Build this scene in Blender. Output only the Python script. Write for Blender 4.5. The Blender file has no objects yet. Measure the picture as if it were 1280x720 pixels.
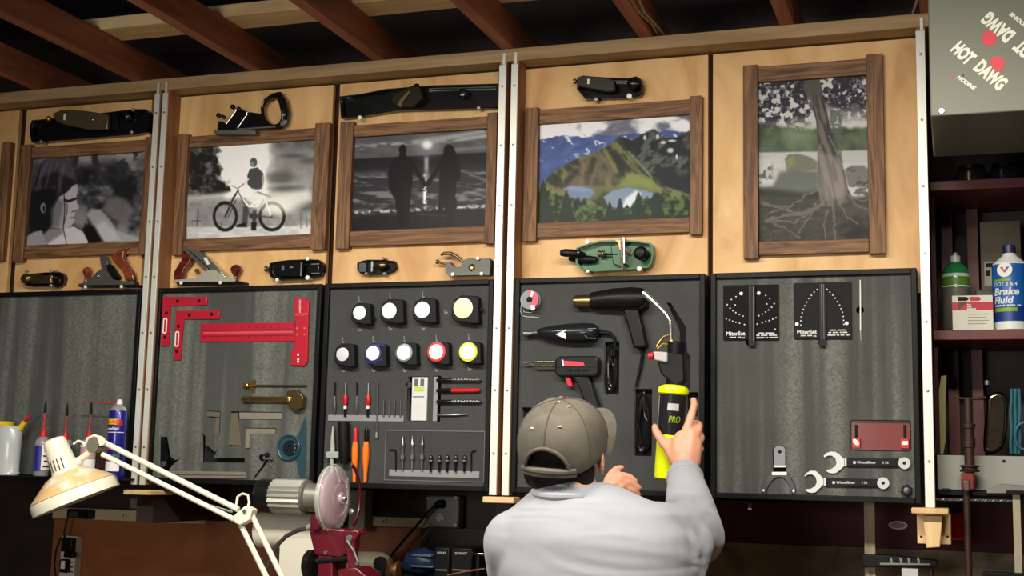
import bpy, bmesh, math, random
import numpy as np
from mathutils import Vector, Matrix

random.seed(7)
SC = bpy.context.scene
COL = SC.collection

# ---------------------------------------------------------------- camera
CAM = np.array([0.0, -3.74, 1.55])
FPX = 1639.1                      # focal length in pixels of a 1280 px wide frame
R = np.array([[0.94699743, -0.32039689, 0.02327456],
              [0.32047658, 0.9372649, -0.13721982],
              [0.02215037, 0.13740577, 0.99026714]])   # columns: camera right, forward, up
cam_d = bpy.data.cameras.new('camera')
cam = bpy.data.objects.new('camera', cam_d); COL.objects.link(cam)
cam_d.sensor_width = 36.0; cam_d.lens = FPX * 36.0 / 1280.0
cam_d.clip_start = 0.05; cam_d.clip_end = 60
M3 = Matrix(((R[0, 0], R[0, 2], -R[0, 1]), (R[1, 0], R[1, 2], -R[1, 1]), (R[2, 0], R[2, 2], -R[2, 1])))
cam.matrix_world = Matrix.Translation(Vector(CAM)) @ M3.to_4x4()
SC.camera = cam

# ---------------------------------------------------------------- world, lights, exposure
SC.view_settings.view_transform = 'Standard'
SC.view_settings.look = 'None'
SC.view_settings.exposure = 0.0
SC.view_settings.gamma = 1.0
SC.view_settings.use_curve_mapping = False
wd = bpy.data.worlds.new('night'); SC.world = wd; wd.use_nodes = True
wd.node_tree.nodes['Background'].inputs[0].default_value = (0.55, 0.62, 0.8, 1)
wd.node_tree.nodes['Background'].inputs[1].default_value = 0.03

def area(name, loc, target, sx, sy, power, col, spread=180):
    l = bpy.data.lights.new(name, 'AREA'); l.shape = 'RECTANGLE'; l.size = sx; l.size_y = sy
    l.energy = power; l.color = col; l.spread = math.radians(spread)
    o = bpy.data.objects.new(name, l); COL.objects.link(o); o.location = loc
    d = Vector(target) - Vector(loc); o.rotation_euler = d.to_track_quat('-Z', 'Y').to_euler()
    return o
# two fluorescent shop lights hung under the rafters above the frame, in front of the tool wall
area('shop_light', (-1.75, -1.75, 2.72), (-1.75, -1.15, 1.3), 1.2, 0.14, 40, (1.0, 0.94, 0.82), 150)
area('shop_light', (-0.25, -1.75, 2.72), (-0.25, -1.1, 1.3), 1.2, 0.14, 38, (1.0, 0.93, 0.80), 155)
# added fill light behind the camera, lifts the rafters and the wall under the trays
area('fill_light', (-1.6, -6.4, 1.75), (-1.4, 0.0, 2.3), 1.6, 0.9, 85, (1.0, 0.95, 0.88))

# ---------------------------------------------------------------- projection helpers
def W(px, py, Y=0.0):
    d = R @ np.array([px - 640.0, FPX, -(py - 360.0)])
    t = (Y - CAM[1]) / d[1]
    return Vector(CAM + t * d)
def WZ(px, py, Z):
    d = R @ np.array([px - 640.0, FPX, -(py - 360.0)])
    t = (Z - CAM[2]) / d[2]
    return Vector(CAM + t * d)
def proj(X, Y, Z):
    v = np.stack([X - CAM[0], Y - CAM[1], Z - CAM[2]], 0)
    c = np.tensordot(R.T, v, 1)
    return 640 + FPX * c[0] / c[1], 360 - FPX * c[2] / c[1]
def psz(px, py, Y):                       # metres per pixel at a point of the plane Y
    return (W(px, py - 1, Y) - W(px, py, Y)).length

# ---------------------------------------------------------------- colours and materials
def lin(c):
    out = []
    for v in c[:3]:
        v = v / 255.0
        out.append(v / 12.92 if v <= 0.04045 else ((v + 0.055) / 1.055) ** 2.4)
    return tuple(out) + (1.0,)
_M = {}
def mat(name, col, rough=0.5, metal=0.0, var=0.12, scale=30, bump=0.0, coat=0.0, trans=0.0, alpha=1.0, emit=None, ior=1.45, spec=0.5):
    if name in _M: return _M[name]
    m = bpy.data.materials.new(name); m.use_nodes = True; _M[name] = m
    nt = m.node_tree; b = nt.nodes['Principled BSDF']; L = nt.links.new
    b.inputs['Roughness'].default_value = rough; b.inputs['Metallic'].default_value = metal
    b.inputs['Coat Weight'].default_value = coat; b.inputs['Coat Roughness'].default_value = 0.08
    b.inputs['Transmission Weight'].default_value = trans; b.inputs['Alpha'].default_value = alpha
    b.inputs['IOR'].default_value = ior; b.inputs['Specular IOR Level'].default_value = spec if sum(col) > 120 else 0.2
    tc = nt.nodes.new('ShaderNodeTexCoord'); nz = nt.nodes.new('ShaderNodeTexNoise')
    nz.inputs['Scale'].default_value = scale; nz.inputs['Detail'].default_value = 4
    L(tc.outputs['Object'], nz.inputs['Vector'])
    mx = nt.nodes.new('ShaderNodeMix'); mx.data_type = 'RGBA'
    c = lin(col); k = 1 - var
    mx.inputs[6].default_value = (c[0] * k, c[1] * k, c[2] * k, 1); mx.inputs[7].default_value = (min(1, c[0] * (1 + var)), min(1, c[1] * (1 + var)), min(1, c[2] * (1 + var)), 1)
    L(nz.outputs['Fac'], mx.inputs[0]); L(mx.outputs[2], b.inputs['Base Color'])
    if bump:
        bp = nt.nodes.new('ShaderNodeBump'); bp.inputs['Strength'].default_value = bump; bp.inputs['Distance'].default_value = 0.002
        L(nz.outputs['Fac'], bp.inputs['Height']); L(bp.outputs['Normal'], b.inputs['Normal'])
    if emit:
        b.inputs['Emission Color'].default_value = lin(emit[:3]); b.inputs['Emission Strength'].default_value = emit[3]
    return m
def ramp_mat(name, stops, sc3, rough=0.6, detail=6, dist=1.5, bump=0.2, coat=0.0, wave=None, noise2=None, use='Object'):
    """noise stretched along one axis through a colour ramp: woods, foam, rusty metal"""
    if name in _M: return _M[name]
    m = bpy.data.materials.new(name); m.use_nodes = True; _M[name] = m
    nt = m.node_tree; b = nt.nodes['Principled BSDF']; L = nt.links.new
    b.inputs['Roughness'].default_value = rough; b.inputs['Coat Weight'].default_value = coat
    tc = nt.nodes.new('ShaderNodeTexCoord'); mp = nt.nodes.new('ShaderNodeMapping'); mp.inputs['Scale'].default_value = sc3
    if use == 'World':
        g = nt.nodes.new('ShaderNodeNewGeometry'); L(g.outputs['Position'], mp.inputs['Vector'])
    else: L(tc.outputs['Object'], mp.inputs['Vector'])
    nz = nt.nodes.new('ShaderNodeTexNoise'); nz.inputs['Scale'].default_value = 1; nz.inputs['Detail'].default_value = detail
    nz.inputs['Distortion'].default_value = dist; L(mp.outputs[0], nz.inputs['Vector'])
    cr = nt.nodes.new('ShaderNodeValToRGB'); e = cr.color_ramp.elements
    while len(e) < len(stops): e.new(0.5)
    for k, (p, c) in enumerate(stops): e[k].position = p; e[k].color = lin(c)
    L(nz.outputs['Fac'], cr.inputs[0]); L(cr.outputs[0], b.inputs['Base Color'])
    bp = nt.nodes.new('ShaderNodeBump'); bp.inputs['Strength'].default_value = bump; bp.inputs['Distance'].default_value = 0.003
    L(nz.outputs['Fac'], bp.inputs['Height']); L(bp.outputs['Normal'], b.inputs['Normal'])
    return m
def foam_mat(name, col, ribs):
    m = bpy.data.materials.new(name); m.use_nodes = True; _M[name] = m
    nt = m.node_tree; b = nt.nodes['Principled BSDF']; L = nt.links.new
    b.inputs['Roughness'].default_value = 0.75; b.inputs['Specular IOR Level'].default_value = 0.5
    b.inputs['Sheen Weight'].default_value = 0.25
    g = nt.nodes.new('ShaderNodeNewGeometry')
    mp = nt.nodes.new('ShaderNodeMapping'); mp.inputs['Scale'].default_value = (17, 1, 0.7); L(g.outputs['Position'], mp.inputs['Vector'])
    n1 = nt.nodes.new('ShaderNodeTexNoise'); n1.inputs['Scale'].default_value = 1; n1.inputs['Detail'].default_value = 2; L(mp.outputs[0], n1.inputs['Vector'])
    n2 = nt.nodes.new('ShaderNodeTexNoise'); n2.inputs['Scale'].default_value = 160; n2.inputs['Detail'].default_value = 3; L(g.outputs['Position'], n2.inputs['Vector'])
    n3 = nt.nodes.new('ShaderNodeTexNoise'); n3.inputs['Scale'].default_value = 9; n3.inputs['Detail'].default_value = 3; L(g.outputs['Position'], n3.inputs['Vector'])
    cr = nt.nodes.new('ShaderNodeMapRange'); cr.inputs[1].default_value = 0.42; cr.inputs[2].default_value = 0.66; L(n1.outputs['Fac'], cr.inputs[0])
    mul = nt.nodes.new('ShaderNodeMath'); mul.operation = 'MULTIPLY'; L(cr.outputs[0], mul.inputs[0])
    m2 = nt.nodes.new('ShaderNodeMapRange'); m2.inputs[1].default_value = 0.35; m2.inputs[2].default_value = 0.65; m2.inputs[3].default_value = 0.3; L(n2.outputs['Fac'], m2.inputs[0]); L(m2.outputs[0], mul.inputs[1])
    mul2 = nt.nodes.new('ShaderNodeMath'); mul2.operation = 'MULTIPLY'; mul2.inputs[1].default_value = 0.85 * ribs; L(mul.outputs[0], mul2.inputs[0])
    ad = nt.nodes.new('ShaderNodeMath'); ad.operation = 'MULTIPLY_ADD'; L(n3.outputs['Fac'], ad.inputs[0]); ad.inputs[1].default_value = 0.25; L(mul2.outputs[0], ad.inputs[2])
    mx = nt.nodes.new('ShaderNodeMix'); mx.data_type = 'RGBA'; L(ad.outputs[0], mx.inputs[0])
    c = lin(col); mx.inputs[6].default_value = c; mx.inputs[7].default_value = lin([min(255, v * 2.0) for v in col])
    L(mx.outputs[2], b.inputs['Base Color'])
    bp = nt.nodes.new('ShaderNodeBump'); bp.inputs['Strength'].default_value = 0.5; bp.inputs['Distance'].default_value = 0.002
    L(n2.outputs['Fac'], bp.inputs['Height']); L(bp.outputs['Normal'], b.inputs['Normal'])
    return m

# ---------------------------------------------------------------- mesh builder
class MB:
    def __init__(s): s.bm = bmesh.new()
    def verts(s, vs, fs):
        n = [s.bm.verts.new(v) for v in vs]
        for f in fs:
            try: s.bm.faces.new([n[i] for i in f])
            except ValueError: pass
        return s
    def box(s, x0, x1, y0, y1, z0, z1):
        v = [(x, y, z) for z in (z0, z1) for y in (y0, y1) for x in (x0, x1)]
        return s.verts(v, [(0, 2, 3, 1), (4, 5, 7, 6), (0, 1, 5, 4), (2, 6, 7, 3), (0, 4, 6, 2), (1, 3, 7, 5)])
    def prism(s, pts, y0, y1):
        """pts: list of (X,Z); y0 front, y1 back"""
        n = len(pts)
        a = sum(pts[i][0] * pts[(i + 1) % n][1] - pts[(i + 1) % n][0] * pts[i][1] for i in range(n))
        if a < 0: pts = pts[::-1]
        v = [(p[0], y0, p[1]) for p in pts] + [(p[0], y1, p[1]) for p in pts]
        f = [tuple(range(n)), tuple(range(2 * n - 1, n - 1, -1))]
        f += [(i, i + n, (i + 1) % n + n, (i + 1) % n) for i in range(n)]
        return s.verts(v, f)
    def pprism(s, pts, y0, y1):
        """pixel outline on the plane y0"""
        return s.prism([(W(p[0], p[1], y0).x, W(p[0], p[1], y0).z) for p in pts], y0, y1)
    def prect(s, x0, y0p, x1, y1p, y0, y1):
        """axis-aligned box from a pixel rectangle on the plane y0"""
        cx, cy = (x0 + x1) / 2, (y0p + y1p) / 2
        a = W(x0, cy, y0); b = W(x1, cy, y0); c = W(cx, y0p, y0); d = W(cx, y1p, y0)
        return s.box(a.x, b.x, y0, y1, d.z, c.z)
    def loft(s, path, rad, n=14, flat=None, up=None, cap=True, closed=False):
        """tube through 3-D points; rad: radius or (a,b) per point; a along side axis, b along up axis"""
        P = [Vector(p) for p in path]; m = len(P); rings = []
        upv = Vector(up) if up else None; prev = None
        for i, p in enumerate(P):
            if closed: t = P[(i + 1) % m] - P[i - 1]
            else: t = (P[min(i + 1, m - 1)] - P[max(i - 1, 0)])
            if t.length < 1e-9: t = Vector((0, 0, 1))
            t.normalize()
            if upv is not None: u = upv - t * upv.dot(t)
            elif prev is not None: u = prev - t * prev.dot(t)
            else:
                q = Vector((0, 1, 0)) if abs(t.y) < 0.9 else Vector((0, 0, 1)); u = q - t * q.dot(t)
            if u.length < 1e-6: u = Vector((1, 0, 0)) - t * t.x
            u.normalize(); prev = u; w = t.cross(u)
            r = rad[i] if isinstance(rad, (list, tuple)) and not isinstance(rad, float) else rad
            a, b = r if isinstance(r, (tuple, list)) else (r, r)
            rings.append([s.bm.verts.new(p + w * (a * math.cos(k * 2 * math.pi / n)) + u * (b * math.sin(k * 2 * math.pi / n))) for k in range(n)])
        rr = range(m) if closed else range(m - 1)
        for i in rr:
            A, B = rings[i], rings[(i + 1) % m]
            for k in range(n):
                try: s.bm.faces.new((A[k], A[(k + 1) % n], B[(k + 1) % n], B[k]))
                except ValueError: pass
        if cap and not closed:
            s.bm.faces.new(rings[0][::-1]); s.bm.faces.new(rings[-1])
        return s
    def lathe(s, base, axis, prof, n=24, cap=True):
        """prof: list of (t along axis, radius)"""
        base = Vector(base); ax = Vector(axis).normalized()
        q = Vector((0, 1, 0)) if abs(ax.y) < 0.9 else Vector((0, 0, 1))
        u = (q - ax * q.dot(ax)).normalized(); w = ax.cross(u); rings = []
        for t, r in prof:
            c = base + ax * t; r = max(r, 1e-5)
            rings.append([s.bm.verts.new(c + w * (r * math.cos(k * 2 * math.pi / n)) + u * (r * math.sin(k * 2 * math.pi / n))) for k in range(n)])
        for A, B in zip(rings, rings[1:]):
            for k in range(n): s.bm.faces.new((A[k], A[(k + 1) % n], B[(k + 1) % n], B[k]))
        if cap:
            s.bm.faces.new(rings[0][::-1]); s.bm.faces.new(rings[-1])
        return s
    def ball(s, c, r, n=14, rot=None):
        c = Vector(c); r = r if isinstance(r, (tuple, list)) else (r, r, r)
        ret = bmesh.ops.create_uvsphere(s.bm, u_segments=n, v_segments=max(6, n * 2 // 3), radius=1)
        Mx = Matrix.Translation(c) @ (rot.to_4x4() if rot else Matrix.Identity(4)) @ Matrix.Diagonal((r[0], r[1], r[2], 1))
        bmesh.ops.transform(s.bm, matrix=Mx, verts=ret['verts']); return s
    def cap2(s, a, b, ra, rb, n=12):
        """tapered capsule"""
        a, b = Vector(a), Vector(b); d = b - a; L = d.length
        if L < 1e-6: return s.ball(a, ra, n)
        pr = [(-ra * math.cos(k * math.pi / 10), ra * math.sin(k * math.pi / 10)) for k in range(6)]
        pr += [(L + rb * math.sin(k * math.pi / 10), rb * math.cos(k * math.pi / 10)) for k in range(6)]
        return s.lathe(a, d, pr, n)
def pp3(px, py, Y): return W(px, py, Y)
def ptube(mb, pts, Y, n=12, yr=None, **k):
    """pts (px,py,r_px); tube lying on the plane Y; yr = depth radius factor"""
    path = [W(p[0], p[1], Y) for p in pts]
    rad = []
    for p in pts:
        r = p[2] * psz(p[0], p[1], Y)
        rad.append((r, r * (yr if yr else 1.0)))
    return mb.loft(path, rad, n=n, up=(0, -1, 0), **k)

def put(name, mb, m, parent=None, smooth=True, bev=0.0, seg=2, ang=35):
    me = bpy.data.meshes.new(name)
    bmesh.ops.recalc_face_normals(mb.bm, faces=mb.bm.faces)
    mb.bm.to_mesh(me); mb.bm.free()
    ms = m if isinstance(m, list) else [m]
    for q in ms: me.materials.append(q)
    o = bpy.data.objects.new(name, me); COL.objects.link(o)
    if smooth:
        me.polygons.foreach_set('use_smooth', [True] * len(me.polygons)); me.set_sharp_from_angle(angle=math.radians(ang))
    if bev:
        b = o.modifiers.new('edge', 'BEVEL'); b.width = bev; b.segments = seg; b.limit_method = 'ANGLE'; b.angle_limit = math.radians(40); b.harden_normals = False
    if parent: o.parent = parent
    return o
def tag(o, label, cat=None, group=None, kind=None):
    if label: o['label'] = label
    if cat: o['category'] = cat
    if group: o['group'] = group
    if kind: o['kind'] = kind
    return o
def thing(name, label, cat, group=None):
    o = bpy.data.objects.new(name, None); COL.objects.link(o); o.empty_display_size = 0.05
    return tag(o, label, cat, group)
def struct(name, mb, m, bev=0.0, parent=None, **k):
    o = put(name, mb, m, parent, bev=bev, **k)
    if not parent: o['kind'] = 'structure'
    return o

# ---------------------------------------------------------------- lettering
_TX = {}
def text2d(s, bold=0.0, shear=0.0):
    key = (s, bold, shear)
    if key in _TX: return _TX[key]
    cu = bpy.data.curves.new('t', 'FONT'); cu.body = s; cu.offset = bold; cu.shear = shear; cu.resolution_u = 3
    o = bpy.data.objects.new('t', cu); COL.objects.link(o)
    dg = bpy.context.evaluated_depsgraph_get(); me = bpy.data.meshes.new_from_object(o.evaluated_get(dg))
    v = np.array([q.co[:] for q in me.vertices])[:, :2]; f = [tuple(p.vertices) for p in me.polygons]
    bpy.data.objects.remove(o); bpy.data.curves.remove(cu); bpy.data.meshes.remove(me)
    mn, mx = v.min(0), v.max(0)
    _TX[key] = ((v - mn) / (mx - mn), f, (mx - mn)[0] / (mx - mn)[1]); return _TX[key]
def lettering(name, items, m, parent):
    """items: (string, mapping(u,v)->Vector, bold, shear) in ONE mesh"""
    mb = MB()
    for s, fn, bold, shear in items:
        v, f, _ = text2d(s, bold, shear)
        mb.verts([fn(a, b) for a, b in v], f)
    return put(name, mb, m, parent, smooth=False)
def flatmap(px0, py0, px1, py1, Y, hpx):
    """text whose baseline runs px0,py0 -> px1,py1 on plane Y with cap height hpx"""
    a, b = W(px0, py0, Y), W(px1, py1, Y); d = b - a; n = Vector((-d.z, 0, d.x)).normalized() * (hpx * psz(px0, py0, Y))
    return lambda u, v: a + d * u + n * v

# ---------------------------------------------------------------- 2-D sheet with holes
def sheet(name, outer, holes, y0, y1, m, parent):
    """outer/holes lists of (X,Z); a slab from y0 (front) to y1 with through holes"""
    cu = bpy.data.curves.new('c', 'CURVE'); cu.dimensions = '2D'; cu.fill_mode = 'BOTH'; cu.extrude = (y1 - y0) / 2
    for pts in [outer] + holes:
        sp = cu.splines.new('POLY'); sp.points.add(len(pts) - 1); sp.use_cyclic_u = True
        for q, p in zip(sp.points, pts): q.co = (p[0], p[1], 0, 1)
    o = bpy.data.objects.new('c', cu); COL.objects.link(o)
    dg = bpy.context.evaluated_depsgraph_get(); me = bpy.data.meshes.new_from_object(o.evaluated_get(dg))
    bpy.data.objects.remove(o); bpy.data.curves.remove(cu)
    for v in me.vertices: x, y, z = v.co; v.co = (x, (y0 + y1) / 2 - z, y)
    bm = bmesh.new(); bm.from_mesh(me); bmesh.ops.remove_doubles(bm, verts=bm.verts, dist=1e-5); bpy.data.meshes.remove(me)
    mb = MB(); mb.bm.free(); mb.bm = bm
    return put(name, mb, m, parent, smooth=False)

# ---------------------------------------------------------------- shared materials
PLY = ramp_mat('maple_plywood', [(0.3, (190, 142, 88)), (0.5, (214, 170, 112)), (0.72, (228, 188, 134))], (5.0, 5.0, 1.6), rough=0.55, dist=2.2, bump=0.05, coat=0.0, use='World')
PINE = ramp_mat('pine_lumber', [(0.3, (140, 112, 76)), (0.6, (172, 142, 100)), (0.8, (186, 156, 114))], (1.5, 14, 14), rough=0.6, use='World')
PINEB = ramp_mat('lamplit_pine_board', [(0.3, (206, 170, 116)), (0.6, (232, 200, 148)), (0.8, (240, 212, 164))], (1.5, 14, 14), rough=0.6, use='World')  # brighter pine, lamp light painted into the board's colour
PINEV = ramp_mat('pine_block', [(0.3, (196, 160, 110)), (0.7, (228, 196, 146))], (14, 14, 2), rough=0.55, use='World')
RAFT = ramp_mat('red_rafter_lumber', [(0.25, (122, 68, 46)), (0.5, (158, 94, 64)), (0.75, (184, 116, 80))], (13, 1.2, 13), rough=0.7, use='World')
RUSTV = ramp_mat('barnwood_upright', [(0.3, (70, 44, 26)), (0.5, (114, 78, 48)), (0.62, (138, 98, 62)), (0.75, (94, 62, 38))], (42, 42, 3.2), rough=0.62, dist=2.5, bump=0.6, use='World')
RUSTH = ramp_mat('barnwood_rail', [(0.3, (70, 44, 26)), (0.5, (114, 78, 48)), (0.62, (138, 98, 62)), (0.75, (94, 62, 38))], (3.2, 42, 42), rough=0.62, dist=2.5, bump=0.6, use='World')
ALU = mat('brushed_aluminium', (222, 222, 214), 0.42, 0.35, var=0.06, scale=60)
BLK = mat('black_plastic', (18, 18, 19), 0.38, var=0.2)
BLKM = mat('matte_black', (14, 14, 15), 0.6, var=0.2)
BLKR = mat('tray_black', (15, 16, 17), 0.45, var=0.15, scale=12)
DKIRON = mat('dark_iron', (28, 28, 30), 0.45, 0.6, var=0.3, scale=40, bump=0.2)
JAPAN = mat('black_japanning', (16, 17, 18), 0.28, var=0.3, coat=0.4)
STEEL = mat('steel', (170, 172, 172), 0.3, 0.9, var=0.1)
GSTEEL = mat('ground_steel', (128, 128, 122), 0.42, 0.8, var=0.15)
BRASS = mat('brass', (190, 155, 84), 0.28, 0.95, var=0.12)
BRONZE = mat('bronze', (126, 110, 74), 0.3, 0.9, var=0.15)
WHITE = mat('white_plastic', (225, 225, 220), 0.4, var=0.04)
CREAM = mat('cream_enamel', (222, 216, 196), 0.35, var=0.08, scale=14, coat=0.3)
REDA = mat('red_anodised', (196, 38, 58), 0.36, 0.35, var=0.08)
REDP = mat('red_plastic', (190, 26, 34), 0.4, var=0.1)
CHROME = mat('chrome', (225, 225, 228), 0.08, 1.0, var=0.02)
PAPER = mat('white_print', (232, 232, 226), 0.55, var=0.03)
FOAM = foam_mat('ribbed_foam', (51, 53, 50), 1.3)
FOAMP = foam_mat('smooth_foam', (42, 43, 43), 0.12)
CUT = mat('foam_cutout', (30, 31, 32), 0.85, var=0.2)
# ================================================================= THE SETTING
ZTOP = 2.79                                  # underside of the header
ZR = 2.83                                    # top of header = underside of rafters
struct('floor', MB().box(-7, 4, -8, 1.2, -0.1, 0), mat('concrete', (120, 118, 112), 0.8, var=0.2, scale=3, bump=0.2))
WALLM = ramp_mat('dark_stained_boards', [(0.3, (24, 14, 12)), (0.6, (40, 23, 19)), (0.8, (54, 32, 26))], (2, 2, 9), rough=0.6, use='World')
struct('wall_back', MB().box(-7, 4, 0.42, 0.52, 0, 3.6), WALLM)
struct('wall_rear', MB().box(-7, 4, -8.1, -8, 0, 3.6), mat('rear_wall_paint', (120, 112, 100), 0.8, var=0.1, scale=4))
struct('wall_left', MB().box(-7.1, -7, -8, 1.2, 0, 3.6), mat('side_wall_boards', (96, 74, 56), 0.8, var=0.2, scale=4))
struct('wall_right', MB().box(4, 4.1, -8, 1.2, 0, 3.6), mat('side_wall_boards', (96, 74, 56)))
# corrugated metal roof
mb = MB(); n = 420
vs = []
for i in range(n + 1):
    x = -7 + 11 * i / n; z = 3.22 + 0.012 * math.sin(x * 2 * math.pi / 0.068)
    vs += [(x, -8, z), (x, 1.2, z)]
mb.verts(vs, [(2 * i, 2 * i + 1, 2 * i + 3, 2 * i + 2) for i in range(n)])
struct('ceiling', mb, mat('corrugated_roof_steel', (58, 66, 84), 0.5, 0.5, var=0.25, scale=6))
# header board over the tool wall
struct('trim_1', MB().box(-6.9, W(1161, 40, -0.07).x + 0.01, -0.072, 0.03, ZTOP, ZR), PINE, bev=0.002)
struct('trim_2', MB().box(-3.2, -2.35, 0.0, 0.3, ZR - 0.002, ZR + 0.02), PINE)
# rafters, front to back, 16 inches apart
rx = [40, 164, 311, 465, 626, 798, 974, 1150]
ry = [119, 105, 95, 82, 67, 52, 35, 22]
for k, (a, b) in enumerate(zip(rx, ry)):
    x = WZ(a, b, ZR).x if False else W(a, b, -0.072).x
    o = struct('rafter', MB().box(x, x + 0.042, -7.9, 0.42, ZR + 0.0005, ZR + 0.10), RAFT, bev=0.003)
# wider joist plank at the far left
x = W(8, 112, -0.07).x
# long board coloured as lamp-lit, laid across the tops of the rafters
zb = ZR + 0.1005
p1 = WZ(124, 54, zb)
p0 = WZ(124, 37, zb)
o = struct('cross_board', MB().box(p1.x - 0.1, 1.1, p0.y, p1.y, zb, zb + 0.04), PINEB, bev=0.002)
o['kind'] = 'structure'
# second, darker purlin plank near the left
q = WZ(20, 8, zb)
struct('cross_board', MB().box(-6.9, W(60, 60, -0.6).x - 0.25, -1.15, -0.95, zb, zb + 0.035), RAFT, bev=0.002)
# electrical cable stapled along a rafter
xr = W(798, 52, -0.072).x + 0.046
cb = MB()
for dx in (0.004, 0.02):
    cb.loft([(xr + dx + 0.006 * math.sin(k * 1.7 + dx * 90), -0.02 - 0.12 * k, ZR + 0.012 + 0.004 * math.sin(k * 2.1)) for k in range(14)], 0.004, n=8)
tag(put('electrical_cable', cb, mat('pale_cable', (150, 132, 110), 0.5)), 'pale twin electrical cable running along the side of a ceiling rafter', 'cable')
xr = W(1140, 15, -0.1).x
cb = MB().loft([(xr + 0.03 * math.sin(k * 0.6), -0.02 - 0.04 * k, ZR + 0.02 + 0.10 * math.sin(k * 0.35)) for k in range(12)], 0.004, n=8)
tag(put('electrical_cable', cb, mat('pale_cable', (150, 132, 110), 0.5)), 'thin grey cable looped above the header beside the heater', 'cable')

# ================================================================= PLYWOOD PANELS, POSTS, TRAYS
YT = -0.066                                   # front of tray rims
ZT1 = W(640, (361 * (1145 - 640) + 334 * (640 - 190)) / 955.0, YT).z
ZT0 = W(640, 615.5, YT).z
PT = ZTOP - 0.006                            # panel top
PB = ZT1 - 0.06
def panel(x0, x1, label):
    t = thing('plywood_panel', label, 'panel', 'plywood panels above the tool trays')
    put('board', MB().box(x0, x1, 0.0, 0.018, PB, PT), PLY, t, bev=0.0012)
    return t
yp = 200
XA1 = W(17, 240, 0).x
XB0 = W(27, 240, 0).x - 0.004; XB1 = W(183, 240, 0).x
XC0 = W(204, 240, 0).x; XC1 = W(416, 130, 0).x
XD0 = W(424, 130, 0).x; XD1 = W(620, 240, 0).x
XE0 = W(646, 240, 0).x; XE1 = W(885, 200, 0).x
XF0 = W(891, 200, 0).x; XF1 = W(1151, 200, 0).x
PA = panel(XA1 - 0.6, XA1, 'plywood panel cut off by the edge of the view, with a bare wood frame corner')
PBn = panel(XB0, XB1, 'plywood panel holding the portrait of a girl in profile')
PC = panel(XC0, XC1, 'plywood panel holding the picture of a boy with a bicycle')
PD = panel(XD0, XD1, 'plywood panel holding the picture of a couple at the beach')
PE = panel(XE0, XE1, 'plywood panel holding the mountain lake picture')
PF = panel(XF0, XF1, 'plywood panel holding the tall tree root picture')
# dark backing board behind the gaps
tag(put('backing_board', MB().box(XA1 - 0.6, XF1 + 0.01, 0.024, 0.045, ZT0 + 0.01, PT - 0.002), mat('dark_brown_board', (52, 32, 24), 0.8)), 'dark brown backing board behind the plywood panels and foam trays', 'board')

# posts: plywood edge board with an aluminium angle on its front
def post(pxa, pya, pxb, label, z0, dx, screws=True):
    """one upright: aluminium strip whose left/right edges are pxa/pxb at row pya"""
    t = thing('upright_post', label, 'post', 'aluminium faced upright posts between the trays')
    a = W(pxa, pya, -0.078).x; b = W(pxb, pya, -0.078).x
    put('post_board', MB().box(a + 0.001, b + 0.0005, -0.072, -0.0005, z0, ZTOP - 0.001), PLYEDGE, t)
    put('aluminium_strip', MB().box(a, b, -0.0785, -0.0722, z0 - 0.001, ZTOP - 0.012), ALU, t, bev=0.0008)
    put('hanger_tab', MB().box(b - 0.012, b - 0.004, -0.0785, -0.0735, ZTOP - 0.0115, ZTOP + 0.025), ALU, t)
    for k in range(7):
        z = z0 + 0.12 + k * (ZTOP - z0 - 0.2) / 6
        put('screw_head', MB().lathe(((a + b) / 2, -0.0784, z), (0, -1, 0), [(0, 0.004), (0.0015, 0.0035), (0.002, 0.001)], 10), GSTEEL, t)
    return a, b
PLYEDGE = ramp_mat('plywood_edge', [(0.3, (120, 78, 50)), (0.6, (160, 110, 72)), (0.8, (176, 128, 86))], (60, 60, 2), rough=0.6, use='World')
ZP0 = W(640, 619, -0.078).z
post(173, 450, 179.7, 'left one of the narrow metal faced posts beside the oil bottles', ZP0, 0)
pl = post(183.5, 450, 190.0, 'right one of the metal faced post pair beside the red square tool tray', ZP0, 0)
post(616.5, 400, 625.5, 'left one of the metal faced posts above the man, beside the tape measures', ZP0, 0)
post(632, 400, 640.5, 'right one of the metal faced posts above the man, beside the solder spool', ZP0, 0)
post(1150.5, 340, 1162.5, 'end post with white metal face beside the dark red shelves', ZP0, 0)
# wooden support ledges under the posts
def ledge(x0, y0, x1, y1, label, Y0=-0.10, Y1=0.03):
    t = thing('wooden_ledge', label, 'ledge')
    a = W(x0, y0, Y0); b = W(x1, y1, Y0)
    put('ledge_block', MB().box(a.x, b.x, Y0, Y1, b.z, min(a.z, ZP0 - 0.0015)), PINEV, t, bev=0.003)
    return t, a, b
t, a, b = ledge(154, 612, 188, 619, 'small pale wooden ledge under the post pair by the white lamp')
put('ledge_bracket', MB().box(a.x + 0.02, b.x - 0.02, -0.05, 0.4195, b.z - 0.09, b.z - 0.0005), WALLM, t)
t, a, b = ledge(603, 620.5, 642, 629.5, 'pale wooden ledge under the post pair just above the man')
put('ledge_bracket', MB().box(a.x + 0.025, b.x - 0.025, -0.05, 0.4195, b.z - 0.09, b.z - 0.0005), WALLM, t)
t, a, b = ledge(1139, 634.5, 1186, 643.5, 'wooden ledge bracket with two dark screws under the end post')
Yb = -0.02
p = W(1146, 643, Yb); q = W(1189, 681, Yb)
put('bracket_plate', MB().box(p.x, q.x, Yb, 0.4195, q.z, b.z - 0.0005), PINEV, t, bev=0.002)
put('bracket_rib', MB().pprism([(1154, 645), (1178, 645), (1175, 684), (1158, 685)], -0.07, Yb - 0.0005), PINEV, t, bev=0.002)
for (u, v) in ((1151.5, 671), (1184.5, 671)): put('screw', MB().lathe(W(u, v, Yb - 0.0002), (0, -1, 0), [(0, 0.0035), (0.001, 0.003)], 10), BLKM, t)

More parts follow.
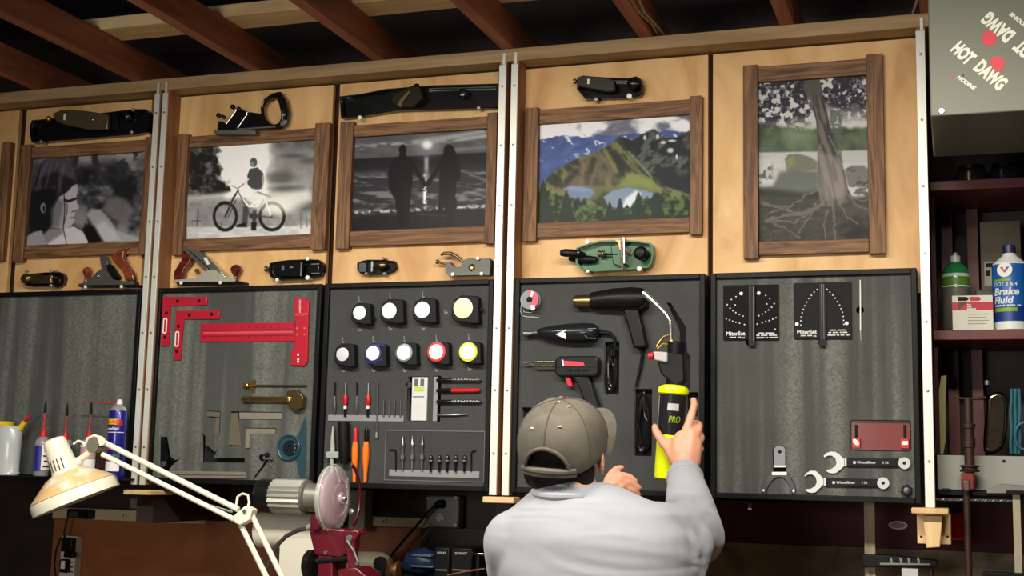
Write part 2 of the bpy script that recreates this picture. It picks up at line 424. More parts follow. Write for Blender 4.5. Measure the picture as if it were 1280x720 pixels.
# foam trays
def rrect(x0, y0, x1, y1, Y, r=0.004, n=3):
    cx, cy = (x0 + x1) / 2, (y0 + y1) / 2
    X0 = W(x0, cy, Y).x; X1 = W(x1, cy, Y).x; Z1 = W(cx, y0, Y).z; Z0 = W(cx, y1, Y).z
    out = []
    for (ax, az, st) in ((X1 - r, Z1 - r, 0), (X0 + r, Z1 - r, 90), (X0 + r, Z0 + r, 180), (X1 - r, Z0 + r, 270)):
        for k in range(n + 1):
            a = math.radians(st + 90 * k / n); out.append((ax + r * math.cos(a), az + r * math.sin(a)))
    return out
def ppoly(pts, Y): return [(W(p[0], p[1], Y).x, W(p[0], p[1], Y).z) for p in pts]
def pcirc(px, py, rpx, Y, n=20):
    c = W(px, py, Y); r = rpx * psz(px, py, Y)
    return [(c.x + r * math.cos(2 * math.pi * k / n), c.z + r * math.sin(2 * math.pi * k / n)) for k in range(n)]
YF = -0.054                                  # foam surface
def tray(x0, x1, label, foam, holes=(), rim=0.0155, hd=0.02, fr=0.0):
    t = thing('tool_tray', label, 'tool tray', 'black rimmed foam trays under the plywood panels')
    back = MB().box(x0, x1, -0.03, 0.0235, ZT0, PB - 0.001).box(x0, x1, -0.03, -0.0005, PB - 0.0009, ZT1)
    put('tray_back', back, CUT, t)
    r = MB()
    r.box(x0, x0 + rim, YT, -0.0302, ZT0, ZT1).box(x1 - rim, x1, YT, -0.0302, ZT0, ZT1)
    r.box(x0 + rim, x1 - rim, YT, -0.0302, ZT1 - rim, ZT1).box(x0 + rim, x1 - rim, YT, -0.0302, ZT0, ZT0 + rim)
    put('tray_rim', r, BLKR, t, bev=0.002)
    a, b, c, d = x0 + rim + 0.0003, x1 - rim - 0.0003, ZT0 + rim + 0.0003, ZT1 - rim - 0.0003
    sheet('foam_insert', [(a, c), (b, c), (b, d), (a, d)], list(holes), YF, -0.0303, foam, t)
    return t
def txl(px, py): return W(px, py, YT).x
TA0, TA1 = txl(171, 450) - 0.615, txl(171, 450)
TC0, TC1 = W(191.3, 450, YT).x, txl(398, 450)
TD0, TD1 = txl(402, 450), txl(614.5, 450)
TE0, TE1 = txl(641.5, 450), txl(881, 450)
TF0, TF1 = txl(888, 450), txl(1148, 450)
tray(TA0, TA1, 'foam tray behind the oil bottles, cut off at the side of the view', FOAM)
hc = [ppoly([(258, 513), (276, 514), (275, 543), (268.5, 543), (269, 523), (258, 521)], YF),
      ppoly([(288, 514), (353, 515), (353, 525), (298, 524.5), (303, 558), (285, 557)], YF),
      ppoly([(306, 534.5), (345, 535), (345, 542.5), (313, 543), (312.5, 561), (305.5, 561)], YF),
      ppoly([(252, 540), (256.5, 545), (257, 556), (262, 559), (268, 565), (273, 560), (267, 572), (306, 572.5), (306, 578.5), (250, 578)], YF),
      ppoly([(200, 546), (209, 546), (213, 570), (219, 575), (227, 572), (218, 579), (208, 591), (199, 591)], YF)]
tray(TC0, TC1, 'foam tray with the red squares and brass gauges', FOAM, hc)
hd_ = [rrect(509, 470.5, 535, 526.5, YF, 0.003), pcirc(509.5, 481.5, 3.6, YF), rrect(541, 469.5, 551, 527.5, YF, 0.004)]
tray(TD0, TD1, 'foam tray with the tape measures and marking pens', FOAMP, hd_)
he = [rrect(793, 486, 815, 570, YF, 0.002), rrect(755, 427, 774, 493, YF, 0.006),
      ppoly([(833, 378), (838, 378), (857, 408), (859, 440), (863, 446), (863, 487), (844, 487), (843, 446), (850, 442), (848, 412)], YF),
      rrect(858, 490, 873, 520, YF, 0.002), rrect(652, 509, 664, 527, YF, 0.002)]
tray(TE0, TE1, 'foam tray with the heat gun, rotary tool and soldering gun', FOAMP, he)
hf = [rrect(1063, 525, 1139, 564, YF, 0.007, 5), ppoly([(966, 562), (970, 557), (978, 557), (983, 562), (983, 590), (966, 590)], YF),
      pcirc(1075, 387.5, 5, YF), ppoly([(932, 422), (942, 422), (942, 430), (937, 434), (932, 430)], YF), ppoly([(1023, 422), (1033, 422), (1033, 430), (1028, 434), (1023, 430)], YF)]
tray(TF0, TF1, 'foam tray with the mitre gauges and open wrenches', FOAM, hf)
# extra inset rim of the small bit box in the tape measure tray
t = thing('bit_box', 'shallow black inset box holding router bits and silver bits', 'box')
bx = rrect(481, 538, 606, 602, YF - 0.002)
X0 = min(p[0] for p in bx); X1 = max(p[0] for p in bx); Z0 = min(p[1] for p in bx); Z1 = max(p[1] for p in bx)
g = 0.003
put('box_rim', MB().box(X0, X0 + g, YF - 0.003, YF - 0.0004, Z0, Z1).box(X1 - g, X1, YF - 0.003, YF - 0.0004, Z0, Z1).box(X0 + g, X1 - g, YF - 0.003, YF - 0.0004, Z1 - g, Z1).box(X0 + g, X1 - g, YF - 0.003, YF - 0.0004, Z0, Z0 + g), mat('grey_rim', (96, 98, 98), 0.4), t)
put('box_floor', MB().box(X0 + g, X1 - g, YF - 0.0012, YF - 0.0004, Z0 + g, Z1 - g), mat('dark_box_foam', (52, 53, 55), 0.8), t)
# ================================================================= FRAMED PHOTOGRAPHS
_rs = np.random.RandomState(3)
_LAT = _rs.rand(64, 64)
def vnoise(x, y):
    xi = np.floor(x).astype(int); yi = np.floor(y).astype(int); fx = x - xi; fy = y - yi
    fx = fx * fx * (3 - 2 * fx); fy = fy * fy * (3 - 2 * fy)
    a = _LAT[xi % 64, yi % 64]; b = _LAT[(xi + 1) % 64, yi % 64]; c = _LAT[xi % 64, (yi + 1) % 64]; d = _LAT[(xi + 1) % 64, (yi + 1) % 64]
    return (a * (1 - fx) + b * fx) * (1 - fy) + (c * (1 - fx) + d * fx) * fy
def fbm(x, y, s, o=4, seed=0.0):
    v = 0; a = 0.5; t = 0
    for k in range(o):
        v = v + a * vnoise(x / s + seed + 7.3 * k, y / s + seed * 1.7 + 3.1 * k); t += a; a *= 0.55; s *= 0.5
    return v / t
def ss(e0, e1, v):
    t = np.clip((v - e0) / (e1 - e0), 0, 1); return t * t * (3 - 2 * t)
def pdist(x, y, pts, closed=True):
    d = np.full(x.shape, 1e9); n = len(pts)
    for i in range(n if closed else n - 1):
        ax, ay = pts[i][:2]; bx, by = pts[(i + 1) % n][:2]
        ex, ey = bx - ax, by - ay; L = ex * ex + ey * ey + 1e-9
        t = np.clip(((x - ax) * ex + (y - ay) * ey) / L, 0, 1)
        d = np.minimum(d, np.hypot(x - ax - t * ex, y - ay - t * ey))
    return d
def pmask(x, y, pts, soft=0.8):
    ins = np.zeros(x.shape, bool); n = len(pts)
    for i in range(n):
        ax, ay = pts[i]; bx, by = pts[(i + 1) % n]
        if ay == by: continue
        c = ((ay > y) != (by > y)) & (x < (bx - ax) * (y - ay) / (by - ay) + ax); ins ^= c
    d = pdist(x, y, pts) * np.where(ins, 1, -1)
    return ss(-soft, soft, d)
def smask(x, y, pts, w, soft=0.6): return ss(w / 2 + soft, w / 2 - soft, pdist(x, y, pts, False))
def emask(x, y, cx, cy, rx_, ry_, soft=0.15): return ss(1 + soft, 1 - soft, np.hypot((x - cx) / rx_, (y - cy) / ry_))
class Cv:
    def __init__(s, x, y, base): s.x, s.y = x, y; s.c = np.zeros(x.shape + (3,)) + np.array(base, float)
    def mix(s, m, col):
        m = np.clip(m, 0, 1)[..., None]; c = np.array(col, float) if not isinstance(col, np.ndarray) else col
        s.c = s.c * (1 - m) + c * m; return s
    def poly(s, pts, col, soft=0.8, k=1.0): return s.mix(k * pmask(s.x, s.y, pts, soft), col)
    def line(s, pts, w, col, k=1.0, soft=0.6): return s.mix(k * smask(s.x, s.y, pts, w, soft), col)
    def ell(s, cx, cy, a, b, col, soft=0.15, k=1.0): return s.mix(k * emask(s.x, s.y, cx, cy, a, b, soft), col)
def g3(a): return np.stack([a, a, a], -1)

def paint_girl(x, y):
    n = fbm(x, y, 26, 5, 1); c = Cv(x, y, (40, 40, 44)); c.c = g3(22 + 75 * ss(.35, .7, n)) + np.array([0, 0, 4])
    sky = ss(222, 196, y + 14 * fbm(x, y, 20, 3, 4)); c.mix(sky, (122, 118, 122)); c.mix(ss(.52, .66, fbm(x, y, 15, 4, 9)) * ss(245, 205, y) * ss(75, 95, x), (38, 38, 42))
    c.poly([(38, 198), (50, 196), (45, 260), (36, 290), (33, 300)], (60, 60, 60), 4, .6)
    c.poly([(127, 262), (134, 250), (146, 245), (158, 250), (168, 262), (160, 280), (140, 274)], (92, 88, 90), 4, .8)
    c.poly([(108, 268), (114, 261), (126, 262), (138, 275), (146, 288), (160, 293), (176, 298), (175, 302), (124, 303), (118, 285)], (128, 128, 130), 2.5, .9)
    c.poly([(120, 282), (130, 276), (143, 288), (150, 300), (125, 304)], (158, 158, 160), 3, .6)
    c.poly([(88, 272), (106, 268), (108, 280), (100, 290)], (100, 100, 104), 3, .7)
    c.poly([(106, 280), (118, 284), (130, 303), (104, 305)], (14, 14, 16), 3)
    # hair
    c.poly([(52, 202), (64, 196), (82, 198), (93, 210), (97, 228), (92, 240), (80, 252), (66, 280), (58, 290), (44, 288), (36, 276), (38, 250), (44, 225)], (26, 25, 30), 1.6)
    c.mix(pmask(x, y, [(52, 202), (64, 196), (82, 198), (93, 210), (95, 226), (70, 214), (50, 222)], 3) * .55, (84, 78, 88))
    c.mix(ss(.5, .7, vnoise(x / 2.2 + y / 9, y / 22)) * pmask(x, y, [(44, 222), (60, 200), (88, 206), (94, 230), (60, 250), (40, 260)], 4) * .35, (96, 92, 100))
    # face
    c.poly([(74, 246), (84, 240), (91, 232), (96.5, 230), (97.5, 238), (95, 248), (96, 253), (99, 260), (93.5, 264), (94, 268), (92, 272), (93.5, 276), (89, 283), (80, 287), (66, 284), (67, 262)], (142, 138, 142), 1.2)
    c.poly([(63, 284), (64, 262), (72, 247), (80, 252), (78, 268), (74, 285)], (78, 76, 80), 5, .8)
    c.line([(81, 250), (86, 251.5), (94, 248.5)], 3.2, (30, 28, 30)); c.line([(88, 272.5), (93, 272)], 1.6, (64, 56, 60)); c.line([(90, 265), (94, 263)], 1.5, (70, 66, 70))
    c.line([(80, 243), (81, 262), (79, 285)], 1.3, (26, 24, 28)); c.line([(84, 252), (84, 264), (80, 280)], 1.0, (40, 36, 42))
    c.poly([(38, 240), (66, 234), (72, 246), (66, 256), (62, 262), (63, 280), (58, 291), (50, 288), (42, 293), (35, 282)], (18, 18, 22), 2.6)
    c.ell(54, 260, 3.5, 6.5, (96, 92, 96)); c.ell(55, 261, 1.5, 4, (30, 30, 32))
    # neck and shirt
    c.poly([(62, 286), (82, 286), (84, 306), (52, 306), (54, 294)], (104, 102, 106), 1.5)
    c.poly([(33, 296), (42, 290), (52, 288), (58, 306), (32, 308)], (120, 118, 124), 1.5)
    c.poly([(78, 286), (92, 283), (104, 290), (110, 302), (110, 306), (80, 307)], (158, 156, 160), 1.2); c.line([(79, 285), (83, 306)], 1.5, (56, 54, 60))
    c.poly([(60, 304), (78, 292), (82, 300), (80, 308), (60, 308)], (172, 164, 174), 2.5, .9)
    return c.c

def paint_bike(x, y):
    n = fbm(x, y, 22, 5, 2); c = Cv(x, y, (118, 120, 122)); c.c = g3(96 + 60 * n)
    c.mix(ss(242, 250, y + (x - 310) * .06 + 3 * fbm(x, y, 12, 3, 5)), g3(92 + 46 * fbm(x, y, 8, 4, 6)))
    c.mix(ss(252, 238, y + (x - 310) * .05), (170, 172, 172))
    c.poly([(262, 178), (335, 176), (338, 200), (333, 240), (285, 246), (275, 215)], (255, 255, 250), 10)
    c.poly([(278, 180), (332, 178), (332, 238), (290, 240)], (255, 255, 252), 8)
    tr = ss(285, 272, x + 16 * (fbm(x, y, 12, 4, 8) - .5) * 2 - (y - 215) * .28) * ss(250, 242, y - (x - 230) * -.1)
    c.mix(tr, g3(26 + 62 * ss(.42, .75, fbm(x, y, 9, 5, 3))))
    c.mix(ss(325, 350, x + 22 * (fbm(x, y, 14, 4, 11) - .5)) * ss(250, 238, y), g3(84 + 62 * fbm(x, y, 20, 5, 12)))
    c.mix(ss(335, 350, x) * ss(198, 184, y + 8 * fbm(x, y, 10, 3, 1)) * .8, g3(54 + 55 * fbm(x, y, 7, 4, 10)))
    for e in ((386, 201, 12, 4), (352, 222, 18, 7), (362, 236, 22, 4), (380, 256, 22, 6), (368, 195, 14, 3)):
        c.ell(*e, (64, 66, 64), .7, .75)
    c.poly([(330, 246), (385, 236), (392, 250), (350, 268), (325, 262)], (204, 206, 200), 7, .7)
    # path in front
    c.mix(ss(281, 285, y - (x - 310) * -.012), g3(136 + 50 * fbm(x, y * 2.5, 9, 4, 7)))
    c.mix(ss(277, 284, y) * ss(360, 385, x) * .5, (190, 190, 188))
    # boy
    c.ell(317, 203, 4.6, 6, (70, 70, 70)); c.ell(315.6, 205, 2.8, 3.6, (112, 110, 108))
    c.poly([(312, 211), (322, 209), (329, 216), (330, 226), (327, 236), (321, 238), (314, 236), (309, 230), (309, 219)], (58, 60, 62), 1)
    c.line([(328, 220), (329, 230), (327, 237)], 1.6, (150, 146, 142)); c.line([(310, 224), (303, 233)], 2.4, (180, 176, 170))
    c.poly([(310, 236), (328, 238), (330, 248), (322, 258), (308, 250)], (190, 192, 188), 2.5)
    c.poly([(304, 258), (311, 258), (309, 284), (302, 282)], (58, 58, 58), 1.2); c.poly([(316, 262), (321, 262), (319, 287), (315, 287)], (48, 48, 48), 1)
    c.poly([(296, 281), (307, 278), (307, 284), (295, 284)], (20, 20, 20), 1); c.poly([(314, 278), (321, 278), (320, 288), (314, 288)], (24, 24, 24), 1)
    # bicycle
    for cx, cy, a, b in ((281.5, 270.5, 15, 18.2), (340, 270.5, 16.2, 18)):
        d = np.hypot((x - cx) / a, (y - cy) / b); c.mix(ss(.17, .07, np.abs(d - .93)), (26, 26, 28)); c.mix(ss(.1, .05, d), (60, 60, 60))
    c.line([(282, 270), (292, 247), (298, 238)], 2.6, (48, 48, 50)); c.line([(285, 272), (295, 250)], 1.2, (52, 52, 54))
    c.line([(290, 232), (297, 236), (304, 230)], 1.4, (90, 90, 90))
    for l in ([(297, 242), (311, 258)], [(298, 241), (328, 247)], [(328, 247), (312, 258)], [(312, 258), (322, 258), (326, 250)], [(330, 245), (338, 268)]): c.line(l, 2.0, (240, 240, 236))
    c.line([(298, 240), (312, 268), (340, 272)], 1.4, (50, 50, 50)); c.ell(317, 270, 6, 4, (46, 46, 46), .3); c.line([(338, 246), (322, 240)], 2, (120, 120, 116))
    c.ell(308, 240, 7, 6, (228, 228, 224), .5, .85); c.ell(345, 256, 24, 10, (206, 206, 198), .8, .65)
    # posts at the sides
    for l in ([(246, 282), (248, 262)], [(240, 276), (251, 276)]): c.line(l, 1.6, (60, 60, 60), .8)
    c.line([(376, 285), (376, 262), (382, 260), (384, 284)], 1.0, (70, 70, 70), .8); c.line([(277, 284), (277, 278)], 1.5, (60, 60, 60), .7)
    c.mix(ss(235, 231, x), (30, 30, 32))
    return c.c

def paint_couple(x, y):
    t = (x - 445) / 160.0; h = 198 - 8 * t       # horizon
    c = Cv(x, y, (50, 50, 56)); c.c = g3(54 + 34 * fbm(x * .35, y, 7, 4, 2)) + np.array([0, 1, 6])
    b1 = ss(5, 0, np.abs(y - (184 - 12 * t + 5 * (vnoise(x / 16, y * 0) - .5)))) * ss(.3, .6, fbm(x * .35, y, 6, 3, 6)); c.mix(b1 * .9, (150, 150, 154))
    c.poly([(515, 178), (535, 172), (605, 162), (609, 166), (560, 175), (530, 183)], (156, 156, 160), 2.5, .75)
    c.poly([(565, 185), (608, 182), (608, 186), (565, 190)], (112, 112, 118), 2, .6)
    sea = ss(-1, 2, y - h); c.mix(sea, (20, 20, 26))
    far = ss(h + 13, h + 28, y)
    w = ss(.45, .72, fbm(x * .22, y, 4.2, 4, 5)); c.mix(far * w * .85, (118, 118, 122)); c.mix(ss(h + 8, h + 24, y) * .25, (84, 84, 90))
    c.mix(ss(262, 270, y + (x - 520) * .07 + 2 * fbm(x, y, 5, 2, 3)), (16, 17, 22))
    c.mix(ss(3.5, 0, np.abs(y + (x - 520) * .05 - 262)) * ss(.42, .6, fbm(x, y, 3, 3, 8)), (170, 170, 172))
    c.ell(534, 182, 15, 12, (128, 128, 132), .9, .7); c.ell(534, 181, 6, 5, (210, 210, 212), .6)
    c.mix(ss(5, 0, np.abs(x - 533)) * ss(192, 200, y) * ss(232, 205, y) * .8, (170, 170, 176))
    c.mix(ss(4, 0, np.abs(x - 531)) * ss(215, 222, y) * ss(262, 255, y) * ss(.35, .6, fbm(x, y, 2.5, 2, 1)), (220, 220, 222))
    D = (8, 8, 11)
    c.ell(503.5, 187, 4.9, 6.5, D); c.poly([(500, 191), (507, 191), (509, 198), (498, 198)], D)
    c.poly([(496, 197), (503, 194), (511, 196), (516, 204), (516, 225), (513, 248), (511, 284), (498, 285), (494, 250), (486, 236), (485, 216), (489, 203)], D, 1.2)
    c.line([(513, 201), (521, 214), (531, 230)], 6.0, D); c.ell(531, 231, 3.4, 2.6, D)
    c.ell(561, 188, 6.3, 7.5, D); c.poly([(556, 184), (567, 184), (573, 200), (575, 218), (571, 228), (569, 246), (571, 250), (567, 284), (558, 284), (555, 258), (548, 284), (545, 283), (549, 245), (549, 222), (550, 204), (554, 194)], D, 1.2)
    c.line([(552, 203), (545, 215), (534, 230)], 5.2, D); c.poly([(566, 200), (575, 204), (576, 220), (573, 228), (568, 226)], D)
    # couple stands on dark wet sand
    c.line([(520, 268), (560, 270)], 1.2, (60, 60, 62), .6)
    return c.c

def paint_lake(x, y):
    c = Cv(x, y, (150, 152, 166)); n = fbm(x, y * 1.8, 26, 5, 3)
    c.c = np.stack([96 + 120 * ss(.38, .68, n), 98 + 118 * ss(.38, .68, n), 116 + 106 * ss(.38, .68, n)], -1)
    ridge = 172 + 7 * (fbm(x, x * 0, 22, 4, 2) - .5) * 2 - .045 * (x - 680) * 1.0
    m = ss(-1, 1, y - ridge); c.mix(m, (46, 68, 128))
    far = np.stack([36 + 46 * fbm(x + y, y, 12, 4, 4), 58 + 42 * fbm(x + y, y, 12, 4, 4), 116 + 44 * fbm(x + y, y, 12, 4, 4)], -1); c.mix(m, far)
    c.mix(m * ss(.62, .70, fbm(x - y * .5, y, 8, 4, 14)) * ss(212, 178, y), (186, 196, 216))
    # big green and brown hill
    hill = [(672, 236), (690, 216), (706, 206), (722, 198), (745, 190), (760, 183), (768, 176), (776, 169), (790, 176), (803, 168), (812, 164), (818, 161), (826, 170), (845, 172), (862, 163), (865, 240), (865, 262), (672, 262)]
    hc_ = fbm(x - y * .6, y * .8, 12, 5, 7); a = ss(.4, .62, hc_)[..., None]
    c.mix(pmask(x, y, hill, 1), np.array((44, 50, 34)) * (1 - a) + np.array((104, 106, 64)) * a)
    c.poly([(700, 236), (712, 215), (735, 196), (758, 186), (774, 214), (770, 232), (755, 236), (735, 238)], (86, 74, 62), 4, .65)
    for l in ([(752, 196), (762, 210), (758, 232)], [(730, 205), (726, 232)], [(744, 205), (738, 234)], [(768, 205), (760, 236)]): c.line(l, 4, (122, 106, 90), .5, 2)
    for l in ([(742, 200), (738, 215)], [(720, 214), (708, 228)], [(768, 190), (778, 212)], [(700, 214), (694, 228)]): c.line(l, 7, (30, 36, 26), .7, 3)
    c.line([(756, 188), (766, 206), (770, 214)], 5, (112, 128, 60), .7, 2)
    # dark right mountain
    dm = [(776, 172), (790, 176), (803, 168), (815, 162), (828, 172), (846, 172), (865, 164), (865, 244), (850, 238), (830, 232), (806, 214), (790, 198)]
    k = ss(.45, .65, fbm(x + y * .5, y, 9, 5, 17))[..., None]; c.mix(pmask(x, y, dm, 2), np.array((28, 34, 36)) * (1 - k) + np.array((78, 84, 76)) * k)
    c.mix(pmask(x, y, dm, 3) * ss(205, 225, y + (865 - x) * -.15), (22, 28, 32))
    c.line([(786, 190), (806, 212), (815, 222)], 2.4, (126, 134, 100), .7, 1.5); c.line([(778, 196), (792, 212)], 1.8, (120, 126, 90), .6, 1.2)
    for e in ((838, 188, 4, 3), (829, 178, 3.5, 1.8), (846, 196, 1.6, 3), (822, 171, 2, 3), (840, 176, 5, 1.6), (806, 172, 2, 3)): c.ell(*e, (196, 200, 214), .5, .9)
    c.poly([(780, 222), (790, 214), (800, 220), (815, 226), (830, 236), (826, 242), (800, 236), (770, 234)], (122, 130, 66), 3, .8)
    c.poly([(703, 238), (735, 232), (770, 232), (800, 232), (828, 240), (810, 246), (755, 240), (745, 250)], (96, 104, 62), 3, .8)
    # two lakes
    c.poly([(705, 236), (712, 232), (728, 232), (742, 237), (744, 242), (736, 248), (722, 250), (710, 245)], (96, 116, 150), 1.3)
    c.poly([(705, 236), (715, 233), (740, 237), (730, 240)], (126, 140, 172), 2, .7)
    c.poly([(754, 246), (766, 238), (784, 234), (806, 238), (818, 242), (815, 254), (800, 262), (775, 262), (760, 257)], (110, 128, 154), 1.3)
    c.poly([(776, 262), (782, 248), (795, 238), (802, 242), (790, 256), (788, 263)], (214, 218, 226), 2.5, .85)
    # foreground trees
    tl = 247 + 9 * (fbm(x, x * 0, 9, 3, 6) - .5) * 2 - 10 * np.exp(-((x - 677) / 18) ** 2) + 10 * np.exp(-((x - 765) / 24) ** 2) - 4 * np.exp(-((x - 840) / 28) ** 2) + np.abs(((x * .8) % 7) - 3.5) * 1.6
    f = ss(.42, .68, fbm(x, y, 6, 4, 21))[..., None]; c.mix(ss(-1.5, 1.5, y - tl), np.array((20, 34, 22)) * (1 - f) + np.array((72, 96, 44)) * f)
    for tx, ty, tw in ((679, 225, 5), (708, 238, 3), (775, 248, 5), (798, 240, 6), (822, 240, 6), (762, 252, 3)):
        c.mix(ss(1.2, -1.2, np.abs(x - tx) - (y - ty) * .28 - 1.6 * vnoise(x, y / 1.7)) * ss(ty - 1, ty + 1, y), (20, 36, 24))
    return c.c

def paint_tree(x, y):
    c = Cv(x, y, (206, 206, 204)); c.c = g3(196 + 26 * fbm(x, y, 30, 3, 3))
    g = 158 + 6 * (fbm(x, x * 0, 14, 4, 5) - .5) * 2 + .02 * (x - 1010)
    f = fbm(x, y, 13, 5, 8)[..., None]; c.mix(ss(-3, 3, y - g), np.array((40, 54, 38)) * (1 - f) + np.array((112, 132, 96)) * f)
    c.mix(ss(170, 188, y) * ss(40, 0, np.abs(x - 955)) * .4, (90, 110, 100)); c.ell(1000, 168, 18, 14, (150, 176, 130), .8, .6)
    # river
    c.mix(ss(188, 191, y + .02 * (x - 1010)), g3(176 + 40 * fbm(x * .4, y, 6, 4, 2)))
    c.mix(ss(1048, 1056, x) * ss(186, 192, y) * ss(206, 200, y), (188, 186, 186))
    # leaves
    lf = ss(.36, .46, fbm(x, y, 6, 5, 30)); dens = ss(158, 122, y + 10 * fbm(x, y, 20, 3, 4) * 2 - np.where(x < 1015, 26, 8) * ss(0, 20, np.abs(x - 1025)))
    d2 = np.maximum(dens, ss(160, 120, y) * ss(1010, 1000, x) * ss(952, 962, x) * .9); d3 = np.maximum(d2, ss(128, 100, y) * ss(1030, 1045, x))
    k = ss(.55, .75, fbm(x, y, 3.2, 3, 33))[..., None]
    c.mix(np.clip(lf * d3 * 1.3, 0, 1), np.array((44, 44, 54)) * (1 - k) + np.array((128, 128, 144)) * k)
    c.mix(ss(.5, .6, fbm(x, y * .6, 5, 3, 41)) * ss(1030, 1038, x) * ss(1057, 1050, x) * ss(128, 136, y) * .8, (88, 96, 92)); c.mix(ss(.5, .6, fbm(x, y, 5, 3, 44)) * ss(1062, 1070, x) * ss(126, 132, y) * ss(152, 148, y) * .8, (100, 102, 104))
    # rocks and bank
    c.poly([(981, 198), (986, 193), (998, 192), (1012, 196), (1022, 202), (1022, 212), (984, 216)], (112, 118, 100), 1.5)
    c.poly([(983, 200), (992, 194), (994, 204), (984, 212)], (128, 146, 84), 2.5, .8)
    c.poly([(966, 232), (975, 215), (995, 212), (1030, 214), (1032, 262), (960, 262), (948, 240), (950, 234)], (96, 104, 96), 4)
    c.poly([(948, 236), (975, 238), (1005, 242), (1030, 236), (1040, 262), (948, 256)], (22, 24, 22), 5)
    c.mix(ss(.5, .62, fbm(x, y, 6, 3, 50)) * ss(970, 960, x) * ss(200, 210, y) * ss(232, 226, y), (90, 98, 86))
    c.poly([(1056, 212), (1064, 207), (1080, 207), (1086, 212), (1086, 236), (1060, 232)], (112, 108, 108), 2); c.mix(ss(.46, .54, fbm(x * .4, y, 5, 3, 52)) * ss(1056, 1062, x) * ss(208, 212, y) * .7, (46, 46, 46))
    gd = g3(28 + 34 * fbm(x * .6, y, 9, 5, 55)) + np.array([4, 4, 0]); c.mix(ss(244, 252, y + .12 * np.abs(x - 1040) * .5), gd); c.mix(ss(264, 290, y) * ss(1045, 1060, x), (14, 16, 18)); c.mix(ss(.5, .62, fbm(x * .5 + y * .4, y, 4, 4, 61)) * ss(250, 262, y) * .5, (84, 74, 66))
    # trunk
    tr = [(1006, 97), (1022, 94), (1027, 108), (1029, 124), (1034, 140), (1038, 160), (1042, 178), (1050, 196), (1056, 216), (1060, 236), (1066, 248), (1058, 254), (1048, 256), (1040, 258), (1030, 258), (1016, 258), (1024, 246), (1022, 216), (1022, 196), (1022, 172), (1020, 150), (1013, 128), (1004, 110)]
    st = ss(.35, .7, vnoise((x - .25 * y) / 2.6, y / 24 + 3))[..., None]
    col = np.array((60, 56, 56)) * (1 - st) + np.array((112, 104, 100)) * st; c.mix(pmask(x, y, tr, 1.0), col)
    c.mix(pmask(x, y, tr, 1.0) * ss(130, 112, y) , (84, 88, 84))
    c.mix(pmask(x, y, [(1022, 190), (1048, 196), (1060, 236), (1052, 248), (1030, 250), (1022, 236)], 4) * .55, (160, 146, 142))
    xr_ = x + 3.0 * (fbm(x, y, 7, 3, 70) - .5) * 2; yr_ = y + 3.0 * (fbm(x, y, 7, 3, 75) - .5) * 2
    for l, w in (([(1024, 238), (1008, 243), (996, 253), (984, 261)], 2.0), ([(1036, 246), (1020, 260), (1002, 267), (978, 271), (958, 276)], 4.4), ([(985, 258), (965, 258), (950, 252)], 1.6), ([(1040, 250), (1043, 275), (1044, 300)], 2.4), ([(1056, 236), (1068, 255), (1086, 263)], 2.0), ([(1034, 262), (1030, 282), (1032, 300)], 1.8), ([(964, 278), (980, 285), (1000, 298)], 1.2), ([(1016, 264), (992, 278), (968, 277)], 1.8), ([(950, 248), (962, 256), (990, 264)], 1.4), ([(1062, 246), (1078, 250), (1086, 252)], 1.2), ([(1000, 266), (975, 262), (958, 268)], 1.4), ([(1048, 252), (1060, 272), (1072, 280)], 1.6), ([(1024, 256), (1008, 276), (998, 292)], 1.4)):
        c.mix(.75 * ss(w / 2 + 1.1, w / 2 - .6, pdist(xr_, yr_, l, False)), (118, 106, 98))
    c.line([(1036, 170), (1044, 186), (1054, 212)], 1.6, (150, 142, 138), .7)
    return c.c

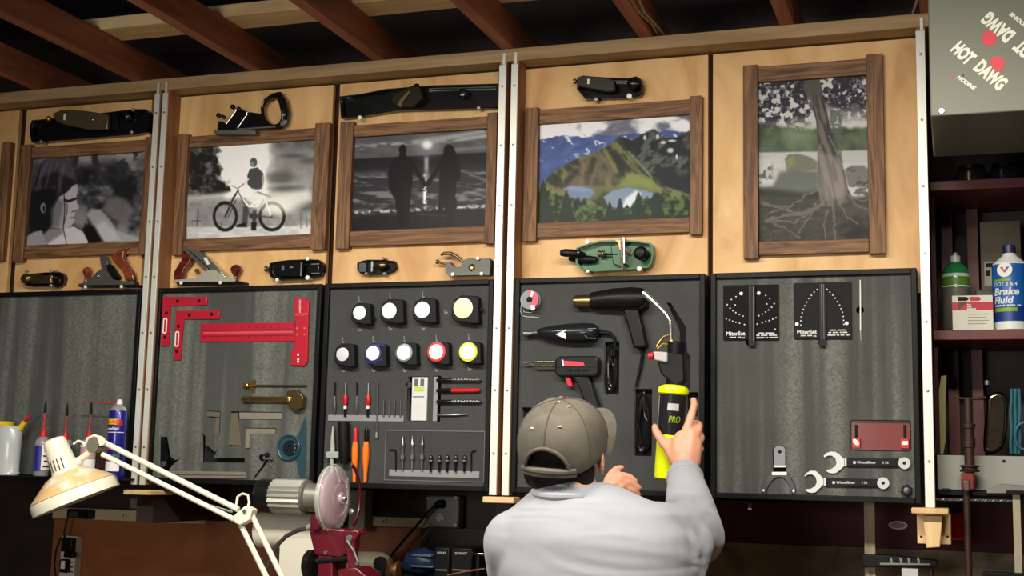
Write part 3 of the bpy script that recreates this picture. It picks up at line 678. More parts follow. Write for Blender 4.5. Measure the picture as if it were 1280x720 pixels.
def framed(name_label, lu, ru, top, bot, paint, Yf=-0.020, gain=1.0, board_y=-0.0006, nx=300):
    t = thing('picture_frame', name_label, 'framed picture', 'framed photographs on the plywood panels')
    # uprights
    put('frame_upright', wob(MB().prect(*lu, Yf - 0.006, board_y), 1), RUSTV, t, bev=0.002)
    put('frame_upright', wob(MB().prect(*ru, Yf - 0.006, board_y), 2), RUSTV, t, bev=0.002)
    x0 = W(lu[2], (lu[1] + lu[3]) / 2, Yf - 0.006).x; x1 = W(ru[0], (ru[1] + ru[3]) / 2, Yf - 0.006).x
    cx = (lu[2] + ru[0]) / 2
    zt1, zt0 = W(cx, top[0], Yf).z, W(cx, top[1], Yf).z; zb1, zb0 = W(cx, bot[0], Yf).z, W(cx, bot[1], Yf).z
    put('frame_rail', MB().box(x0 + .0005, x1 - .0005, Yf, board_y, zt0, zt1), RUSTH, t, bev=0.002)
    put('frame_rail', MB().box(x0 + .0005, x1 - .0005, Yf, board_y, zb0, zb1), RUSTH, t, bev=0.002)
    # print
    X0, X1, Z0, Z1 = x0 + 0.0006, x1 - 0.0006, zb1 + 0.0006, zt0 - 0.0006
    Yp = -0.008; ny = int(nx * (Z1 - Z0) / (X1 - X0))
    gx, gz = np.meshgrid(np.linspace(X0, X1, nx), np.linspace(Z0, Z1, ny))
    px, py = proj(gx, np.full_like(gx, Yp), gz)
    c = np.clip(paint(px, py), 0, 255) / 255.0
    c = np.where(c <= 0.04045, c / 12.92, ((c + 0.055) / 1.055) ** 2.4)
    c = np.clip(c * gain, 0, 1)
    me = bpy.data.meshes.new('print'); idx = np.arange(nx * ny).reshape(ny, nx)
    f = np.stack([idx[:-1, :-1], idx[:-1, 1:], idx[1:, 1:], idx[1:, :-1]], -1).reshape(-1, 4)
    vs = np.stack([gx, np.full_like(gx, Yp), gz], -1).reshape(-1, 3)
    bk = [len(vs) + k for k in range(4)]
    corner = [(X0, board_y, Z0), (X1, board_y, Z0), (X1, board_y, Z1), (X0, board_y, Z1)]
    allv = np.concatenate([vs, np.array(corner)])
    sides = [list(idx[0, ::-1]) + [bk[0], bk[1]], [idx[0, -1]] and list(idx[::-1, -1]) + [bk[1], bk[2]], list(idx[-1, :]) + [bk[2], bk[3]], list(idx[:, 0]) + [bk[3], bk[0]]]
    me.from_pydata(allv.tolist(), [], [tuple(map(int, q)) for q in f] + [tuple(map(int, q)) for q in sides])
    at = me.color_attributes.new('paint', 'BYTE_COLOR', 'POINT')
    rgba = np.concatenate([c.reshape(-1, 3), np.ones((nx * ny, 1))], 1); rgba = np.concatenate([rgba, np.zeros((4, 4))]).astype(np.float32)
    at.data.foreach_set('color', rgba.ravel())
    o = bpy.data.objects.new('photographic_print', me); COL.objects.link(o); o.parent = t
    me.materials.append(PRINTM); return t
def wob(mb, seed):
    return mb
PRINTM = bpy.data.materials.new('glossy_print'); PRINTM.use_nodes = True
_nt = PRINTM.node_tree; _b = _nt.nodes['Principled BSDF']; _v = _nt.nodes.new('ShaderNodeVertexColor'); _v.layer_name = 'paint'
_hs = _nt.nodes.new('ShaderNodeHueSaturation'); _hs.inputs['Value'].default_value = 1.0; _hs.inputs['Saturation'].default_value = .92
_nt.links.new(_v.outputs['Color'], _hs.inputs['Color']); _nt.links.new(_hs.outputs[0], _b.inputs['Base Color'])
_b.inputs['Specular IOR Level'].default_value = 0.15; _b.inputs['Roughness'].default_value = 0.5; _b.inputs['Coat Weight'].default_value = 0.06; _b.inputs['Coat Roughness'].default_value = 0.25
framed('rustic wood frame with a black and white portrait of a girl looking sideways', (20.5, 181, 33, 327), (177, 171, 187, 318), (179.5, 194), (304, 319.5), paint_girl, gain=1.75)
framed('rustic wood frame with a black and white picture of a boy holding a bicycle', (219, 167.5, 231, 319), (390.5, 153.6, 409, 312), (165.5, 179.5), (295.5, 311.5), paint_bike, gain=1.7)
framed('rustic wood frame with silhouettes of a couple holding hands at the sea', (422, 152, 438.5, 311), (607, 140.6, 619.5, 304.5), (151, 166), (285.5, 305), paint_couple, gain=1.35)
framed('rustic wood frame with a colour picture of mountain lakes below green peaks', (655, 134.5, 671.5, 301.5), (862, 119.5, 877.5, 293), (130.5, 149), (275, 293.5), paint_lake, gain=1.15)
framed('tall rustic wood frame with a picture of a big rooted tree by a river', (929, 81, 947.5, 323.5), (1084.5, 67, 1105.5, 317), (78, 98), (300, 317), paint_tree, gain=.85, nx=230)
t = thing('picture_frame', 'brown wooden frame corner cut off at the edge of the picture', 'framed picture', 'framed photographs on the plywood panels')
put('frame_upright', MB().prect(-4, 178, 8, 326, -0.026, -0.0006), RUSTV, t, bev=0.004)
# ================================================================= HAND PLANES ON THE PLYWOOD
PEGM = mat('white_peg', (235, 235, 228), 0.35)
PEGD = mat('grey_peg', (150, 146, 136), 0.4, 0.4)
def peg(panel_o, px, py, m=None, d=0.03, r=2.1):
    c = W(px, py, -d); rr = r * psz(px, py, -d)
    t = put('peg', MB().lathe((c.x, 0.0, c.z), (0, -1, 0), [(0, rr * .8), (d - .004, rr * .8), (d - .003, rr * 1.05), (d, rr), (d + .0015, rr * .6)], 12), m or PEGM, panel_o)
def zz(pts, k, ox, oy): return [(ox + a / k, oy + b / k) for a, b in pts]
def offpoly(pts, d):
    """shrink a pixel outline towards its centre by about d pixels"""
    cx = sum(p[0] for p in pts) / len(pts); cy = sum(p[1] for p in pts) / len(pts)
    w = (max(p[0] for p in pts) - min(p[0] for p in pts)) / 2; h = (max(p[1] for p in pts) - min(p[1] for p in pts)) / 2
    return [(cx + (p[0] - cx) * (1 - d / w), cy + (p[1] - cy) * (1 - d / h)) for p in pts]
def hollow(name, outline, m, t, yb=-0.001, ysole=-0.010, yside=-0.034, wall=2.4):
    """plane body seen from above: sole plate with raised cheeks all round"""
    out = ppoly(outline, yside); inn = ppoly(offpoly(outline, wall), yside)
    put(name, MB().prism([(p[0], p[1]) for p in out], ysole, yb), m, t, bev=0.001)
    sheet('cheeks', out, [inn], yside, ysole - 0.0001, m, t)
IRON = mat('plane_iron_grey', (92, 92, 86), 0.45, 0.5, var=0.15, scale=50, bump=0.1)
OLIVE = mat('dull_bronze_cap', (112, 102, 78), 0.38, 0.7, var=0.15)
ROSE = ramp_mat('rosewood_handle', [(0.3, (86, 34, 20)), (0.6, (140, 66, 38)), (0.8, (164, 86, 52))], (20, 20, 60), rough=0.3, coat=0.5)
ROSED = ramp_mat('dark_rosewood', [(0.3, (52, 16, 12)), (0.6, (96, 36, 26)), (0.8, (116, 48, 34))], (20, 20, 60), rough=0.25, coat=0.6)
GREEN = mat('green_enamel', (24, 92, 44), 0.3, var=0.25, scale=40, coat=0.5)

# 1 long jack plane seen from above, olive lever cap
t = thing('hand_plane', 'long black bench plane with a bronze lever cap, above the girl portrait', 'hand plane', 'hand planes mounted on the plywood panels')
o1 = zz([(140, 145), (640, 95), (1040, 45), (1150, 45), (1175, 90), (1182, 150), (1160, 240), (1060, 262), (600, 300), (140, 340), (124, 280), (120, 210)], 7.11, 20, 130)
hollow('body', o1, JAPAN, t)
cap = zz([(330, 80), (400, 52), (480, 50), (620, 60), (820, 90), (812, 225), (640, 225), (460, 190), (360, 155), (328, 120)], 7.11, 20, 130)
put('lever_cap', MB().pprism(cap, -0.048, -0.030), OLIVE, t, bev=0.003)
put('cap_slot', MB().prect(79.5, 142, 81.8, 150, -0.0492, -0.0482), WHITE, t)
put('adjusting_knob', MB().ball(W(61, 148.5, -0.042), (0.010, 0.010, 0.010)), BRASS, t)
put('cap_screw', MB().ball(W(116, 150, -0.0485), 0.0035).ball(W(124, 150.5, -0.0485), 0.0025), CHROME, t)
put('front_knob', MB().lathe(W(164, 148, -0.0102), (0, -1, 0), [(0, .016), (.012, .013), (.022, .016), (.032, .018), (.038, .012), (.04, .001)], 20), JAPAN, t)
put('blade', MB().prect(134, 143, 147, 163, -0.024, -0.0104), DKIRON, t, bev=.001)
for a in ((51, 177), (164, 165), (166, 137)): peg(PBn, *a, m=PEGD, d=0.035)
# 2 black combination plane side on, with ring handle
t = thing('hand_plane', 'black combination plane with an open ring handle, above the bicycle picture', 'hand plane', 'hand planes mounted on the plywood panels')
put('sole', MB().pprism(zz([(120, 410), (490, 408), (490, 440), (120, 442)], 7.11, 250, 105), -0.052, -0.0005), GSTEEL, t, bev=.001)
put('body', MB().pprism(zz([(190, 405), (235, 345), (330, 215), (420, 245), (540, 262), (620, 350), (700, 375), (690, 392), (330, 407)], 7.11, 250, 105), -0.034, -0.012), JAPAN, t, bev=.002)
put('runner', MB().pprism(zz([(330, 396), (670, 374), (672, 384), (330, 408)], 7.11, 250, 105), -0.038, -0.0345), STEEL, t)
k = MB(); 
for (a, b, r) in ((305, 210, 3), (180, 285, 3), (225, 300, 2.4), (360, 228, 2.6)):
    c = W(250 + a / 7.11, 105 + b / 7.11, -0.03)
    put('thumb_screw', MB().lathe(c, (0, -1, 0), [(0, r * .0014), (.004, r * .0026), (.014, r * .0026), (.016, r * .001)], 12), DKIRON, t)
put('screw', MB().ball(W(309, 141.6, -0.036), 0.006), CHROME, t)
put('fence', MB().pprism(zz([(150, 410), (160, 330), (200, 330), (250, 380), (320, 340), (330, 400), (280, 412)], 7.11, 250, 105), -0.048, -0.036), JAPAN, t, bev=.002)
put('depth_rod', MB().loft([W(283, 155, -0.04), W(296, 137, -0.04)], .002, 8).loft([W(297, 160, -0.04), W(309, 143, -0.04)], .002, 8), STEEL, t)
h = MB(); ptube(h, [(333, 156, 2.6), (329, 145, 2.2), (328, 135, 2.2), (332, 126, 2.6), (341, 120, 3.2), (349, 119, 4.6), (354, 128, 5.2), (357, 141, 5.2), (356, 150, 4.6), (351, 157, 3.8), (343, 159, 3), (335, 157, 2.6)], -0.026, 12, yr=1.3, closed=True)
put('ring_handle', h, JAPAN, t)
put('handle_trim', MB().pprism([(350.5, 150), (358, 149), (357, 153), (353, 158), (350, 157)], -0.0405, -0.0335), STEEL, t, bev=.0015)
# 3 very long black plane
t = thing('hand_plane', 'very long black plane spanning the panel above the couple picture', 'hand plane', 'hand planes mounted on the plywood panels')
o3 = zz([(80, 170), (240, 150), (400, 118), (560, 105), (740, 92), (1185, 80), (1185, 243), (700, 256), (480, 262), (240, 300), (90, 320)], 5.565, 410, 90)
hollow('body', o3, JAPAN, t)
put('lever_cap', MB().pprism(zz([(430, 200), (470, 140), (590, 90), (640, 96), (660, 180), (600, 240), (470, 245)], 5.565, 410, 90), -0.05, -0.012), mat('blackened_bronze', (44, 40, 30), 0.4, 0.6), t, bev=.004)
put('cap_edge', MB().pprism(zz([(480, 235), (500, 190), (560, 130), (576, 128), (520, 205), (505, 245)], 5.565, 410, 90), -0.053, -0.0502), BRONZE, t, bev=.001)
put('tote', MB().loft([W(519, 125, -.012), W(520, 115, -.03), W(521, 106, -.045)], [(.008, .010), (.007, .009), (.008, .010)], 12), BLK, t)
put('front_knob', MB().lathe(W(582, 119, -0.0102), (0, -1, 0), [(0, .012), (.012, .010), (.025, .016), (.032, .012), (.034, .001)], 18), JAPAN, t)
put('adjusting_screw', MB().lathe(W(439.5, 125, -0.0102), (0, -1, 0), [(0, .003), (.026, .003), (.028, .001)], 8), STEEL, t)
peg(PD, 449.5, 147, d=0.036, r=2.6); peg(PD, 598, 134.6, m=PEGD, d=0.036, r=2.4)
# 4 black plane over the lake
t = thing('hand_plane', 'short black plane with round front knob, above the lake picture', 'hand plane', 'hand planes mounted on the plywood panels')
o4 = zz([(285, 160), (340, 135), (620, 152), (880, 160), (960, 140), (1010, 165), (1036, 240), (1030, 320), (990, 358), (850, 375), (600, 382), (370, 390), (335, 345), (285, 290)], 9.14, 690, 80)
hollow('body', o4, JAPAN, t)
put('lever_cap', MB().pprism(zz([(285, 150), (350, 128), (620, 155), (720, 185), (720, 300), (640, 320), (360, 265), (285, 250)], 9.14, 690, 80), -0.046, -0.030), mat('dark_grey_cap', (52, 48, 42), 0.4, 0.5), t, bev=.003)
put('cap_slot', MB().prect(734.2, 98.6, 736.6, 105, -0.0475, -0.0462), WHITE, t)
put('adjusting_knob', MB().lathe(W(721, 101.5, -0.03), (-1, 0, 0), [(0, .004), (.003, .008), (.010, .008), (.011, .003)], 14), BRONZE, t)
put('front_knob', MB().lathe(W(794.5, 108, -0.0102), (0, -1, 0), [(0, .015), (.014, .012), (.026, .02), (.036, .018), (.042, .008), (.043, .001)], 20), JAPAN, t)
peg(PE, 744.7, 124, m=PEGD, d=.036, r=2.6); peg(PE, 786.5, 120, d=.038, r=3.2)
# 5 brass block plane
t = thing('block_plane', 'small block plane with a round brass palm cap, below the girl portrait', 'hand plane', 'hand planes mounted on the plywood panels')
o5 = zz([(200, 300), (330, 287), (460, 285), (484, 305), (492, 340), (480, 390), (440, 420), (330, 408), (200, 412), (150, 400), (150, 320)], 7.11, 10, 300)
hollow('body', o5, JAPAN, t, yside=-0.026)
put('palm_cap', MB().ball(W(33.5, 348.3, -0.032), (.024, .016, .0185)), BRONZE, t)
put('lever_cap', MB().pprism(zz([(200, 300), (385, 320), (385, 388), (200, 392)], 7.11, 10, 300), -0.036, -0.024), BRONZE, t, bev=.003)
put('cap_hole', MB().lathe(W(51, 348, -0.0362), (0, -1, 0), [(0, .0026), (.0006, .0024)], 12), BLKM, t)
put('finger_wheel', MB().lathe(W(67.5, 347.3, -0.0102), (0, -1, 0), [(0, .009), (.018, .009), (.022, .010), (.026, .004)], 16), BRONZE, t)
for a in ((64.2, 338.5), (63.2, 357)): peg(PBn, *a, m=PEGD, d=0.038)
peg(PBn, 32, 338.6, m=PEGD, d=.016, r=1.2)
# 6 smoothing plane, side view, light rosewood
t = thing('hand_plane', 'grey smoothing plane with orange brown wooden tote and knob, below the girl portrait', 'hand plane', 'hand planes mounted on the plywood panels')
put('body', MB().pprism(zz([(625, 388), (700, 372), (790, 280), (830, 255), (862, 255), (930, 350), (1020, 365), (1110, 360), (1110, 400), (625, 407)], 7.11, 10, 300), -0.040, -0.004), IRON, t, bev=.0015)
put('sole', MB().pprism(zz([(625, 402), (1150, 396), (1185, 400), (1185, 412), (625, 416)], 7.11, 10, 300), -0.042, -0.0005), DKIRON, t)
put('front_knob', MB().lathe(W(107, 354.5, -0.020), (0.10, 0, 1), [(0, .010), (.006, .008), (.018, .006), (.026, .008), (.032, .013), (.042, .0165), (.050, .014), (.056, .006), (.057, .001)], 20), ROSE, t)
put('tote', MB().pprism([(137.3, 321), (145, 315), (152, 310.5), (161, 309), (155, 315), (154, 321), (159, 331), (166, 341), (167.5, 350.3), (155.5, 350.3), (154, 341), (149, 334), (143, 329)], -0.031, -0.010), ROSE, t, bev=.005, seg=3)
put('blade', MB().pprism([(124, 319), (132.6, 321), (135.5, 336), (127, 336)], -0.032, -0.010), STEEL, t, bev=.001)
put('lever_cap', MB().pprism([(132, 332), (136, 330), (147, 346), (143, 349), (137, 342)], -0.034, -0.008), DKIRON, t, bev=.001)
put('body_screw', MB().ball(W(123, 345.5, -0.0405), 0.0055), CHROME, t)
for a in ((106.3, 358.5), (151.4, 358.2)): peg(PBn, *a, d=0.044)
# 7 smoothing plane in C, side view, polished
t = thing('hand_plane', 'polished smoothing plane with dark red tote and round knob, below the bicycle picture', 'hand plane', 'hand planes mounted on the plywood panels')
put('body', MB().pprism([(215.5, 349.6), (243, 348), (252, 341), (260, 337.5), (268.7, 337), (275, 342), (281, 346), (292.8, 348), (292.8, 352), (215.5, 352.8)], -0.040, -0.004), mat('nickel_cheek', (196, 194, 176), 0.35, 0.45, var=.06), t, bev=.0015)
put('sole', MB().pprism([(221, 353), (303, 351.8), (303, 354.5), (221, 356)], -0.042, -0.0005), DKIRON, t)
put('tote', MB().pprism([(226, 314.6), (234, 317), (239.5, 321), (237, 329), (230, 337), (227.5, 349), (216, 349.4), (217, 339.5), (222, 331), (226, 325)], -0.032, -0.010), ROSED, t, bev=.005, seg=3)
put('blade', MB().pprism([(228, 311), (231, 308.5), (262, 339), (259, 341)], -0.034, -0.008), STEEL, t, bev=.0008)
put('lever_cap', MB().pprism([(233, 310), (240, 310), (250, 315), (258, 320.6), (270, 332), (283, 347), (276, 345), (262, 337), (250, 325)], -0.037, -0.006), mat('nickel_cap', (200, 200, 196), .25, .9), t, bev=.003)
put('cap_spring', MB().pprism([(254, 322), (258, 322), (262, 330), (259, 331)], -0.039, -0.0372), WHITE, t)
put('adjusting_knob', MB().lathe(W(248, 337, -0.020), (-.7, 0, -.6), [(0, .004), (.004, .008), (.012, .008), (.014, .003)], 14), BRASS, t)
put('front_knob', MB().lathe(W(294.5, 352, -0.020), (0, 0, 1), [(0, .013), (.005, .010), (.014, .007), (.022, .009), (.030, .016), (.040, .0195), (.048, .017), (.055, .008), (.056, .001)], 22), ROSED, t)
for a in ((226, 353.6), (275, 353.2)): peg(PC, *a, d=0.045)
# 8 black block plane in C
t = thing('block_plane', 'black block plane with a small end knob, below the bicycle picture', 'hand plane', 'hand planes mounted on the plywood panels')
o8 = [(337.5, 328.8), (348, 326.5), (359.8, 325), (383.8, 324), (398, 324.5), (402, 328), (403.6, 335), (400.3, 344.7), (383.8, 348), (346, 349.8), (338, 346), (335.5, 337)]
hollow('body', o8, JAPAN, t, yside=-.028)
put('lever_cap', MB().pprism([(341, 330), (360, 327.5), (378, 328), (378, 345), (348, 346.5), (341, 342)], -0.040, -0.027), JAPAN, t, bev=.004)
put('cap_edge', MB().prect(375.5, 328, 377.5, 345, -0.0412, -0.0402).prect(352, 332, 355, 338, -.0412, -.0402).prect(362, 333, 366, 335, -.0412, -.0402), STEEL, t)
put('toe_plate', MB().prect(384.5, 328, 399, 343, -.030, -.0102), JAPAN, t, bev=.003)
put('toe_marks', MB().prect(389, 329.5, 399, 330.6, -.0312, -.0302).prect(389, 341, 399, 342.1, -.0312, -.0302), STEEL, t)
put('end_knob', MB().lathe(W(337, 336, -0.02), (-1, 0, 0), [(0, .004), (.006, .004), (.009, .009), (.015, .010), (.016, .004)], 14), OLIVE, t)
peg(PC, 384, 323.2, d=.036, r=2.4); peg(PC, 346, 349.6, d=.036, r=2.3); peg(PC, 384, 347, d=.036, r=2.8)
# 9 small plane in D
t = thing('block_plane', 'tiny grey plane with a bronze domed cap, below the couple picture', 'hand plane', 'hand planes mounted on the plywood panels')
o9 = [(446.4, 329), (452, 326), (459.7, 324.5), (476, 324.5), (492.5, 326), (494.8, 334), (491, 338.6), (481.6, 342), (465, 342.8), (450.3, 342), (446.4, 337)]
hollow('body', o9, DKIRON, t, yside=-.022, wall=1.6)
put('palm_cap', MB().ball(W(477, 331.8, -.028), (.020, .013, .012)), BRONZE, t)
put('cross_bar', MB().prect(463.5, 326.5, 466, 339.5, -.034, -.0102), STEEL, t, bev=.0008)
put('toe_plate', MB().prect(448.5, 328.5, 457, 340, -.024, -.0102), mat('blue_grey_steel', (74, 80, 88), .4, .6), t, bev=.001)
for a in ((478.5, 323), (480, 342), (457.5, 342)): peg(PD, *a, m=PEGD, d=.032, r=1.9)
# 10 grey plane with round hole
t = thing('hand_plane', 'grey plane with a round hole and a curved brass lever, below the couple picture', 'hand plane', 'hand planes mounted on the plywood panels')
o10 = [(556.6, 327.7), (562, 327), (564.5, 331.5), (569, 334), (574, 333.5), (578, 330), (580, 325), (586, 322.3), (592, 322.8), (595.6, 324), (611, 322.3), (612.8, 325), (612, 343), (559.7, 343.8), (556.6, 339)]
sheet('body', ppoly(o10, -.034), [pcirc(589.7, 334.6, 4.6, -.034)], -.034, -.004, mat('grey_casting', (94, 94, 90), .5, .3), t)
put('hole_liner', MB().lathe(W(589.7, 334.6, -.034), (0, 1, 0), [(0.0, .0045), (.010, .0045)], 14), BRASS, t)
put('curved_lever', ptube(MB(), [(551, 318.5, 1.5), (556, 316.6, 2.2), (563, 316.8, 2.4), (570, 320, 2.2), (576, 325, 2), (578, 328, 1.5)], -.030), OLIVE, t)
put('thumb_screw', ptube(MB(), [(545.5, 327, 2.8), (548, 327.6, 2.8), (548.5, 327.8, 1.4), (557, 330, 1.4)], -.022), OLIVE, t)
put('sole_edge', MB().pprism([(559, 340.5), (612, 339.5), (612, 343.5), (560, 344.4)], -.0365, -.0342), IRON, t)
for a in ((597, 322.8), (565.6, 342.8), (601.6, 342)): peg(PD, *a, d=.042, r=2.3)
# 11 green plane
t = thing('hand_plane', 'green bench plane with black tote and black knob, below the lake picture', 'hand plane', 'hand planes mounted on the plywood panels')
o11 = [(719.5, 310), (727, 307), (738, 303.5), (751, 300.4), (777.5, 299.8), (798, 301), (812.5, 303.5), (816, 308), (817, 317), (814.7, 329), (810, 334.7), (795, 336), (770, 337.8), (742.5, 339.4), (726, 337), (719.5, 329)]
hollow('body', o11, GREEN, t, yside=-.036, wall=2.0)
put('tote', ptube(MB(), [(712, 322, 4), (722, 323.5, 5.6), (735, 324.5, 5.2), (746, 324.5, 3.6)], -.022).loft([W(701, 316, -.052), W(706, 316, -.054), (W(716, 316.5, -.05)), W(724, 317.5, -.044), W(730, 320, -.03)], [(.009, .007), (.012, .009), (.012, .009), (.010, .009), (.010, .008)], 12, up=(0, -1, 0)), BLK, t)
put('tote_screw', MB().ball(W(723, 315.6, -.056), .0045), STEEL, t)
put('adjusting_nut', MB().lathe(W(747, 317.5, -.028), (1, 0, 0), [(0, .004), (.004, .011), (.012, .008), (.016, .011), (.020, .011), (.021, .003)], 16), OLIVE, t)
put('depth_screw', MB().loft([W(756, 318, -.028), W(772, 318, -.028)], .003, 10), DKIRON, t)
put('frog', MB().pprism([(763, 307), (777, 303), (777, 334), (766, 330)], -.030, -.0102), GREEN, t, bev=.003)
put('blade', MB().pprism([(775.5, 298), (778, 297.5), (779, 336), (776.5, 336)], -.062, -.0102), ROSED, t)
put('lever_cap', MB().pprism([(778.6, 297), (780.4, 297), (781, 329), (779.4, 329)], -.060, -.0102), STEEL, t)
put('lateral_lever', MB().pprism([(768, 300), (777, 299), (776, 313), (774, 313), (772, 304)], -.050, -.044), BRONZE, t, bev=.001)
put('front_screw', ptube(MB(), [(781, 316, 1.6), (786, 315, 1.3), (788.5, 312.5, .9)], -.03), mat('red_brass', (170, 70, 40), .4, .5), t)
put('front_knob', MB().lathe(W(804.5, 319, -.0102), (0, -1, 0), [(0, .018), (.014, .014), (.026, .020), (.040, .0205), (.050, .013), (.053, .001)], 22), BLK, t)
for a, r in (((733.8, 302.3), 3), ((799, 335.8), 3), ((734.5, 339), 2)): peg(PE, *a, d=.040, r=r)
# ================================================================= TOOLS IN THE FOAM TRAYS
TS = YF - 0.0004                              # just in front of the foam face
def P3(px, py, Y=-0.06): return W(px, py, Y)
GSQ = 'red layout squares in the foam'
def dots(name, pts, r, Y, m, t, dep=.0006):
    for a, b in pts:
        c = W(a, b, Y); put(name, MB().lathe(c, (0, -1, 0), [(0, r * psz(a, b, Y)), (dep, r * .9 * psz(a, b, Y))], 10), m, t, smooth=False)
def ring_slot(px, py0, py1, Y, m, t, w=2.6):
    o = rrect(px - w, py0, px + w, py1, Y, w * .9 * psz(px, py0, Y), 4); i = rrect(px - w * .45, py0 + w * .6, px + w * .45, py1 - w * .6, Y, w * .4 * psz(px, py0, Y), 4)
    sheet('slot_outline', o, [i], Y - .0006, Y, m, t)
for (pts, hs, sl, lab) in (
    ([(203.3, 370.8), (259, 370.8), (258.3, 381.3), (213.3, 382.5), (210.8, 432.5), (200.8, 432.8)], [(221.7, 376.3), (248.7, 376.2), (208, 391.2), (206.2, 421.7)], (206.2, 397.5, 417), 'red right angle square in the corner of its tray, the outer of two'),
    ([(220, 388.3), (274.7, 388), (273.8, 398.7), (229.7, 399), (225.5, 450), (216.3, 450)], [(236.7, 393.7), (264.5, 392.8), (223, 407.8), (220.8, 439.2)], (221.2, 414, 433.5), 'red right angle square nested below another, the inner of two')):
    t = thing('layout_square', lab, 'square', GSQ)
    put('square_body', MB().pprism(pts, -.060, TS), REDA, t, bev=.0008)
    dots('hole', hs, 2.4, -.0601, mat('dark_red_hole', (40, 8, 12), .6), t)
    ring_slot(sl[0], sl[1], sl[2], -.0602, WHITE, t)
t = thing('t_square', 'long red T square lying sideways in the foam', 'square')
put('blade', MB().pprism([(250.8, 404.7), (368, 403), (369, 426.5), (250, 427.5)], -.059, TS), REDA, t, bev=.0006)
put('head', MB().pprism([(367, 372), (380, 372), (385.8, 376.7), (385.3, 393), (384.3, 445), (384, 453), (380, 457.5), (363.3, 456.3), (363.7, 438), (368, 433), (368.5, 427), (369.3, 403), (368, 396), (367, 392)], -.063, TS), REDA, t, bev=.0015)
put('head_ridge', MB().prect(367, 391.5, 385.2, 393.2, -.0645, -.0632).prect(367.5, 393.8, 385, 394.6, -.0645, -.0632), mat('light_red', (226, 90, 104), .3, .3), t)
gm = mat('groove_red', (110, 14, 28), .5)
put('groove', MB().prect(253, 411.8, 366, 412.8, -.0597, -.0592).prect(253, 419.2, 366, 420.2, -.0597, -.0592), gm, t)
put('rail_edge', MB().prect(254, 414.2, 366, 417, -.0602, -.0592), mat('light_red', (226, 90, 104)), t)
dots('tick', [(254.5 + 9.4 * k, 409.4 - .03 * k) for k in range(12)] + [(254.5 + 9.4 * k, 422.4 - .08 * k) for k in range(12)], .95, -.0592, gm, t)
dots('rivet', [(371.3, 410.3), (380.6, 410.3), (371.3, 418), (380.6, 418)], 1.4, -.0632, mat('pink_rivet', (230, 130, 140), .3, .5), t)
lettering('lettering', [('WOODPECKERS', flatmap(376, 391, 376, 374.5, -.0635, 2.4), .01, 0), ('-- -', flatmap(373.8, 453, 373.8, 442, -.0635, 2.6), .01, 0)], WHITE, t)
# brass gauges
t = thing('marking_gauge', 'thin brass wheel marking gauge lying flat', 'marking gauge')
put('rod', ptube(MB(), [(306, 481.7, 1.1), (383, 481.9, 1.0)], -.062), BRONZE, t)
put('disc', MB().lathe(W(317, 482, -.062), (1, 0, 0), [(-.001, .006), (0, .019), (.003, .019), (.004, .006)], 20), BRASS, t)
put('knob', MB().lathe(W(305, 481.8, -.062), (1, 0, 0), [(0, .005), (.002, .009), (.007, .009), (.009, .005), (.013, .005), (.015, .009), (.018, .008), (.02, .003)], 16), BRASS, t)
t = thing('marking_gauge', 'thick brass marking gauge with a dark octagonal head', 'marking gauge')
put('beam', ptube(MB(), [(302.8, 498.6, 2.9), (303.6, 498.6, 3.5), (380, 499.2, 3.5), (380.6, 499.2, 2.9)], -.064), BRASS, t)
put('head', MB().pprism([(358, 489), (370, 487), (379.4, 496), (377, 510), (368, 513), (358, 506)], -.082, -.0585), BRONZE, t, bev=.003)
put('thumb_screw', MB().lathe(W(360.5, 499.5, -.0822), (0, -1, 0), [(0, .009), (.006, .009), (.007, .006)], 16), BRASS, t)
put('cutter', MB().pprism([(307, 496), (311, 499), (314, 506), (309, 501)], -.0725, -.0712), BRONZE, t)
# squares in their cut-outs
TANST = mat('tarnished_steel', (104, 98, 84), .5, .3, var=.12)
TANST2 = mat('pale_steel', (142, 138, 122), .45, .4, var=.12)
t = thing('small_square', 'small tarnished T shaped square sunk in the foam', 'square')
put('stock', MB().pprism([(259, 514), (275.2, 515), (274.6, 521.6), (259, 520)], -.0535, -.031), TANST, t)
put('blade', MB().pprism([(269.6, 522.2), (274.4, 522), (274, 542), (269.4, 542)], -.050, -.031), TANST, t)
t = thing('small_square', 'larger tarnished steel square sunk in the foam', 'square')
put('stock', MB().pprism([(289, 516), (297, 516), (302, 557), (286, 556)], -.051, -.031), TANST, t)
put('blade', MB().pprism([(299, 515.5), (352, 516), (352, 524.2), (299.5, 524)], -.0535, -.031), TANST2, t)
t = thing('small_square', 'pale small steel square sunk in the foam under the larger one', 'square')
put('blade', MB().pprism([(307, 535.6), (344, 536), (344, 541.8), (312.4, 542.3), (311.6, 560), (306.6, 560)], -.0525, -.031), TANST2, t)
t = thing('steel_rule', 'flat pale steel rule along the bottom of the tray with red squares', 'ruler')
put('rule', MB().pprism([(212, 588.5), (307, 590), (307, 598), (218, 597.5)], -.0575, TS), TANST2, t)
put('rule_groove', MB().pprism([(217, 592.6), (306.6, 593.8), (306.6, 594.8), (218, 593.8)], -.0581, -.0577), STEEL, t)
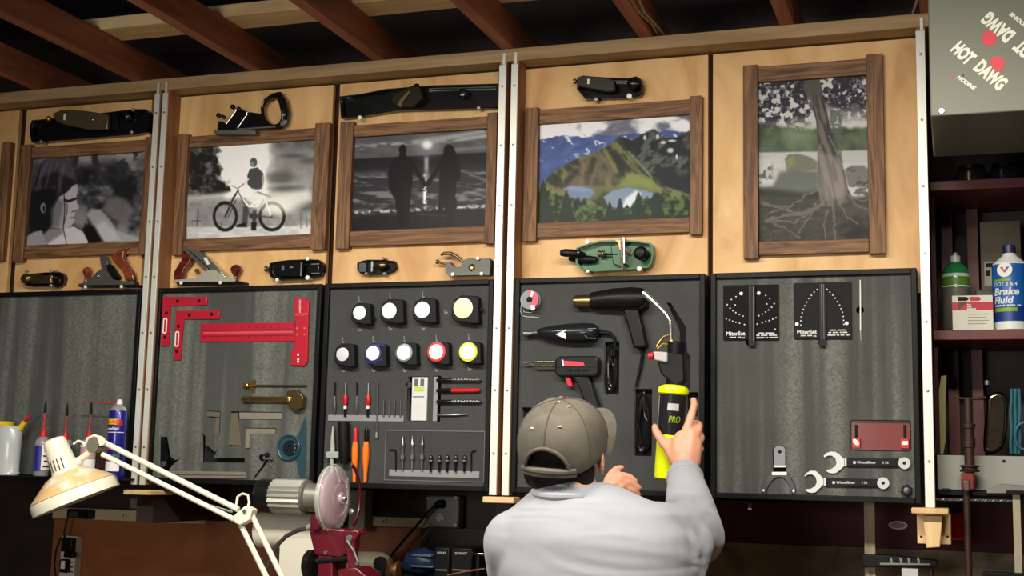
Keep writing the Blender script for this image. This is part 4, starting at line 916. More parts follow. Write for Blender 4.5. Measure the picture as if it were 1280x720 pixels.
# round blue green gauge
TEAL = mat('blue_green_steel', (46, 76, 88), .35, .3, var=.15)
t = thing('round_gauge', 'round blue green gauge with curved tails in the foam', 'gauge')
put('tail', MB().pprism([(381, 521), (383.5, 526), (383, 596), (376, 598), (372, 590), (371, 578), (366, 572), (369, 548), (374, 541), (377, 532)], -.056, TS), TEAL, t, bev=.001)
put('rim', MB().lathe(W(361.5, 559.6, -.0562), (0, -1, 0), [(0, .0405), (.006, .0405), (.008, .038), (.006, .034), (.003, .032)], 36), TEAL, t)
put('dial', MB().lathe(W(362.5, 560, -.0594), (0, -1, 0), [(0, .025), (.003, .024)], 30), mat('dark_teal', (22, 34, 40), .3), t)
for q in ((361, 557), (368.5, 555.5), (369, 560), (368, 565), (358, 563)): dots('dial_mark', [q], 1.8 if q[0] < 365 else 1.0, -.0626, mat('navy', (14, 18, 34), .3) if q[0] < 365 else TANST2, t)
# black tool at the left edge
t = thing('marking_knife', 'black folding tool with two round holes at the left edge of its tray', 'knife')
put('blade', MB().pprism([(201, 547), (203, 546.5), (208, 551), (210, 570), (209, 583), (205, 589), (200, 589)], -.052, -.031), DKIRON, t)
put('ring', MB().lathe(W(205, 558.6, -.0522), (0, -1, 0), [(0, .011), (.003, .011), (.003, .006), (.001, .005)], 18), JAPAN, t)
put('ring', MB().lathe(W(204.6, 580, -.0522), (0, -1, 0), [(0, .009), (.003, .009), (.004, .004)], 18), STEEL, t)
put('hook', ptube(MB(), [(211, 571, 1.4), (216, 575.5, 1.6), (222, 574.5, 1.3), (226.5, 571.5, .8)], -.05), JAPAN, t)
# dividers
t = thing('dividers', 'small black dividers with a round thumb nut in the foam', 'dividers')
put('leg', ptube(MB(), [(335, 573, 1.6), (327, 585, 1.1), (317, 597.5, .5)], -.058), DKIRON, t)
put('leg', ptube(MB(), [(335, 573, 1.6), (341, 585, .9), (349, 596, .5)], -.057), mat('grey_leg', (84, 86, 84), .4, .6), t)
put('thumb_nut', MB().lathe(W(328.5, 571.5, -.0545), (0, -1, 0), [(0, .011), (.006, .010), (.008, .004)], 16), JAPAN, t)
put('cross_screw', ptube(MB(), [(330, 573.4, 1.3), (341, 573.4, 1.3)], -.064), STEEL, t)
put('top_ring', MB().lathe(W(334.5, 568.5, -.0545), (0, -1, 0), [(0, .008), (.008, .007)], 14), JAPAN, t)

# ---------------- tape measures
def tape(dc, dr, case, label, ring=None, body=None, disc=None, nub=None, rr=0):
    t = thing('tape_measure', label, 'tape measure', 'tape measures in two rows')
    x0, y0, x1, y1 = case; w = x1 - x0; h = y1 - y0
    pts = [(x0 + .02 * w, y0 + .45 * h), (x0 + .10 * w, y0 + .15 * h), (x0 + .35 * w, y0), (x0 + .93 * w, y0 + .02 * h), (x1 - .04 * w, y0 + .12 * h), (x1 - .03 * w, y0 + .55 * h), (x1, y0 + .96 * h), (x0 + .60 * w, y0 + .98 * h), (x0 + .55 * w, y1 - .06 * h), (x0 + .15 * w, y0 + .9 * h), (x0, y0 + .75 * h)]
    put('case', MB().pprism(pts, -.084, TS), body or mat('tape_rubber_black', (26, 27, 30), .55), t, bev=.004, seg=3)
    if body:
        put('grip', MB().pprism([(x0 + .70 * w, y0 + .06 * h), (x1, y0 + .1 * h), (x1 + .02 * w, y0 + .98 * h), (x0 + .35 * w, y0 + 1.0 * h), (x0 + .45 * w, y0 + .9 * h), (x0 + .8 * w, y0 + .7 * h)], -.0845, -.058), mat('tape_rubber_black', (26, 27, 30), .55), t, bev=.002)
    c = W(dc[0], dc[1], -.0846); s = psz(dc[0], dc[1], -.085)
    if ring: put('ring', MB().lathe(c, (0, -1, 0), [(0, rr * s), (.0035, rr * s * .97), (.004, rr * s * .85)], 32), ring, t); c = c + Vector((0, -.0041, 0))
    put('face', MB().lathe(c, (0, -1, 0), [(0, dr * s), (.0015, dr * s), (.002, dr * s * .94)], 32), disc or mat('tape_face_white', (246, 246, 248), .4, var=.02), t)
    if nub: put('tape_hook', MB().prect(nub[0] - 2, nub[1] - 2.6, nub[0] + 1.6, nub[1] + 2.4, -.072, -.062), STEEL if False else JAPAN, t, bev=.0008)
    return t
tape((449.5, 391), 8.6, (438.5, 378.6, 464, 406.5), 'tape measure, upper row, first and smallest, all white face', nub=(466, 398))
tape((486.6, 388.5), 9.8, (475, 373.5, 505, 405.5), 'tape measure, upper row, second from the red squares, white face')
tape((528, 387.3), 10.2, (515.5, 372.5, 545.8, 404.7), 'tape measure, upper row, between a white faced one and the big cream one')
tape((579, 385.2), 12.8, (564, 369, 599, 405.6), 'largest tape measure with a cream yellow face, end of the upper row', disc=mat('tape_face_cream', (226, 226, 188), .4, var=.02), nub=(601.2, 387))
tape((428.3, 443), 8.4, (417.5, 429, 443.6, 459.4), 'tape measure with dull grey white face, start of the lower row', disc=mat('tape_face_grey', (206, 208, 214), .4, var=.02))
tape((466.8, 441.7), 8.9, (455.5, 429, 482.5, 458), 'tape measure with a dark blue body', body=mat('tape_blue', (40, 40, 104), .4), ring=mat('tape_blue', (40, 40, 104)), rr=11.5)
tape((505.4, 441), 9.2, (494.4, 428, 521.5, 457.6), 'tape measure with a thin grey ring round its white face', ring=mat('tape_grey_ring', (128, 134, 138), .35, .4), rr=11.6)
tape((545.8, 440), 9.4, (534, 427, 562, 457), 'tape measure with a red ring', ring=mat('tape_red', (206, 46, 34), .4), rr=12.6)
tape((585.4, 440), 9.6, (573.5, 427, 601.5, 456), 'tape measure with a yellow green ring', ring=mat('tape_yellow', (206, 214, 48), .4), rr=12.4)
TRD = [o for o in COL.objects if o.get('label', '').startswith('foam tray with the tape')][0]
SLOTLIT = mat('slot_glint_grey', (112, 114, 114), .45)  # grey painted for the light caught on foam slot edges
def fslot_glint(px, py, down):
    if down: pts = [(px - 2.4, py - 3.4), (px - 1.2, py - 3.4), (px - .9, py - .6), (px + 2.6, py - 1.6), (px + 1.8, py + 1.4), (px - 1.8, py + 1.4)]
    else: pts = [(px - 1.3, py - 4), (px - .2, py - 4), (px - .2, py + 2.2), (px + 1.6, py + 2.2), (px + 1.3, py + 4), (px - 1.3, py + 4)]
    put('slot_edge_glint', MB().pprism(pts, -.0552, -.0541), SLOTLIT, TRD)
for (a, b) in ((449.5, 374), (488, 369.5), (529, 368)): fslot_glint(a, b, False)
for (a, b) in ((449.5, 412.5), (488, 411.5), (529, 411), (557.5, 391)): fslot_glint(a, b, True)
for (a, b) in ((429, 425), (467, 424), (506, 424), (546, 422.5), (586.5, 421)): fslot_glint(a, b, False)
for (a, b) in ((429, 463.5), (467, 463.5), (506, 463.5), (546, 463), (587, 462)): fslot_glint(a, b, True)

# ---------------- pens, picks and bits
HOLD = mat('grey_foam_strip', (132, 134, 136), .5, var=.15)
def strip(x0, y0, x1, y1, lab):
    o = put('holder_strip', MB().prect(x0, y0, x1, y1, -.0575, TS), HOLD, bev=.0015); tag(o, lab, 'holder', 'grey holder strips in the tape tray')
strip(409.7, 519, 504.4, 526.7, 'grey strip holding the red scribers and thin picks')
strip(541.2, 470.8, 547, 526.7, 'upright grey strip holding the four pens and drill bits')
strip(486, 588, 599, 596.7, 'grey strip in the bit box holding the small bits')
def stick(name, label, cat, group, parts, Y=-.0605):
    t = thing(name, label, cat, group)
    for nm, pts, m in parts: put(nm, ptube(MB(), pts, Y, 10), m, t)
    return t
SH = mat('shaft_grey', (110, 112, 112), .35, .7)
for x, lab in ((418.3, 'dark pick with grey swelling, beside the black fat handle'), (445.6, 'dark pick with grey swelling, between the two red scribers')):
    stick('pick', lab, 'pick', 'thin picks', [('shaft', [(x + .6, 478, .9), (x + .4, 496, .6)], JAPAN), ('handle', [(x + .3, 495, .8), (x, 505, 2.0), (x, 513, 1.6), (x, 518, .7)], SH)])
for x, lab in ((431.9, 'red handled scriber, the one nearer the fat black handle'), (460.3, 'red handled scriber, the one nearer the long needle')):
    stick('scriber', lab, 'scriber', 'red scribers', [('shaft', [(x, 479, .9), (x, 494, 1.3)], STEEL), ('grip', [(x, 493.5, 2), (x, 495, 2.9), (x - .2, 503, 2.9), (x - .4, 507, 2)], REDP), ('collar', [(x - .4, 507, 2.1), (x - .5, 511, 2.1)], WHITE), ('tail', [(x - .5, 511, 1.4), (x - .7, 521, 1.5)], JAPAN)], Y=-.0625)
stick('needle_probe', 'long thin steel probe reaching below the grey strip', 'probe', None, [('shaft', [(471.9, 477.5, 1.1), (471.8, 482, .8), (471, 540, .8)], SH), ('tip', [(471, 540, 1.5), (470.6, 547, 1.6)], HOLD)], Y=-.0625)
for k, x in enumerate((479.7, 486.5, 493.2, 500.8)):
    stick('small_bit', ['short thin steel bit in the grey strip, nearest the long probe', 'short thin steel bit in the grey strip, second from the long probe', 'short thin steel bit in the grey strip, third from the long probe', 'short thin steel bit at the end of the grey strip, nearest the clear case'][k], 'bit', 'four short thin bits', [('shank', [(x, 500, .8), (x - .2, 518, 1.0), (x - .3, 521, 1.0)], SH)])
t = thing('clear_case', 'white clear case with a yellow green label', 'case')
put('case_body', MB().prect(514.3, 471.5, 533.6, 526, -.058, -.032), mat('frosted_case', (206, 208, 208), .3, var=.08), t, bev=.002)
put('case_window', MB().prect(518, 473.5, 522.5, 483, -.0588, -.0582).prect(525.5, 473.5, 530, 483, -.0588, -.0582), SH, t)
put('label', MB().prect(517.5, 483.8, 530, 489, -.059, -.0582), mat('lime_label', (182, 206, 60), .5), t)
put('slot_line', MB().prect(516, 495.2, 530, 496.4, -.059, -.0582), SH, t)
def spiral(x0, x1, y, r, m, t, Y=-.0625, tw=5.0):
    mb = MB(); a = W(x0, y, Y); b = W(x1, y, Y); s = psz(x0, y, Y) * r; N = 44; n = 12; rings = []
    for i in range(N + 1):
        c = a.lerp(b, i / N); k = 1 if i < N - 4 else max(.1, (N - i) / 4)
        th = tw * 2 * math.pi * i / N
        rings.append([mb.bm.verts.new(c + Vector((0, math.cos(f), math.sin(f))) * (s * k * (1 - .34 * (abs(math.cos(f - th)) > .75)))) for f in [2 * math.pi * q / n for q in range(n)]])
    for A, B in zip(rings, rings[1:]):
        for q in range(n): mb.bm.faces.new((A[q], A[(q + 1) % n], B[(q + 1) % n], B[q]))
    mb.bm.faces.new(rings[0]); mb.bm.faces.new(rings[-1][::-1]); return put('flutes', mb, m, t, smooth=False)
for y, lab in ((475.3, 'dark twist drill bit, the upper of two'), (502.2, 'dark twist drill bit, the lower of two')):
    t = thing('drill_bit', lab, 'drill bit', 'twist drill bits'); put('shank', ptube(MB(), [(546, y, 2.0), (548, y, 2.5), (565, y - .2, 2.5)], -.0625), JAPAN, t); spiral(565, 603, y - .3, 2.7, mat('dark_drill_steel', (96, 96, 94), .3, .8), t)
stick('marker_pen', 'red marker pen with black cap lying between the drill bits', 'pen', None, [('cap', [(546, 488.2, 2.0), (548, 488.2, 2.7), (564.5, 488.1, 2.9)], BLK), ('barrel', [(564.5, 488.1, 2.7), (592, 487.8, 2.7), (600, 487.6, 1.8)], REDP)], Y=-.063)
stick('engraving_bit', 'slim bright silver pin under the drill bits', 'bit', None, [('shank', [(547, 518.4, .9), (552, 518.3, 1.7), (573, 518.1, 1.7), (575, 518.1, .9), (584, 518, .9)], STEEL)])
ORG = mat('orange_plastic', (238, 118, 24), .42)
for x, x2, tipm, lab in ((444.2, 442.8, REDP, 'orange marker with a red tip'), (457.8, 456.4, JAPAN, 'orange marker with a black tip')):
    stick('marker', lab, 'marker', 'orange carpenter markers', [('tip', [(x + .2, 534.6, 1.8), (x + .2, 537, 2.5), (x + .1, 553, 2.8)], tipm),
          ('barrel', [(x, 552, 3.0), (x - .2, 560, 4.2), (x - .4, 570, 4.4), (x - .7, 580, 3.6), (x - 1, 590, 2.6), (x2, 603, 2.0)], ORG)], Y=-.066)
t = thing('screwdriver', 'fat black handle standing upright beside the orange marker', 'screwdriver')
put('handle', ptube(MB(), [(429.5, 527, 6.4), (429.5, 529, 7.1), (429.8, 560, 7.0), (430, 571, 6.2), (430, 580, 4.5)], -.075, 16), BLKM, t)
put('guard', MB().prect(417, 570.5, 441, 572.5, -.072, -.058), JAPAN, t)
t = thing('glue_nozzle', 'grey translucent nozzle above the grinder guard', 'nozzle')
GT = mat('translucent_grey', (158, 160, 160), .35)
put('stem', ptube(MB(), [(416.3, 533, 1.0), (415.8, 545, 2.2), (415.5, 565, 3.6)], -.068), GT, t)
put('block', MB().prect(406.8, 564.4, 422.6, 573, -.078, -.058), GT, t, bev=.003)
put('tube', ptube(MB(), [(415, 573, 2.6), (415, 592, 2.6)], -.068), GT, t)
for pts, lab in (([(487, 562.3, .8), (493.6, 562.2, .8), (494.7, 563.4, .8), (494.7, 589, .8)], 'black hex key bent to the left in the bit box'), ([(594.8, 563.3, .8), (590.2, 564.2, .8), (589, 566, .8), (589, 589.5, .8)], 'black hex key bent to the right in the bit box')):
    o = put('hex_key', ptube(MB(), pts, -.060, 6), JAPAN); tag(o, lab, 'hex key', 'hex keys in the bit box')
for x, lab in ((503.2, 'silver bit, nearest the left hex key'), (515.3, 'silver bit, the middle of three'), (527.6, 'silver bit, nearest the black router bits')):
    stick('countersink_bit', lab, 'bit', 'silver bits in the bit box', [('shank', [(x + .3, 544.5, .9), (x + .2, 553, 1.2), (x + .2, 554.5, 2.0), (x + .1, 558, 2.0), (x + .1, 559, 1.5), (x, 568, 1.6), (x, 569, 2.9), (x - .1, 574, 2.9), (x - .1, 575.5, 1.2), (x - .2, 588, 1.2)], STEEL)], Y=-.0625)
for k, x in enumerate((538.4, 549.2, 558.9, 569.6, 580.4)):
    lab = ['black router bit next to the silver bits', 'black router bit, second of five', 'black router bit in the middle of five', 'black router bit, fourth of five', 'black router bit next to the right hex key'][k]
    stick('router_bit', lab, 'bit', 'black router bits', [('cutter', [(x + .4, 569, 1.2), (x + .3, 571, 2.3), (x, 577, 2.7), (x, 580, 1.8)], JAPAN), ('bearing', [(x, 575, 2.8), (x, 576.6, 2.9)], STEEL), ('shank', [(x, 580, 1.2), (x - .1, 590, 1.4)], JAPAN)], Y=-.0625)

# ---------------- heat gun tray
t = thing('solder_spool', 'small solder spool with a pink and white label', 'spool')
c = W(664.4, 375.6, -.060)
put('spool', MB().lathe(c + Vector((0, .005, 0)), (0, -1, 0), [(0, .0285), (.004, .0285), (.005, .024), (.020, .024), (.021, .0285), (.025, .0285)], 30), HOLD, t)
lab = MB(); cc = c + Vector((0, -.0203, 0))
for a0, a1 in ((-70, 100),):
    pts = [(cc.x + .0275 * math.cos(math.radians(a0 + (a1 - a0) * k / 14)), cc.z + .0275 * math.sin(math.radians(a0 + (a1 - a0) * k / 14))) for k in range(15)] + [(cc.x + .010 * math.cos(math.radians(a1 - (a1 - a0) * k / 14)), cc.z + .010 * math.sin(math.radians(a1 - (a1 - a0) * k / 14))) for k in range(15)]
    lab.prism(pts, cc.y - .0006, cc.y)
put('label', lab, mat('pink_label', (206, 84, 110), .5), t)
put('label_mark', MB().pprism([(664, 364), (668, 365), (665, 371), (662.5, 371)], cc.y - .001, cc.y - .0007).pprism([(663, 382), (668, 381), (669, 386), (664, 388)], cc.y - .001, cc.y - .0007), WHITE, t)
put('hub', MB().lathe(cc + Vector((0, -.0002, 0)), (0, -1, 0), [(0, .009), (.0012, .008)], 18), BLKM, t)
put('solder_wire', ptube(MB(), [(654, 374, .6), (651.5, 382, .6), (650.6, 388, .6), (652.5, 394.5, .6), (658, 396, .6), (666, 396.2, .6), (673.5, 396.8, .6)], -.058, 6).loft([W(a, b, -.058) for a, b in ((672, 384), (664, 391), (656, 390), (652, 386))], .0012, 6), STEEL, t)
# heat gun
t = thing('heat_gun', 'black heat gun with brass coloured nozzle lying in the foam', 'heat gun')
put('nozzle', ptube(MB(), [(717.5, 377, 5.5), (718.5, 377, 7.6), (722, 377, 8.2), (740, 376.4, 8.2)], -.075, 20), BRONZE, t)
put('housing', ptube(MB(), [(739, 376.2, 9.4), (740, 376.2, 10.8), (768, 374, 13.6), (790, 373.5, 14.6), (802, 373.7, 13.6), (807, 373.9, 11), (808.5, 374, 6)], -.078, 24), BLK, t)
put('rear_shell', MB().pprism([(768.5, 361), (801, 359.6), (808, 364.5), (808.3, 383), (803, 387.6), (770, 387.6)], -.094, -.0545), BLK, t, bev=.008, seg=4)
put('handle', MB().pprism([(778.5, 386), (798, 386), (808.7, 433), (804, 434.5), (791.5, 435)], -.090, -.0575), BLK, t, bev=.006, seg=3)
put('trigger', MB().pprism([(778, 392), (782, 391), (785, 403), (782, 404)], -.083, -.068), JAPAN, t, bev=.002)
put('cord', ptube(MB(), [(803, 433, 2.6), (803, 445, 2.2), (801, 458, 2), (798, 470, 1.8), (795, 483, 1.6)], -.062), BLKM, t)
put('grille', MB().prect(752, 371, 765, 372.2, -.1062, -.1045).prect(752, 376.4, 765, 377.6, -.1062, -.1045), BLKM, t)
put('gold_marking', MB().pprism([(770, 372.6), (776, 371.6), (777, 369.5), (779, 371.3), (797, 370.8), (796, 374), (780, 374.4), (770, 375)], -.1085, -.1077), mat('gold_print', (176, 148, 50), .5), t)
put('white_marking', MB().prect(778.5, 360.8, 782.5, 364.2, -.0952, -.0942).prect(784, 361.4, 797, 363.4, -.0952, -.0942), WHITE, t)
# rotary tool
t = thing('rotary_tool', 'black rotary tool with a silver badge lying in the foam', 'rotary tool')
put('body', ptube(MB(), [(671.5, 415.6, 3), (674, 415.7, 5.2), (681, 416, 7.2), (694, 416.4, 10), (709, 416.4, 11.8), (728, 416, 12.4), (742, 415.9, 11.6), (747, 416, 8), (748.5, 416, 4)], -.076, 24), mat('rotary_black', (26, 28, 34), .35, coat=.3), t)
put('collet', ptube(MB(), [(653.5, 417, 2.4), (655, 417, 3.6), (660, 416.8, 3.6), (664, 416.6, 2.2), (666, 416.5, 2.6), (672, 416, 3.2)], -.076, 14), SH, t)
put('badge', MB().pprism([(694, 418), (707, 411.6), (707.5, 424.4)], -.1035, -.098), mat('silver_badge', (190, 192, 196), .4, .4), t, bev=.001)
put('seam', ptube(MB(), [(745, 410.5, .7), (734, 411, .7), (728.5, 416, .7), (734, 422.5, .7), (745, 423, .7)], -.1005, 6), SH, t)
put('cord', ptube(MB(), [(748, 416, 3.2), (755, 415.6, 2.8), (763, 417, 2.4), (768, 423, 2.2), (769, 430, 2), (767, 445, 2)], -.066), BLKM, t)
def coil(x0, x1, y0, y1, n, label_parent, Y=-.048):
    mb = MB(); random.seed(int(x0))
    for k in range(n):
        cx = (x0 + x1) / 2 + random.uniform(-2, 2); a = (x1 - x0) / 2 - 3 - random.uniform(0, 3); b = (y1 - y0) / 2 - 3 - random.uniform(0, 6); cy = (y0 + y1) / 2 + random.uniform(-2, 2)
        s = random.choice((0, 0, .35)); YY = Y - .002 * (k % 3)
        mb.loft([W(cx + a * math.cos(f) * (1 - s * abs(math.cos(f))) + (2.5 * math.sin(2 * f) if k % 2 else 0), cy + b * math.sin(f), YY + .002 * math.sin(2 * f + k)) for f in [2 * math.pi * q / 28 for q in range(28)]], .0035, 8, closed=True)
    return put('coiled_cord', mb, mat('cord_black', (20, 20, 22), .32, coat=.3), label_parent)
coil(756, 773, 428, 492, 5, t, -.050)
hg = [o for o in COL.objects if o.get('label', '').startswith('black heat gun')][0]
coil(794, 815, 487, 569, 7, hg, -.046)
# soldering gun
t = thing('soldering_gun', 'black soldering gun with a red and white badge', 'soldering gun')
put('housing', MB().prism(rrect(693.5, 444.8, 748.3, 470.7, -.088, .016, 6), -.088, TS), mat('solder_gun_black', (26, 28, 28), .4, coat=.2), t, bev=.006, seg=3)
put('badge', MB().pprism([(702, 450.6), (729, 452.4), (731, 457.6), (704, 457)], -.0905, -.0882), mat('badge_red', (204, 50, 70), .4), t, bev=.0008)
put('badge_border', MB().pprism([(702, 450), (704, 449.5), (705, 457.6), (703.6, 457.6)], -.0915, -.0906), WHITE, t)
for x in (708.5, 718.5, 728.5): put('vent', MB().pprism([(x, 460.8), (x + 6.6, 461), (x + 7.4, 464.6), (x + .6, 464.4)], -.0888, -.0882), BLKM, t)
put('seam', MB().prect(694.5, 458.6, 747, 459.2, -.0888, -.0882), BLKM, t)
put('barrel', ptube(MB(), [(672, 452, 1.3), (694, 452, 1.4)], -.075), BRONZE, t)
put('barrel', ptube(MB(), [(667, 457.8, 1.2), (694, 457.6, 1.4)], -.075), BRONZE, t)
put('tip', ptube(MB(), [(651.5, 452, 1.0), (655, 454.2, 1.0), (661, 453.4, .9), (665, 456, .9), (668, 457.8, .9)], -.075, 8).loft([W(661, 453, -.075), W(667, 452.4, -.075), W(673, 452, -.075)], .0028, 8), SH, t)
put('handle', MB().pprism([(715, 470), (735, 470), (739, 478), (752, 516), (736, 518), (722, 482)], -.084, -.0575), mat('solder_gun_black', (26, 28, 28)), t, bev=.005)
put('trigger', MB().pprism([(705.5, 471), (712.5, 471), (716, 484), (709, 482)], -.078, -.062), REDP, t, bev=.002)
t = thing('paper_tag', 'white and red paper tag half hidden beside the cap', 'tag')
put('tag', MB().pprism([(651, 559), (656.5, 561), (660, 585), (655, 586)], -.0562, TS), PAPER, t); put('tag_print', MB().pprism([(651.4, 563), (656.8, 563.5), (657.4, 567), (652, 566.4)], -.0568, -.0563), JAPAN, t)

# ---------------- mitre gauge tray
MB_ = mat('gauge_plate_black', (10, 11, 12), .7)
WD = mat('white_dot', (205, 205, 205), .5)
k64 = lambda pts: [(890 + a / 6.4, 340 + b / 6.4) for a, b in pts]
t = thing('mitre_gauge', 'black mitre gauge plate with curved rows of dots forming lobes', 'mitre gauge', 'black mitre gauge plates')
put('plate', MB().pprism([(904, 356.8), (973.2, 355.4), (973.6, 425), (904, 425)], -.060, TS), MB_, t, bev=.0006)
put('bar', MB().prect(935.3, 357.4, 944, 433, -.066, -.0602), BLK, t, bev=.001)
put('bar_groove', MB().prect(941.3, 358, 942.2, 426, -.0665, -.0661).prect(937, 358, 937.8, 426, -.0665, -.0661), mat('grey_line', (84, 86, 88), .4), t)
dots('dot', k64([(192, 197), (155, 220), (122, 262), (145, 290), (168, 310), (191, 325), (219, 340), (248, 353), (185, 264), (114, 374), (140, 384), (165, 394), (192, 402), (221, 410), (260, 421), (430, 188), (462, 212), (498, 253), (477, 282), (452, 304), (429, 320), (403, 337), (375, 350), (438, 256), (512, 366), (486, 377), (457, 389), (429, 397), (401, 407), (362, 417), (505, 457)]), .95, -.0601, WD, t)
dots('pin', k64([(235, 173), (375, 170)]), 2.5, -.0601, WHITE, t, .004)
lettering('lettering', [('MiterSet', flatmap(907.6, 419.6, 931.4, 419.2, -.0604, 5.2), .03, 0), ('---- --', flatmap(912, 422.4, 926, 422.2, -.0604, 1.4), .02, 0), ('24', flatmap(926.5, 423, 931, 422.9, -.0604, 2.0), .03, 0),
    ('---- ------', flatmap(947.5, 417.3, 968, 417, -.0604, 1.5), .02, 0), ('-- ---- -----', flatmap(945.5, 419.9, 971, 419.6, -.0604, 1.5), .02, 0), ('------ -- --- ---', flatmap(945.5, 422.9, 973, 422.6, -.0604, 1.6), .02, 0)], WD, t)
t = thing('mitre_gauge', 'black mitre gauge plate with dots in one tall arch', 'mitre gauge', 'black mitre gauge plates')
put('plate', MB().pprism([(991.6, 354), (1063.8, 352), (1065, 423.6), (992.4, 423.6)], -.060, TS), mat('gauge_plate_black2', (24, 25, 26), .65), t, bev=.0006)
put('bar', MB().prect(1023.6, 354, 1032.2, 433, -.066, -.0602), BLK, t, bev=.001)
put('bar_groove', MB().prect(1026.6, 355, 1027.4, 424, -.0665, -.0661).prect(1029.2, 355, 1030, 424, -.0665, -.0661), mat('grey_line', (84, 86, 88)), t)
L_ = [(840, 140), (817, 161), (795, 186), (775, 212), (757, 242), (742, 270), (731, 299), (722, 327), (714, 360), (711, 391), (711, 426)]
R_ = [(920, 139), (943, 160), (966, 185), (985, 209), (1004, 237), (1021, 265), (1033, 294), (1044, 322), (1050, 356), (1053, 387), (1055, 419)]
dots('dot', k64(L_ + R_), .95, -.0601, WD, t)
dots('hole', k64([(a - 14 - .9 * i, b - 14 + 2 * i) for i, (a, b) in enumerate(L_[:-1])] + [(a + 14 + .9 * i, b - 14 + 2 * i) for i, (a, b) in enumerate(R_[:-1])]), 2.0, -.0601, BLKM, t, .0003)
dots('pin', k64([(680, 418), (1078, 412)]), 2.5, -.0601, WHITE, t, .004)
lettering('lettering', [('MiterSet', flatmap(996.4, 417.6, 1021, 417.2, -.0604, 5.2), .03, 0), ('--- ---', flatmap(1001, 420.2, 1015, 420, -.0604, 1.4), .02, 0), ('45', flatmap(1016, 421, 1020.5, 420.9, -.0604, 2.0), .03, 0),
    ('---- ------', flatmap(1037.5, 413.5, 1058, 413.2, -.0604, 1.5), .02, 0), ('-- ---- -----', flatmap(1035.5, 416.4, 1059, 416.1, -.0604, 1.5), .02, 0), ('------ -- --- ---', flatmap(1034.5, 419.6, 1062, 419.3, -.0604, 1.6), .02, 0)], WD, t)
stick('thin_rod', 'thin white and steel rod standing right of the mitre gauges', 'rod', None, [('rod', [(1075.2, 350, .7), (1075.4, 360, .9), (1075.7, 412, .9)], mat('rod_white', (226, 226, 214), .35)), ('tip', [(1075.7, 412, .9), (1076.2, 425.6, .5)], STEEL)], Y=-.0585)
t = thing('red_plate', 'dark red plate sunk in the foam with two bright red slides', 'plate')
o = rrect(1064, 526, 1138, 563, -.040, .0068 * .9, 5)
put('plate', MB().prism(o, -.040, -.0305), mat('dark_red_acrylic', (112, 34, 26), .35, coat=.3), t)
for x, y in ((1070.4, 554), (1131, 554.5)):
    put('slot', MB().prect(x - 1.8, 531, x + 2.2, 547.6, -.0408, -.0402), BLKM, t)
    put('slide', MB().prect(x - 5, y - 6, x + 5, y + 6, -.050, -.0402), mat('bright_red', (196, 22, 44), .35), t, bev=.001)
    put('slide_mark', MB().pprism([(x - 4.4, y - 5), (x - 1, y - 5.4), (x + 3.6, y - 1), (x + 3.4, y + 2.4), (x, y + 2.6), (x - 4.2, y - .6)] if x < 1100 else [(x - 4, y - 3), (x + 4, y - 3.4), (x + 4.2, y + 1.6), (x - 4, y + 1.8)], -.0506, -.0501), WHITE, t)
k55 = lambda pts: [(940 + a / 5.536, 510 + b / 5.536) for a, b in pts]
t = thing('fork_wrench', 'black two pronged fork wrench standing in the foam', 'wrench')
put('tab', MB().pprism(k55([(150, 400), (150, 285), (165, 262), (190, 255), (215, 262), (232, 285), (232, 400)]), -.058, -.031), JAPAN, t, bev=.001)
dots('hole', k55([(192, 303)]), 2.2, -.0582, BLKM, t)
put('fork', MB().pprism(k55([(140, 440), (240, 440), (262, 470), (290, 520), (304, 560), (304, 590), (288, 598), (275, 588), (262, 550), (240, 505), (215, 482), (190, 478), (160, 484), (130, 512), (108, 552), (98, 588), (82, 596), (64, 580), (66, 550), (85, 500), (115, 462)]), -.060, TS), mat('fork_steel', (60, 62, 62), .35, .6), t, bev=.0012)
put('edge_band', MB().pprism(k55([(152, 398), (232, 398), (232, 410), (152, 410)]), -.0588, -.0582).pprism(k55([(138, 442), (240, 442), (240, 464), (138, 464)]), -.0616, -.0602), mat('bright_band', (236, 236, 228), .3), t)
put('prong_tip', MB().lathe(W(954.5, 613, -.0602), (0, -1, 0), [(0, .004), (.003, .003)], 12).lathe(W(992, 613.5, -.0602), (0, -1, 0), [(0, .004), (.003, .003)], 12), STEEL, t)
WS = mat('wrench_satin', (176, 178, 172), .38, .75, var=.06)
